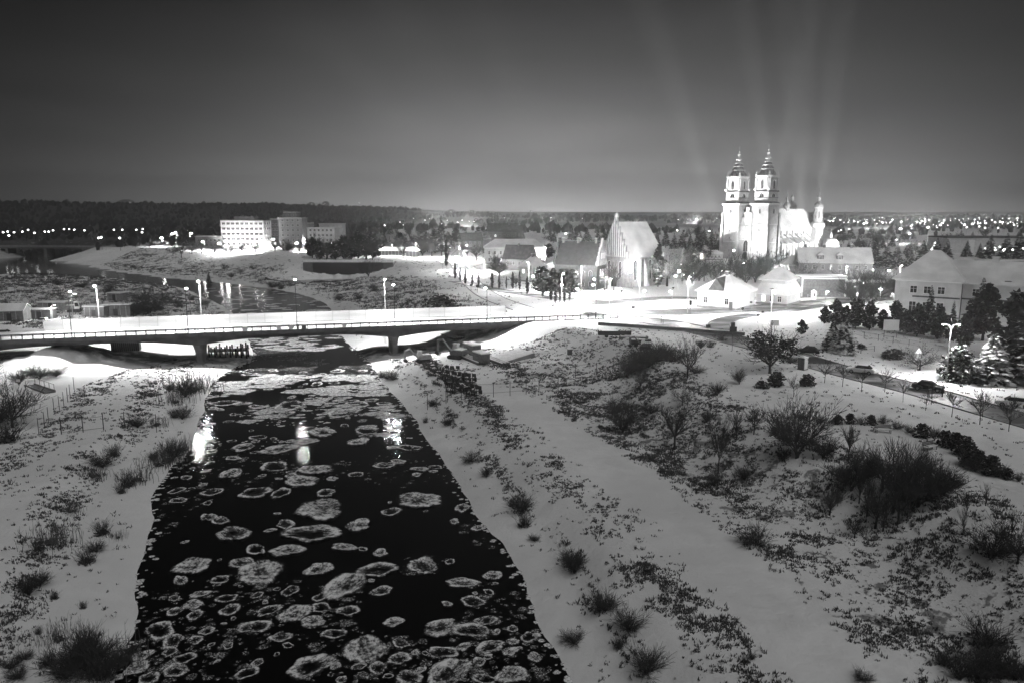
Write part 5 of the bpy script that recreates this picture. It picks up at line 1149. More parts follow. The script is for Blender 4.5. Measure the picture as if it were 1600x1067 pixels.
# thicket
row(THIN+BT[2:4], [(1332, 742, 60), (1345, 752, 70), (1358, 762, 74), (1372, 772, 84), (1384, 778, 86), (1408, 778, 90), (1420, 775, 84), (1436, 772, 78), (1450, 770, 70), (1462, 768, 60), (1300, 752, 50), (1312, 748, 52), (1476, 768, 46), (1350, 740, 62), (1400, 752, 80), (1430, 752, 70), (1380, 750, 74), (1365, 735, 50), (1286, 712, 44), (1415, 742, 60), (1345, 725, 44), (1445, 745, 50), (1395, 728, 50), (1340, 776, 40)], 'thin dark bare tree', 'of the dense thicket below the benches', 'trees of the dark thicket', 1.3)
row(SB+THIN, [(1510, 805, 44), (1540, 790, 40), (1555, 812, 46), (1505, 835, 50), (1548, 870, 60), (1580, 840, 50)], 'bare shrub', 'between the thicket and the right edge', 'shrubs right of the thicket', 1.2, False)
row(SB+THIN[:1], [(985, 568, 30), (998, 570, 34), (1010, 572, 36), (1022, 574, 38), (1034, 572, 34), (1045, 568, 30), (992, 560, 28), (1028, 563, 32)], 'dark shrub', 'of the dense clump left of the mound tree', 'shrubs left of the mound tree', 1.4)
row(SB, [(965, 601, 30), (1018, 616, 22), (1085, 585, 20), (1120, 618, 24), (1105, 642, 20), (1186, 780, 40), (1118, 700, 26), (1165, 700, 26), (1225, 700, 26), (1095, 545, 16), (1110, 543, 16), (1210, 675, 18), (1250, 655, 16), (1280, 660, 16), (1190, 560, 20), (1235, 568, 16), (1128, 533, 10)], 'dark shrub', 'scattered on the park slope', 'shrubs scattered on the park slope', 1.3)
row(SB, [(888, 880, 28), (898, 895, 36), (945, 955, 38), (982, 985, 42), (968, 1012, 26), (1010, 1052, 50), (897, 1005, 26), (760, 745, 18), (815, 800, 34), (820, 822, 26), (738, 722, 22), (800, 790, 16), (700, 665, 16), (675, 635, 14), (665, 660, 12), (835, 845, 14), (1012, 895, 20)], 'dark fan shaped shrub', 'along the right bank revetment', 'shrubs along the right river bank', 1.3, False)
row(SB, [(605, 592, 18), (615, 593, 20), (596, 590, 14), (1475, 1040, 24), (1530, 1065, 50), (1562, 1060, 60), (1500, 1062, 36), (1585, 1062, 50), (1345, 1062, 24), (1165, 1035, 16), (1175, 1030, 14), (1545, 1010, 50)], 'twiggy shrub', 'on the right bank near its ends', 'outlying shrubs on the right bank', 1.3, False)
row(REED+SB, [(290, 620, 34), (300, 612, 36), (275, 630, 24), (312, 608, 22), (285, 655, 26), (272, 652, 18), (262, 722, 30), (272, 716, 32), (284, 705, 28), (250, 728, 26), (240, 720, 18), (200, 760, 26), (215, 752, 28), (190, 770, 20), (160, 730, 28), (178, 712, 24), (150, 745, 20), (215, 668, 24), (245, 665, 18), (265, 612, 16), (160, 835, 30), (150, 862, 24), (135, 880, 30), (112, 800, 18)], 'clump of dry stems', 'on the left bank between bridge and dock', 'reed clumps along the left bank', 1.3, False)
row(REED[:1]+SB, [(60, 860, 26), (78, 850, 40), (45, 930, 36), (62, 915, 30), (85, 935, 16), (118, 1050, 60), (150, 1055, 62), (170, 1040, 54), (104, 1060, 50), (135, 1010, 44), (148, 1030, 50), (165, 1062, 50), (128, 1035, 50), (75, 1040, 34), (40, 1030, 22), (15, 1045, 26), (92, 1000, 34), (60, 990, 16), (30, 1060, 28), (130, 950, 16), (185, 840, 14), (192, 1040, 40)], 'tall dry reed clump', 'low on the left bank', 'reed clumps at the picture lower left', 1.2, False)
row(SB, [(62, 592, 22), (88, 588, 16), (55, 585, 18), (30, 600, 24), (12, 690, 40), (0, 660, 50), (215, 492, 30), (233, 490, 34), (245, 485, 22), (255, 470, 18), (228, 470, 20), (170, 458, 16), (130, 450, 12), (90, 445, 10), (280, 480, 14), (300, 470, 12), (320, 478, 14), (425, 450, 14), (440, 452, 12), (455, 448, 10), (530, 470, 12), (560, 468, 12), (585, 455, 14), (520, 430, 10)], 'dark shrub', 'on the banks around and beyond the bridge', 'shrubs beyond the bridge', 1.6, False)

# ------------------------------------------------------------------ grass poking through the snow (nobody could count it)
def tufts(n, seed, box=(-80, 105, 45, 175), ks=1.0, name='dry_grass_tufts', label='dark dry grass tufts poking through the snow on the near banks'):
    r_ = np.random.default_rng(seed); x = r_.uniform(box[0], box[1], n*14); y = r_.uniform(box[2], box[3], n*14)
    z, sd, lf, ip, dp, rr, az_ = terrain(x, y, True); m = tuftmask(x, y, sd, lf, ip, dp)*(.3+1.2*vnoise(x, y, 8, 8))*np.clip((.55*vnoise(x, y, 2.8, 9)+.45*vnoise(x, y, 1.1, 12)-.38)*5, .04, 2.0); m = np.where(sd > 1.5, m*1.3+.02*np.clip(pdist(TRK, x, y)/3-.6, 0, 1), 0); m = np.where((np.abs(x) < y*.72+6), m, 0)
    k = np.nonzero(r_.uniform(0, 1, n*14)*1.0 < m)[0][:n]; x, y, z = x[k], y[k], z[k]; nb_ = 9; N_ = len(x)
    s = r_.uniform(.10, .42, N_)*(.7+.6*vnoise(x, y, 6, 3))*ks; X0 = np.repeat(x, nb_)+r_.normal(0, .22, N_*nb_)*np.repeat(s, nb_)*2; Y0 = np.repeat(y, nb_)+r_.normal(0, .22, N_*nb_)*np.repeat(s, nb_)*2; Z0 = np.repeat(z, nb_)-.03; sz = np.repeat(s, nb_)*r_.uniform(.6, 1.2, N_*nb_)
    a = r_.uniform(0, 6.283, N_*nb_); ln = r_.uniform(.2, 1.1, N_*nb_); wx, wy = np.cos(a+1.57)*.05*(1+sz), np.sin(a+1.57)*.05*(1+sz)
    v = np.empty((N_*nb_, 3, 3)); v[:, 0] = np.stack([X0-wx, Y0-wy, Z0], -1); v[:, 1] = np.stack([X0+wx, Y0+wy, Z0], -1); v[:, 2] = np.stack([X0+np.cos(a)*ln*sz*.8, Y0+np.sin(a)*ln*sz*.8, Z0+sz*.62+.05], -1)
    me = bpy.data.meshes.new(name); c = v.reshape(-1, 3); me.vertices.add(len(c)); me.vertices.foreach_set('co', c.ravel()); me.loops.add(len(c)); me.loops.foreach_set('vertex_index', np.arange(len(c), dtype=np.int32)); me.polygons.add(len(c)//3); me.polygons.foreach_set('loop_start', np.arange(0, len(c), 3, dtype=np.int32)); me.update(calc_edges=True); me.materials.append(M['grass'])
    o = O(name, me); tag(o, label, 'grass', kind='stuff'); return o
tufts(24000, 3)
tufts(17000, 4, (-260, 20, 205, 560), 2.6, 'far_grass_clumps', 'dark low brush clumps on the snowy banks beyond the bridge')

# ------------------------------------------------------------------ ice floes
random.seed(21)
SOL = {}
def floe_mesh(k):
    random.seed(100+k); nr, na = 9, 44; ph = [rv(0, 6.28) for _ in range(6)]; am = [rv(.04, .15), rv(.04, .14), rv(.03, .09), rv(.02, .07), .04, .03]; br = rv(.5, .9); gap = rv(0, 6.28)
    v, f, ic = [], [], []; v.append((0, 0, .03)); c0 = rv(-.1, .6); ic.append(c0)
    for i in range(1, nr+1):
        q = i/nr
        for j in range(na):
            t = 2*math.pi*j/na; R_ = 1+sum(am[u]*math.sin((u+1)*t+ph[u]) for u in range(6))
            rim = math.exp(-((q-.68)/.2)**2); gp = .25*max(0, math.cos(t-gap))**2; val = c0*(1-rim)+rim*(.95-gp)+.35*math.exp(-((q-.38)/.10)**2)*br
            if q > .72: val = val-(q-.72)*4.2
            v.append((math.cos(t)*R_*q, math.sin(t)*R_*q, .02+.11*rim)); ic.append(val)
    for j in range(na): f.append((0, 1+j, 1+(j+1) % na))
    for i in range(nr-1):
        for j in range(na): a = 1+i*na; b = a+na; f.append((a+j, b+j, b+(j+1) % na, a+(j+1) % na))
    me = bpy.data.meshes.new('ice_floe'); me.from_pydata(v, [], f); me.materials.append(M['floe']); me.polygons.foreach_set('use_smooth', [True]*len(f))
    at_ = me.attributes.new('ice', 'FLOAT', 'POINT'); at_.data.foreach_set('value', ic); me.update(); SOL[me.name] = c0 > .25; return me
FM = [floe_mesh(k) for k in range(14)]
random.seed(33)
BIG = [(300,885,70),(400,980,58),(462,960,62),(570,1015,84),(700,1052,92),(485,1042,84),(735,985,66),(660,885,62),(590,892,74),(488,835,96),(652,782,92),(502,796,100),(498,890,58),(722,910,50),(770,900,40),(252,985,60),(300,945,42),(273,935,26),(410,893,104),(542,915,90),(600,728,42),(438,702,64),(480,690,40),(506,676,52),(574,673,58),(535,646,66),(452,634,74),(350,631,50),(558,632,46),(380,700,44),(360,740,50),(398,770,60),(440,770,46),(470,752,60),(430,730,58),(490,735,62),(365,835,60),(400,860,50),(445,820,44),(540,855,40),(640,700,46),(655,733,30),(680,730,24),(345,905,36),(355,935,34),(765,1010,50),(800,1055,60),(640,1060,50),(740,940,44),(690,980,60),(760,970,40),(330,770,40),(380,880,50),(450,860,60),(510,770,40),(560,820,50),(610,800,40),(560,690,40)]
pos = []
def add_floe(px, py, w, big=False):
    x, y = g(px, py, 0); d = depth(x, y, 0); r = w*.5*d/FOC
    pos.append((x, y, r, px, py, w))
for p in BIG: add_floe(*p)
tries = 0; zn = np.array
while len(pos) < 235 and tries < 60000:
    tries += 1
    u = random.random(); py = 578+(1066-578)*u**1.35; px = rv(185, 890); x, y = g(px, py, 0)
    if not bool(pip(RIV, np.array([x]), np.array([y]))[0]): continue
    e = float(pdist(RIV, np.array([x]), np.array([y]))[0])
    if e < 1.2: continue
    nsn = float(vnoise(np.array([x*1.0]), np.array([y*1.0]), 9, 17)[0]); far_ = py < 655
    if not far_:
        right = (px-(185+(py-575)*-.2))/700
        if random.random() > (.22+1.0*max(0, nsn-.35)*2): continue
        if 655 < py < 720 and px > 560 and random.random() < .8: continue
    w = (rv(8, 34) if far_ else rv(10, 46)*(.6+.5*(py-600)/450)); r = w*.5*depth(x, y, 0)/FOC
    if any((x-a)**2+(y-b)**2 < ((r+c)*(.62 if far_ else .7))**2 for a, b, c, *_ in pos): continue
    pos.append((x, y, r, px, py, w))
for i, (x, y, r, px, py, w) in enumerate(pos):
    o = O('ice_floe', random.choice(FM), None, (x, y, .012+.0007*(i % 40)), rv(0, 6.28)); o.scale = (r*rv(1.0, 1.35), r*rv(.75, 1.0), max(.5, min(1.3, r*.6)))
    sz = 'very large' if w > 80 else 'large' if w > 55 else 'middling' if w > 30 else 'small'
    across = 'by the left bank' if px < 560-(1067-py)*.28 else 'by the right bank' if px > 700-(1067-py)*.26 else 'in mid stream'
    dn = 'just below the bridge' if py < 600 else 'below the bridge' if py < 655 else 'among the lamp reflections' if py < 725 else 'upstream of mid picture' if py < 790 else 'halfway down the river' if py < 870 else 'in dark near water' if py < 930 else 'just above picture bottom' if py < 1000 else 'at picture bottom'
    tag(o, f'{sz} {"solid" if SOL[o.data.name] else "ring"} slush floe {across} {dn}', 'ice floe', 'pancake ice floes drifting on the river')
# loose slush and the packed ice above the bridge
bits = MB(); iv = []
def bit(x, y, r, z, ar=1.6, kk=1.0):
    n_ = 9; b = len(bits.v); bits.v.append((x, y, z+.02)); iv.append(.45*kk); a0 = rv(0, 3.14)*.2
    for q, val in ((.6, .5*kk), (1.0, -.4+(kk-1)*.3)):
        for j in range(n_): t = 2*math.pi*j/n_; R_ = r*q*rv(.75, 1.25); u, w_ = math.cos(t)*R_*ar, math.sin(t)*R_; bits.v.append((x+u*math.cos(a0)-w_*math.sin(a0), y+u*math.sin(a0)+w_*math.cos(a0), z)); iv.append(val)
    for j in range(n_): bits.f.append((b, b+1+j, b+1+(j+1) % n_)); bits.f.append((b+1+j, b+1+n_+j, b+1+n_+(j+1) % n_, b+1+(j+1) % n_))
cnt = 0
while cnt < 2500:
    if random.random() < .66: px, py = rv(190, 890), 575+490*random.random()**1.4; r = rv(.08, .34)*(2.2 if random.random() < .2 else 1)
    else: px, py = rv(320, 640), (rv(518, 590) if random.random() < .4 else 584+abs(random.gauss(0, 34))) if random.random() < .8 else rv(440, 520); r = rv(.2, 1.0)*(2.2 if random.random() < .2 else 1)*(1.0 if py > 550 else 1.8)
    x, y = g(px, py, 0)
    if not bool(pip(RIV, np.array([x]), np.array([y]))[0]) or float(pdist(RIV, np.array([x]), np.array([y]))[0]) < .8: continue
    if py > 700 and float(vnoise(np.array([x]), np.array([y]), 9, 17)[0]) < .34: continue
    if py <= 700 and float(vnoise(np.array([x]), np.array([y]), 7, 23)[0]) < .38: continue
    bit(x, y, r, .008+.0001*(cnt % 30), 1.8 if py < 655 else 1.2, (1.75 if 585 < py < 700 or py < 548 else .8) if py < 700 else 1.0); cnt += 1
for e_ in (r_near, l_near):
    for i in range(len(e_)-1):
        (x0, y0), (x1, y1) = e_[i], e_[i+1]
        if y0 > 215: break
        L_ = math.hypot(x1-x0, y1-y0)
        for q in range(int(L_/.45)+1):
            t = rv(0, 1); nx_, ny_ = -(y1-y0)/L_, (x1-x0)/L_; k = random.gauss(0, .45)
            bit(x0+(x1-x0)*t+nx_*k, y0+(y1-y0)*t+ny_*k, rv(.12, .5), .02+.0003*(q % 9), 1.2, 1.9)
me = bits.mesh('loose_slush', M['floe']); a_ = me.attributes.new('ice', 'FLOAT', 'POINT'); a_.data.foreach_set('value', iv); o = O('loose_slush', me); tag(o, 'loose slush and broken ice floating between the floes', 'slush', kind='stuff')

# ------------------------------------------------------------------ fences, construction site, yard
random.seed(77)
def wxy(px, py, z=None): return (*g(px, py, z), z) if z is not None else at(px, py)
FP = MB().tube((0, 0, -.3), (0, 0, 1), .05, .05, 5).mesh('post', M['metal']); 
def fence(name, label, pix, h=1.8, pm='metal', rails=(.5, 1), mat='metal', z=None, cat='fence', group=None, thick=.05, gap=()):
    pts = [wxy(px, py, z) for px, py in pix]; t = T(name, label, cat, pts[0], 0, group); b = Vector(pts[0])
    pmsh = MB().tube((0, 0, -.3), (0, 0, 1), thick, thick, 5).mesh('post', M[pm])
    for i, p in enumerate(pts):
        o = O('post', pmsh, t, tuple(Vector(p)-b)); o.scale = (1, 1, h*rv(.92, 1.05))
    for k, r_ in enumerate(rails):
        for i in range(len(pts)-1):
            if i in gap: continue
            a = Vector(pts[i])-b; c = Vector(pts[i+1])-b; P('rail', MB().tube(a+Vector((0, 0, h*r_)), c+Vector((0, 0, h*r_)), thick*.45, thick*.45, 4), M[mat], t)
    return t
fence('post_fence', 'line of dark fence posts climbing the left bank toward the bridge', [(61, 680), (70, 669), (76, 660), (85, 647), (93, 641), (100, 635), (106, 628), (110, 623), (116, 609)], 2.6, 'dark', (), 'dark', gap=())
fence('field_gate', 'wide low gate of dark tubes across the left riverside track', [(96, 678), (130, 675), (162, 671)], 2.6, 'dark', (.12, .8), 'dark', cat='gate', thick=.07)
fence('post_fence', 'three lone fence posts between the gate and the left river shore', [(195, 668), (245, 675)], 2.8, 'dark', (), 'dark')
fence('site_fence', 'wire fence of dark posts along the lower edge of the construction site', [(699, 628), (721, 624), (745, 620), (771, 620), (797, 618), (822, 616), (842, 614), (872, 608)], 2.5, 'dark', (.3, .9), 'dark')
fence('site_fence', 'pair of fence posts above the bushy bank right of the site', [(899, 590), (932, 586), (958, 578)], 2.6, 'dark', (.9,), 'dark')
fence('post_fence', 'lone posts in the revetment of the right bank', [(668, 640), (697, 630)], 2.8, 'dark', (), 'dark')
fence('low_fence', 'low dark rail fence around the snow laden conifer', [(1288, 549), (1305, 551), (1323, 552), (1345, 552), (1366, 549)], 1.1, 'dark', (.5, 1), 'dark', z=ZS)
fence('garden_fence', 'dark railing between the pines and the service road', [(1332, 524), (1350, 529), (1372, 533), (1395, 537), (1420, 541), (1445, 546)], 1.4, 'dark', (.3, .95), 'dark', z=ZS)
fence('yard_fence', 'wire fence round the riverside yard beyond the bridge', [(178, 490), (190, 484), (200, 477), (208, 470), (213, 462), (208, 456), (195, 452)], 2.0, 'dark', (.5, .95), 'dark')
for k, (lst, lb, hh) in enumerate((([(822+i*11, 489.3-.06*i) for i in range(9)], 'white railing on the far side of the main road beyond the barrier', 1.2), ([(925+i*9.5, 483.5-.7*i) for i in range(18)], 'white kerb railing before the church and left villa', 1.1),
                                  ([(1095+i*9.5, 478-.9*i) for i in range(17)], 'white kerb railing before the right villa', 1.1), ([(1262+i*9, 466-.9*i) for i in range(15)], 'white kerb railing beyond the brick annexe', 1.2))):
    fence('road_railing', lb, lst, hh, 'white', (.95, .5), 'white', z=ZS, cat='railing', thick=.07)
def solid(name, label, cat, px, py, rz, parts, z=None, group=None):
    x, y, zz = wxy(px, py, z); t = T(name, label, cat, (x, y, zz), R(rz), group)
    for nm, mb, mt in parts: P(nm, mb, M[mt], t)
    return t
# low retaining wall at the top of the site
x, y = g(935, 508, ZS); rw = T('retaining_wall', 'long low dark retaining wall along the road verge above the site', 'wall', (x, y, ZS), math.atan2(g(1060, 517, ZS)[1]-y, g(1060, 517, ZS)[0]-x))
P('wall', MB().bz(0, 34, -.25, .25, -1.5, .7), M['concrete_d'], rw); P('coping', MB().bz(0, 34, -.32, .32, .7, .85), M['snow'], rw)
x, y, zz = at(795, 560); ps = T('paved_ramp', 'pale paved wedge shaped ramp beside the bridge abutment', 'ramp', (x, y, zz), R(35)); P('slab', MB().prism([(-5, -.6), (5, -.6), (4.6, 1.2), (-2, .2)], -3, 3), M['concrete'], ps); P('snow_cover', MB().prism([(-5, -.5), (-2, .22), (4.6, 1.22), (4.6, 1.34), (-2, .34), (-5, -.4)], -3, 3), M['snow'], ps)
# excavator
def excavator(px, py, rz, label, body='metal', k=1.0):
    x, y, z = at(px, py); t = T('excavator', label, 'excavator', (x, y, z), R(rz), None, k)
    for s_ in (-1, 1):
        tr_ = P('track', MB().prism([(-1.7, .15), (-1.4, 0), (1.4, 0), (1.7, .15), (1.8, .5), (1.4, .85), (-1.4, .85), (-1.8, .5)], s_*1.0-.28, s_*1.0+.28), M['rubber'], t)
        for q in (-1.35, -.45, .45, 1.35): P('roller', MB().tube((q, s_*1.0-.32, .42), (q, s_*1.0+.32, .42), .3, .3, 10, True), M['dark'], tr_)
    P('chassis', MB().bz(-1.1, 1.1, -.8, .8, .5, 1.0), M['dark'], t); hs = P('house', MB().prism([(-2.1, 1.0), (1.1, 1.0), (1.1, 1.7), (.2, 2.0), (-1.9, 2.05), (-2.1, 1.8)], -1.2, 1.2), M[body], t); P('snow_cover', MB().bz(-1.9, .1, -1.15, 1.15, 2.04, 2.2), M['snow'], hs)
    cb = P('cab', MB().prism([(.15, 1.0), (1.35, 1.0), (1.45, 1.9), (1.1, 2.9), (.15, 2.95)], -1.25, -.2), M['white'], t); P('cab_window', MB().prism([(.3, 1.7), (1.36, 1.7), (1.12, 2.75), (.3, 2.8)], -1.28, -1.24), M['glass'], cb); P('cab_roof', MB().bz(.05, 1.25, -1.3, -.15, 2.95, 3.15), M['snow'], cb)
    P('boom', MB().prism([(1.0, 1.2), (1.4, 1.1), (3.6, 3.6), (4.9, 3.3), (5.0, 3.65), (3.5, 4.1)], -.05, .4), M[body], t); P('arm', MB().prism([(4.7, 3.75), (5.1, 3.6), (5.2, 1.3), (4.85, 1.3)], 0, .35), M[body], t); P('bucket', MB().prism([(4.7, 1.4), (5.4, 1.3), (5.3, .6), (4.7, .35), (4.3, .7)], -.25, .6), M['dark'], t)
    return t
excavator(661, 566, 205, 'small white cabbed excavator at the river end of the site', 'metal_l', .8); excavator(714, 560, 150, 'dark excavator in shadow beside the stacked beams', 'metal', 1.0); excavator(117, 488, 20, 'dark excavator in the riverside yard beyond the bridge', 'metal', 1.1); excavator(1008, 545, 170, 'small dark digger on the upper site by the flat trailers', 'metal', .6)
# trucks / site trailers
def trailer(px, py, rz, label, k=1.0):
    x, y, z = at(px, py); t = T('site_trailer', label, 'trailer', (x, y, z), R(rz), 'trailers of the building site', k)
    P('body', MB().bz(-2.2, 2.2, -1.1, 1.1, .7, 2.6), M['metal'], t); P('roof', MB().bz(-2.3, 2.3, -1.2, 1.2, 2.6, 2.85), M['snow'], t); P('chassis', MB().bz(-2.1, 3.0, -.9, .9, .5, .7), M['dark'], t); P('window', MB().bz(-.6, .6, -1.13, -1.1, 1.4, 2.1), M['glass'], t); P('drawbar', MB().tube((2.2, 0, .5), (3.6, 0, .45), .06, .05, 5), M['dark'], t)
    for a in (-1.2, .9):
        for b_ in (-1, 1): P('wheel', MB().tube((a, b_*.98-.12, .42), (a, b_*.98+.12, .42), .42, .42, 12, True), M['rubber'], t)
trailer(738, 556, -60, 'snow roofed site trailer left of the pair beside the beams'); trailer(752, 568, -60, 'snow roofed site trailer nearest the beams right stack', .9)
def beams(px, py, rz, n, L_, label, w=.5, group='stacks of long snow topped beams'):
    x, y, z = at(px, py); t = T('beam_stack', label, 'beams', (x, y, z), R(rz), group)
    for i in range(n): 
        bm = P('beam', MB().bz(-L_/2+rv(-.4, .4), L_/2+rv(-.4, .4), i*w*1.5-.25, i*w*1.5-.25+w, 0, .5), M['wood'], t); P('snow_cover', MB().bz(-L_/2+.3, L_/2-.4, i*w*1.5-.2, i*w*1.5-.3+w, .5, .62), M['snow'], bm)
beams(728, 562, -62, 3, 13, 'stack of long beams left of the site trailers'); beams(766, 564, -62, 3, 12, 'stack of long beams right of the site trailers'); beams(700, 528, -60, 4, 9, 'stack of beams in shadow beneath the bridge'); beams(990, 530, -3, 3, 6, 'short stack of beams on the upper site')
# stacks of steel formwork frames
def frames(px, py, rz, nx_, nz_, label):
    x, y, z = at(px, py); t = T('formwork_stack', label, 'formwork', (x, y, z), R(rz), 'stacks of dark steel formwork')
    for i in range(nx_):
        for k in range(nz_):
            m = MB(); ox, oz = i*1.0+rv(-.15, .15), k*.75; L_ = rv(1.6, 2.4); yy = rv(-.2, .2)
            for a in (0, .7): m.bz(ox+a-.06, ox+a+.06, yy-L_/2, yy+L_/2, oz+.02, oz+.14); m.bz(ox+a-.05, ox+a+.05, yy-L_/2, yy-L_/2+.12, oz, oz+.75)
            for q in range(4): m.bz(ox, ox+.7, yy-L_/2+q*L_/3-.04, yy-L_/2+q*L_/3+.04, oz+.14, oz+.22)
            m.bz(ox-.05, ox+.75, yy+L_/2-.1, yy+L_/2, oz, oz+.8)
            f = P('frame', m, M['dark'], t)
            if random.random() < .5: P('snow_cover', MB().bz(ox+.1, ox+.6, yy-.3, yy+.4, oz+.22, oz+.28), M['snow'], f)
for i, (px, py, rz, a, b_) in enumerate(((668, 574, -62, 3, 2), (676, 584, -60, 3, 2), (690, 590, -55, 4, 2), (700, 598, -50, 4, 3), (706, 610, -60, 3, 2), (718, 606, -70, 4, 2), (730, 614, -40, 3, 2), (682, 598, -62, 3, 1), (720, 596, -20, 3, 2), (695, 578, -10, 3, 1), (712, 588, -30, 3, 1))):
    frames(px, py, rz, a, b_, 'pile of dark steel formwork frames, %s' % ('nearest the white excavator', 'second from the white excavator', 'in the middle of the pile row', 'tallest of the pile row', 'just behind the corner fence post', 'right of the tallest pile', 'at the right end by the wire fence', 'lowest beside the river slope', 'behind the tallest pile', 'low one beside the dark excavator', 'low one between the tall piles')[i])
for px, py, rz, L_, lb in ((960, 527, -4, 7, 'flat frame trailer with side boards on the upper site'), (1000, 541, 2, 4, 'low dark skip on the upper site behind the shrub clump')):
    solid('flat_trailer', lb, 'trailer', px, py, rz, [('bed', MB().bz(-L_/2, L_/2, -1.1, 1.1, .7, .9), 'snow'), ('side_board', MB().bz(-L_/2, L_/2, -1.16, -1.1, .7, 1.5), 'dark'), ('end_board', MB().bz(-L_/2-.06, -L_/2, -1.1, 1.1, .7, 1.7), 'dark'), ('chassis', MB().bz(-L_/2, L_/2, -.6, .6, .45, .7), 'dark'), ('wheel', MB().tube((-L_/4, -1.05, .4), (-L_/4, -.8, .4), .4, .4, 12, True), 'rubber'), ('wheel', MB().tube((L_/4, -1.05, .4), (L_/4, -.8, .4), .4, .4, 12, True), 'rubber')])
solid('site_box', 'small dark snow capped box standing alone on the site', 'box', 890, 554, 10, [('body', MB().bz(-.45, .45, -.45, .45, 0, 1.2), 'metal'), ('snow_cap', MB().bz(-.5, .5, -.5, .5, 1.2, 1.35), 'snow')])
# rubble heaps: boulders on the mounds
def heap(px, py, n, rx, ry, lb, s0=.5, pieces=True):
    x, y, z = at(px, py); t = T('rubble_heap', lb, 'rubble', (x, y, z), 0, 'rubble heaps of the building site')
    vs_ = []
    for q in range(3):
        m = MB(); rings = []
        for (rr_, zz) in ((.0, -.5), (.85, -.3), (1, .15), (.6, .6), (0, .75)): rings.append((max(rr_, .02), zz))
        m.lathe(rings, 6); m.v = [(a*rv(.7, 1.2), b*rv(.7, 1.2), c*rv(.7, 1.2)) for a, b, c in m.v]; vs_.append(m.mesh('boulder', M['rubble']))
    for i in range(n):
        a, r_ = rv(0, 6.28), math.sqrt(rv(0, 1)); bx, by = x+math.cos(a)*r_*rx, y+math.sin(a)*r_*ry; bz_ = zat(bx, by)
        o = O('boulder', random.choice(vs_), t, (bx-x, by-y, bz_-z), rv(0, 6.28)); k = s0*rv(.35, 1.2)*(1.2-.5*r_); o.scale = (k*rv(.8, 1.5), k, k*rv(.6, 1.1))
for a in ((825, 590, 70, 6.5, 3.4, 'largest rubble heap in the middle of the site'), (862, 574, 30, 4, 2.6, 'rubble heap behind the largest one'), (878, 600, 24, 3.5, 2, 'snowy rubble heap at the fence'), (828, 545, 26, 5, 1.8, 'low rubble heap beside the paved ramp'), (880, 518, 30, 5, 3.4, 'stony heap spilling from the abutment top'), (925, 592, 24, 4, 2.5, 'rubble heap right of the fence posts'), (940, 540, 34, 9, 1.4, 'long low rubble bank on the upper site'), (1040, 578, 40, 6, 3, 'snowy mound of rubble under the mound tree'), (990, 518, 20, 3.5, 2, 'conical snowy heap on the upper site'), (546, 548, 26, 3.2, 1.4, 'stones at the right shore beneath the bridge'), (640, 545, 20, 5, 2.5, 'low stones beneath the bridge right span'), (720, 578, 18, 4, 2, 'low snowy rubble between formwork and beams')): heap(*a)
# dock with dark piles on the left shore, container, sheet piling
dk = T('pile_dock', 'dark wooden dock with tall piles at the left shore under the bridge', 'dock', at(358, 556), R(12)); P('platform', MB().bz(-4.5, 4.5, -1.6, 1.6, 1.3, 1.6), M['wood'], dk)
for i in range(8): P('pile', MB().tube((-4.2+i*1.2, -1.5, -2.2), (-4.2+i*1.2+rv(-.1, .1), -1.5, rv(2.0, 3.4)), .2, .17, 7, True), M['bark'], dk); P('pile', MB().tube((-4.2+i*1.2, 1.4, -2.2), (-4.2+i*1.2, 1.4, rv(1.8, 2.6)), .2, .17, 7, True), M['bark'], dk)
P('rail', MB().tube((-4.5, -1.7, 2.5), (4.5, -1.7, 2.5), .05, .05, 5), M['metal'], dk)
cn = T('shipping_container', 'pale ribbed container standing in the yard behind the left pier', 'container', at(198, 548), R(14))
P('body', MB().bz(-3, 3, -1.2, 1.2, .1, 2.6), M['metal_l'], cn)
for i in range(14): P('rib', MB().bz(-2.9+i*.43, -2.72+i*.43, -1.26, -1.2, .2, 2.5), M['metal'], cn)
P('roof', MB().bz(-3.05, 3.05, -1.25, 1.25, 2.6, 2.75), M['snow'], cn)
x, y, zz = at(62, 608); st = T('concrete_chute', 'dark sunken concrete drainage chute on the left bank below the bridge', 'chute', (x, y, zz+.1), R(-38)); P('channel', MB().bz(-4.5, 4.5, -.7, .7, -.4, .1), M['concrete_d'], st); P('side_wall', MB().bz(-4.5, 4.5, -.95, -.7, -.4, .3), M['concrete'], st); P('side_wall', MB().bz(-4.5, 4.5, .7, .95, -.4, .3), M['concrete'], st)
for i in range(5): P('rail_post', MB().tube((-4.2+i*2.1, .85, .3), (-4.2+i*2.1, .85, 1.3), .04, .04, 5), M['metal'], st)
P('rail', MB().tube((-4.3, .85, 1.3), (4.3, .85, 1.3), .035, .035, 5), M['metal'], st)
bd = T('beam_trio', 'three short snowy poles lying on the bank left of the dock', 'poles', at(272, 582), R(60))
for i in range(3): P('pole', MB().tube((-1, i*.8, .2), (1, i*.8, .25), .16, .14, 6, True), M['snow'], bd)
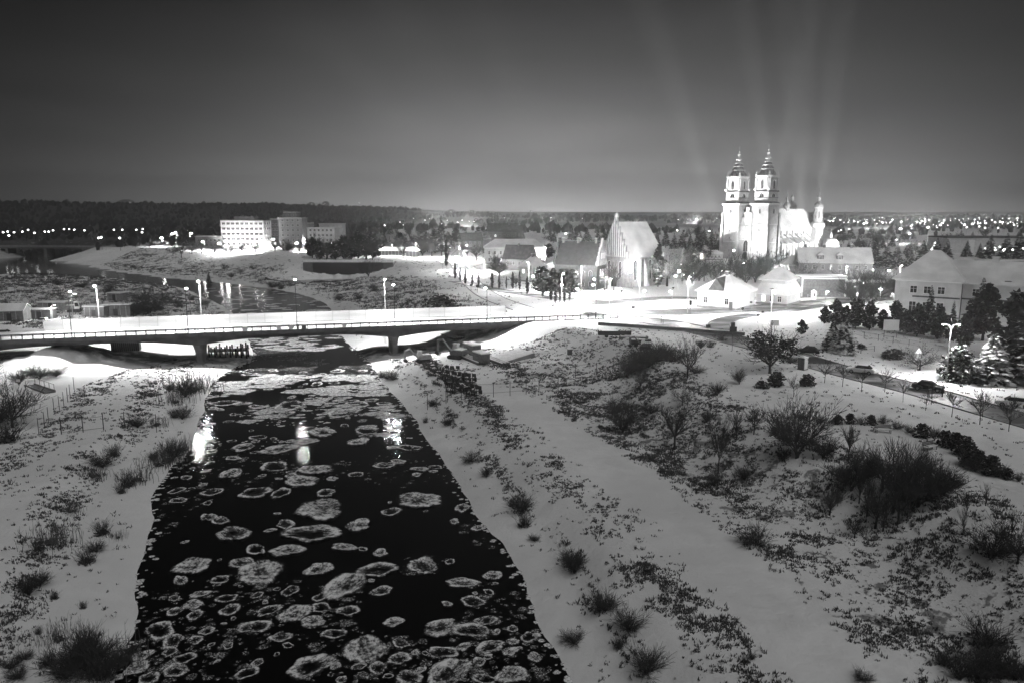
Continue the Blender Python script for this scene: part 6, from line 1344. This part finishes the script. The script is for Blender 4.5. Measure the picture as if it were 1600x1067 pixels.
# yard sheds
def shed(px, py, rz, W_, D_, H_, lb, mt='metal', rh=0.0, cat='shed', ribs=True):
    x, y, z = at(px, py); t = T('yard_shed', lb, cat, (x, y, z), R(rz), 'sheds of the riverside yard'); P('wall', MB().bz(0, W_, 0, D_, -.4, H_), M[mt], t)
    if rh: gable_roof(t, 0, W_, 0, D_, H_, rh, 'roof_snow', mt, .3)
    else: P('roof', MB().bz(-.2, W_+.2, -.2, D_+.2, H_, H_+.3), M['roof_snow'], t)
    P('door', MB().bz(W_*.4, W_*.4+1.2, -.08, -.01, 0, 2.1), M['dark'], t)
    for i in range(int(W_/1.6)): P('wall_batten', MB().bz(i*1.6+.3, i*1.6+.42, -.06, -.005, 0, H_-.1), M['metal_l'], t)
    return t
shed(131, 495, -4, 6.5, 5, 3, 'boxy grey shed beside the lit lamp pole'); shed(160, 494, 12, 8, 5, 3.2, 'ribbed shed with snowy roof at the yard fence corner', 'metal'); shed(-6, 502, 12, 7, 6, 2.8, 'low pitched shed at the left picture edge', 'brick', 1.6); shed(45, 499, 6, 6, 4, 2.6, 'small shed with dark door in the yard', 'metal'); shed(58, 484, 0, 9, 4, 2.2, 'long low dark shed at the back of the yard', 'brick'); shed(168, 470, -10, 5, 4, 2.6, 'small dark hut by the far side of the yard fence', 'brick')
x, y, z = at(100, 500); 
for i, (px, py, rz) in enumerate(((18, 520, 8), (6, 528, 12), (60, 507, 5), (32, 516, 10))):
    pass
# ------------------------------------------------------------------ cars
def car(px, py, rz, body, label, z=ZS, estate=False, lights=False, zoff=0.03, group=None):
    x, y = g(px, py, z); t = T('parked_car', label, 'car', (x, y, z+zoff), R(rz), group)
    low = [(-2.15, .32), (2.1, .32), (2.2, .55), (2.12, .78), (1.25, .93), (-2.0, .98), (-2.2, .85), (-2.22, .5)]
    bd_ = MB(); k = 0
    secs = [(-.86, .93), (-.80, 1.0), (.80, 1.0), (.86, .93)]
    rings = []
    for yy, sc in ((-.87, .94), (-.80, 1.0), (.80, 1.0), (.87, .94)):
        rings.append([(a*sc, yy, .62+(b_-.62)*sc) for a, b_ in low])
    for q in range(3):
        for i in range(len(low)):
            j = (i+1) % len(low); bd_.quad(rings[q][i], rings[q][j], rings[q+1][j], rings[q+1][i])
    bd_.quad(*rings[0][::-1]); bd_.quad(*rings[3]); b0 = P('body', bd_, M[body], t)
    rear = -1.95 if estate else -1.7
    cab = MB(); A = [(rear, .95), (1.15, .92), (.45, 1.42), (-1.1 if not estate else -1.7, 1.45)]
    for i in range(4):
        j = (i+1) % 4; f0, f1 = (.78 if A[i][1] < 1 else .62), (.78 if A[j][1] < 1 else .62)
        cab.quad((A[i][0], -f0, A[i][1]), (A[j][0], -f1, A[j][1]), (A[j][0], f1, A[j][1]), (A[i][0], f0, A[i][1]))
    for s_ in (-1, 1): cab.quad((A[0][0], s_*.78, A[0][1]), (A[1][0], s_*.78, A[1][1]), (A[2][0], s_*.62, A[2][1]), (A[3][0], s_*.62, A[3][1]))
    P('windows', cab, M['glass'], t); P('roof', MB().plate([(-1.05 if not estate else -1.65, -.6), (.4, -.6), (.4, .6), (-1.05 if not estate else -1.65, .6)], 1.44, 1.49), M[body], t)
    for a in (-1.35, 1.35):
        for s_ in (-1, 1): 
            w = P('wheel', MB().tube((a, s_*.8-.1, .32), (a, s_*.8+.1, .32), .32, .32, 14, True), M['rubber'], t); P('rim', MB().tube((a, s_*.9-.015, .32), (a, s_*.9+.015, .32), .19, .19, 10, True), M['metal_l'], w)
    for s_ in (-1, 1): P('headlight', MB().bz(2.08, 2.19, s_*.62-.16, s_*.62+.16, .58, .72), M['lit' if lights else 'metal_l'], t); P('tail_light', MB().bz(-2.24, -2.16, s_*.66-.14, s_*.66+.14, .68, .84), M['litdim'], t)
    for s_ in (-1, 1): P('side_mirror', MB().bz(.75, .95, s_*.92-.08, s_*.92+.08, .92, 1.06), M[body], t)
    return t
car(1450, 610, -36, 'black', 'dark parked saloon on the service road with a person beside it'); car(1583, 635, 150, 'white', 'pale estate car at the right picture edge', estate=True); car(1345, 583, 146, 'white', 'pale car driving with lit headlights on the service road', lights=True)
car(1262, 553, 150, 'black', 'dark parked car half hidden behind the portable toilet')
for i, (px, py, b_) in enumerate(((8, 524, 'white'), (24, 528, 'metal_l'), (70, 505, 'white'))): 
    x_, y_, z_ = at(px, py); c_ = car(px, py, 14, b_, ('snowy pale car at the left edge beside the barrier end', 'snowy grey car nearest the barrier end', 'small pale car by the yard sheds')[i], z=z_)
# person beside the dark car
def person(px, py, rz, z=ZS):
    x, y = g(px, py, z); t = T('person', 'person in dark coat standing beside the dark parked car', 'person', (x, y, z+.02), R(rz))
    def skin(name, V_, E_, Rr, mt):
        me = bpy.data.meshes.new(name); me.from_pydata(V_, E_, []); o = O(name, me, t); mo = o.modifiers.new('skin', 'SKIN')
        for i, r_ in enumerate(Rr): me.skin_vertices[0].data[i].radius = (r_, r_*.9)
        me.skin_vertices[0].data[0].use_root = True; ss_ = o.modifiers.new('sub', 'SUBSURF'); ss_.levels = 1; ss_.render_levels = 1; me.materials.append(M[mt]); return o
    def skin_ready(name, V_, E_, Rr, mt):
        me = bpy.data.meshes.new(name); me.from_pydata(V_, E_, []); o = bpy.data.objects.new(name, me); COL.objects.link(o); o.parent = t
        bpy.context.view_layer.objects.active = o; o.modifiers.new('skin', 'SKIN')
        if not me.skin_vertices: bpy.ops.mesh.customdata_skin_add()
        for i, r_ in enumerate(Rr): me.skin_vertices[0].data[i].radius = (r_, r_*.9); me.skin_vertices[0].data[i].use_root = (i == 0)
        s2 = o.modifiers.new('sub', 'SUBSURF'); s2.render_levels = 1; me.materials.append(M[mt]); return o
    V_ = [(0, 0, .95), (0, 0, 1.15), (0, .01, 1.38), (0, 0, 1.50), (0, 0, 1.58), (0, 0, 1.70), (.1, 0, .88), (.12, .04, .48), (.13, 0, .08), (.13, .14, .04), (-.1, 0, .88), (-.12, -.02, .48), (-.14, -.06, .08), (-.14, .08, .04), (.19, 0, 1.38), (.26, .02, 1.12), (.24, .12, .88), (.235, .15, .80), (-.19, 0, 1.38), (-.26, .05, 1.14), (-.15, .25, 1.02), (-.11, .30, 1.0)]
    E_ = [(0, 1), (1, 2), (2, 3), (3, 4), (4, 5), (0, 6), (6, 7), (7, 8), (8, 9), (0, 10), (10, 11), (11, 12), (12, 13), (2, 14), (14, 15), (15, 16), (16, 17), (2, 18), (18, 19), (19, 20), (20, 21)]
    Rr = [.16, .15, .17, .07, .08, .09, .10, .075, .05, .045, .10, .075, .05, .045, .08, .06, .045, .04, .08, .06, .045, .04]
    skin_ready('body', V_, E_, Rr, 'cloth')
    hd = P('head', MB().lathe([(.02, 1.53), (.07, 1.56), (.095, 1.63), (.10, 1.70), (.08, 1.77), (.02, 1.80)], 10), M['skin'], t, smooth=True); P('hat', MB().lathe([(.108, 1.68), (.11, 1.74), (.09, 1.80), (.02, 1.84)], 10), M['cloth'], t); P('nose', MB().bz(-.015, .015, .09, .125, 1.63, 1.67), M['skin'], hd)
    P('coat_skirt', MB().lathe([(.24, .62), (.20, .9), (.18, 1.05)], 12), M['cloth'], t)
    for sx, hx, hy, hz_ in ((1, .235, .16, .78), (-1, -.10, .32, .99)):
        h = P('hand', MB().box((hx, hy, hz_), (.05, .035, .08)), M['skin'], t)
        for q in range(4): P('finger', MB().tube((hx-.02+q*.013, hy+.005, hz_-.04), (hx-.02+q*.013, hy+.02, hz_-.10-.008*(q in (1, 2))), .0075, .006, 5), M['skin'], h)
        P('thumb', MB().tube((hx-.025*sx, hy, hz_-.01), (hx-.05*sx, hy+.02, hz_-.06), .009, .007, 5), M['skin'], h)
person(1472, 620, 60)
# toilet, benches, billboard, signs
tl = bldg('portable_toilet', 'portable toilet cabin with white snowy roof on the verge beside the large dark tree', 'toilet', 1254, 577, 35)
P('body', MB().bz(-.6, .6, -.6, .6, .1, 2.1), M['metal'], tl); P('roof', MB().lathe([(.92, 2.1), (.88, 2.22), (.3, 2.42)], 4, (0, 0), math.pi/4), M['white'], tl); P('door', MB().bz(-.45, .45, -.64, -.6, .15, 2.05), M['plaster'], tl); P('door', MB().bz(.6, .64, -.42, .42, .15, 2.05), M['dark'], tl); P('vent', MB().bz(.3, .5, -.66, -.64, 1.7, 1.9), M['dark'], tl); P('skid', MB().bz(-.65, .65, -.65, .65, 0, .1), M['dark'], tl)
def bench(px, py, rz, lb):
    t = bldg('park_bench', lb, 'bench', px, py, rz)
    for i in range(3): P('seat_slat', MB().bz(-1.0, 1.0, -.28+i*.19, -.13+i*.19, .42, .46), M['wood'], t)
    for i in range(3): P('back_slat', MB().bz(-1.0, 1.0, .30+i*.02, .34+i*.02, .55+i*.16, .67+i*.16), M['wood'], t)
    for s_ in (-.8, .8): P('leg', MB().bz(s_-.05, s_+.05, -.28, -.2, 0, .42).bz(s_-.05, s_+.05, .22, .3, 0, .42).bz(s_-.05, s_+.05, .28, .36, .4, 1.05), M['concrete'], t); P('armrest', MB().bz(s_-.04, s_+.04, -.28, .3, .62, .67), M['wood'], t)
    P('snow_cover', MB().bz(-.98, .98, -.27, .25, .46, .53), M['snow'], t)
bench(1380, 676, -8, 'snow covered bench on the path below the hedge, left one'); bench(1453, 703, 28, 'snow covered bench on the path at an angle, right one')
bb_ = bldg('billboard', 'blank white billboard on two posts before the dark pines', 'billboard', 1391, 528, -4); P('panel', MB().bz(-1.6, 1.6, -.06, .06, 1.6, 3.9), M['white'], bb_)
for s_ in (-1.3, 1.3): P('post', MB().tube((s_, .1, -.2), (s_, .1, 3.8), .07, .07, 6), M['metal'], bb_)
def sign(px, py, rz, kind, lb, h=2.4, s=.45, mt='dark', cat='road sign'):
    t = bldg('road_sign', lb, cat, px, py, rz); P('post', MB().tube((0, .05, -.2), (0, .05, h+s), .045, .045, 6), M['metal'], t)
    if kind == 'tri2':
        for z0 in (h-.6, h+.5): m = MB(); m.prism([(-.62, z0), (.62, z0), (0, z0+1.0)], -.04, 0); pl_ = P('plate', m, M['white'], t)
    elif kind == 'box': P('signal_box', MB().bz(-s/2, s/2, -.2, .2, h-s*1.6, h+s*.6), M[mt], t)
    elif kind == 'round': P('plate', MB().tube((0, -.05, h), (0, 0, h), s, s, 14, True), M[mt], t)
    else: P('plate', MB().bz(-s, s, -.05, 0, h-s*.7, h+s*.7), M[mt], t)
sign(1433, 578, -10, 'tri2', 'post with two white triangular warning signs above each other'); sign(1144, 531, 0, 'box', 'dark traffic signal on the corner of the loop road', 3.2, .8, 'dark', 'traffic light'); sign(1106, 521, 0, 'rect', 'small dark square sign by the service road start', 1.6, .5)
sign(1144, 548, 0, 'rect', 'pole with dark square board beside the service road bend', 4.2, .7); sign(1184, 505, 0, 'rect', 'small dark sign at the loop road inner edge', 2, .35); sign(1191, 500, 0, 'rect', 'tiny dark sign behind the loop road inner edge sign', 2, .3)
sign(1160, 492, 0, 'round', 'round sign on the main road island', 1.6, .4); sign(1173, 484, 0, 'rect', 'small rectangular sign on the far side of the main road', 2, .35); sign(989, 490, 0, 'rect', 'small dark sign at the kerb below the church', 1.6, .5); sign(1062, 482, 0, 'round', 'round white sign below the left villa', 2, .4, 'white')
sign(1033, 503, 0, 'rect', 'marker post on the near side of the road junction', 1.2, .2); sign(1078, 500, 0, 'box', 'mast with traffic signal beside the tall lamp', 4.5, .5, 'dark', 'traffic light'); sign(746, 458, 0, 'round', 'dark round sign by the town street bend', 2.2, .5); sign(736, 455, 0, 'rect', 'dark small sign left of the round one by the bend', 2.0, .4); sign(1210, 520, 0, 'rect', 'white notice board behind the large dark tree', 2.2, .9, 'white'); sign(29, 600, 0, 'rect', 'low white marker on the left bank embankment', .6, .3, 'white')
fence('paved_kerb_posts', 'short row of bollards at the end of the bridge railing', [(935, 503), (943, 504), (962, 503), (1033, 506), (1036, 507)], 1.2, 'dark', (), z=ZS, cat='bollards')
x, y, z = at(1418, 633); 

# ------------------------------------------------------------------ far lamps of the town, one by one
random.seed(9)
fm_ = MB(); fm_.tube((0, 0, 0), (0, 0, 8), .12, .09, 4); fpm = fm_.mesh('far_lamp', M['dark']); FL = {}
for k, sz in enumerate((.9, 1.6, 2.6)): 
    q = MB(); q.lathe([(.05, 8.0), (.5*sz, 8.0+.25*sz), (.5*sz, 8.0+.5*sz), (.05, 8+.8*sz)], 6); FL[k] = q.mesh('globe', M['spark'])
def farlamp(px, py, k, lb):
    zt = 16.0; d = (zt-CAMH)/(((533.5-py)/FOC)*math.cos(PITCH)-math.sin(PITCH)) if py > 340 else 2600
    if py > 340: x, y = g(px, py, zt)
    else: y = 2600; x = (px-800)/FOC*y; 
    z = CAMH+(328.5-py)/FOC*y-8.4 if py <= 340 else zt-8.4
    o = O('far_street_lamp', fpm, None, (x, y, z)); tag(o, lb, 'street lamp', 'far street lamps of the town'); gl = O('globe', FL[k], o)
    return o
FLs = []
for px, py in ((5, 364), (12, 363), (22, 364), (35, 363), (44, 360), (54, 365), (70, 363), (76, 363), (83, 361), (100, 359), (108, 359), (116, 360), (132, 361), (56, 343), (154, 373), (158, 372), (178, 360), (191, 360), (213, 360), (223, 359), (222, 364), (14, 369), (198, 322), (294, 336), (301, 336), (187, 373)): FLs.append((px, py, 1, 'small far lamp beyond the upper river, left of the office block'))
for px, py in ((601, 353), (646, 342), (625, 348), (630, 352), (664, 345), (671, 342), (681, 346), (690, 350), (663, 350), (699, 345), (715, 348), (722, 345), (733, 346), (740, 347), (744, 344), (424, 353), (565, 318), (532, 325), (541, 322), (598, 330), (600, 333), (720, 334), (778, 339), (848, 342), (861, 341), (880, 338), (910, 342), (925, 342), (950, 340), (788, 341), (1058, 361), (884, 366), (1108, 362), (1075, 343), (1060, 344), (830, 331), (1088, 343), (1120, 342), (1130, 342)): FLs.append((px, py, 1 if random.random() < .5 else 0, 'small far lamp on the skyline behind the town roofs'))
for i in range(150):
    u = random.random(); px = 1294+u*306; py = random.gauss(343.5+u*6, 2.2+u*3.5); FLs.append((px, max(py, 337), random.choice((0, 0, 1, 1, 2)), 'bright far lamp in the glittering belt right of the cathedral'))
for i in range(26): FLs.append((rv(1350, 1600), rv(333, 338), 0, 'faint far lamp on the hills above the glittering belt'))
for i in range(9): FLs.append((rv(1535, 1600), rv(385, 392), 0, 'lamp glimpsed between the conifers at the right edge'))
for px, py, k in ((1407, 359, 2), (1401, 375, 0), (1421, 366, 1), (1460, 384, 0), (1461, 380, 0), (1456, 390, 0), (1458, 387, 0), (1469, 353, 2), (1540, 350, 2), (1327, 359, 1), (1314, 361, 1), (1310, 362, 0), (1370, 350, 0)): FLs.append((px, py, k, 'lamp among the dark woods right of the cathedral'))
TB = bpy.data.lights.new('town_glow_bulb', 'POINT'); TB.energy = 2.4e5; TB.shadow_soft_size = .6; TB2 = bpy.data.lights.new('belt_glow_bulb', 'POINT'); TB2.energy = 6e4; TB2.shadow_soft_size = .6  # strong bulbs added to a few far lamps to light the distant mist
for i_, a in enumerate(FLs):
    o_ = farlamp(*a)
    mid_ = 590 < a[0] < 1200
    if 338 < a[1] < (347 if mid_ else 400) and ((mid_ and i_ % 6 == 2) or (a[0] > 1290 and i_ % 13 == 5)): b_ = bpy.data.objects.new('bulb', TB if mid_ else TB2); COL.objects.link(b_); b_.parent = o_; b_.location = (0, 0, 10.5)
# far woods: crowns too many and too small to tell apart
def woods(n, seed):
    r_ = np.random.default_rng(seed); azr = np.radians(r_.uniform(-46, 46, n)); r = 620+2100*r_.uniform(0, 1, n)**.8; x, y = r*np.sin(azr), r*np.cos(azr)
    ad = np.degrees(azr); keep = ((ad < -9) & ((ad < -21) | (r > 900))) | (r > 900+250*vnoise(x, y, 300, 5)) & (vnoise(x, y, 130, 6) > .42)
    sdx = pdist(RIV, x, y); keep &= (sdx > 12); x, y, r = x[keep], y[keep], r[keep]; z = terrain(x, y); N_ = len(x); h = r_.uniform(5, 12, N_)*(.5+.8*vnoise(x, y, 60, 7)); w = h*r_.uniform(.3, .55, N_)
    k = 6; V_ = np.zeros((N_, 2*k+1, 3)); 
    for i in range(k):
        a = 2*math.pi*i/k+r_.uniform(-.3, .3, N_); q = r_.uniform(.7, 1.2, N_)
        V_[:, i] = np.stack([x+np.cos(a)*w*.7*q, y+np.sin(a)*w*.7*q, z-.5], -1); V_[:, k+i] = np.stack([x+np.cos(a+.3)*w*q, y+np.sin(a+.3)*w*q, z+h*r_.uniform(.4, .7, N_)], -1)
    V_[:, 2*k] = np.stack([x+w*.2, y, z+h], -1); c = V_.reshape(-1, 3); F_ = []
    for i in range(k): j = (i+1) % k; F_.append((i, j, k+j)); F_.append((i, k+j, k+i)); F_.append((k+i, k+j, 2*k))
    f = (np.array(F_)[None]+(np.arange(N_)*(2*k+1))[:, None, None]).reshape(-1)
    me = bpy.data.meshes.new('far_woods'); me.vertices.add(len(c)); me.vertices.foreach_set('co', c.ravel()); me.loops.add(len(f)); me.loops.foreach_set('vertex_index', f.astype(np.int32)); me.polygons.add(len(f)//3); me.polygons.foreach_set('loop_start', np.arange(0, len(f), 3, dtype=np.int32)); me.update(calc_edges=True); me.materials.append(M['forest'])
    o = O('far_woods', me); tag(o, 'dark far woods covering the plain and the ridge behind the town', 'woods', kind='stuff')
woods(9000, 4)

# every label shared by a few things is told apart by order across the picture
from collections import defaultdict
bpy.context.view_layer.update(); byl = defaultdict(list)
for o in S.objects:
    if o.parent is None and 'label' in o.keys(): byl[o['label']].append(o)
for lb, os_ in byl.items():
    if 1 < len(os_) <= 12:
        os_.sort(key=lambda o: o.location.x/max(1, depth(o.location.x, o.location.y, o.location.z)))
        for i, o in enumerate(os_):
            k_ = ORD[i] if i < (len(os_)+1)//2 else ORD[len(os_)-1-i].replace('left', 'right')
            if len(lb.split())+len(k_.split()) <= 16: o['label'] = lb+', '+k_
# ------------------------------------------------------------------ misty air
hz = MB(); hz.bz(-4200, 4200, -300, 3600, -3, 178); ho = hz.mesh('haze', M['snow'])
hm = bpy.data.materials.new('misty_air'); hm.use_nodes = True; hn = hm.node_tree; hn.nodes.clear()
ou = hn.nodes.new('ShaderNodeOutputMaterial'); pv = hn.nodes.new('ShaderNodeVolumePrincipled'); pv.inputs['Color'].default_value = (.95, .95, .95, 1)
pv.inputs['Density'].default_value = .00029; pv.inputs['Anisotropy'].default_value = .7; hn.links.new(pv.outputs[0], ou.inputs['Volume'])
ho.materials.clear(); ho.materials.append(hm); hb = O('haze', ho); hb['kind'] = 'stuff'; hb['label'] = 'thin winter mist lit by the town lamps'
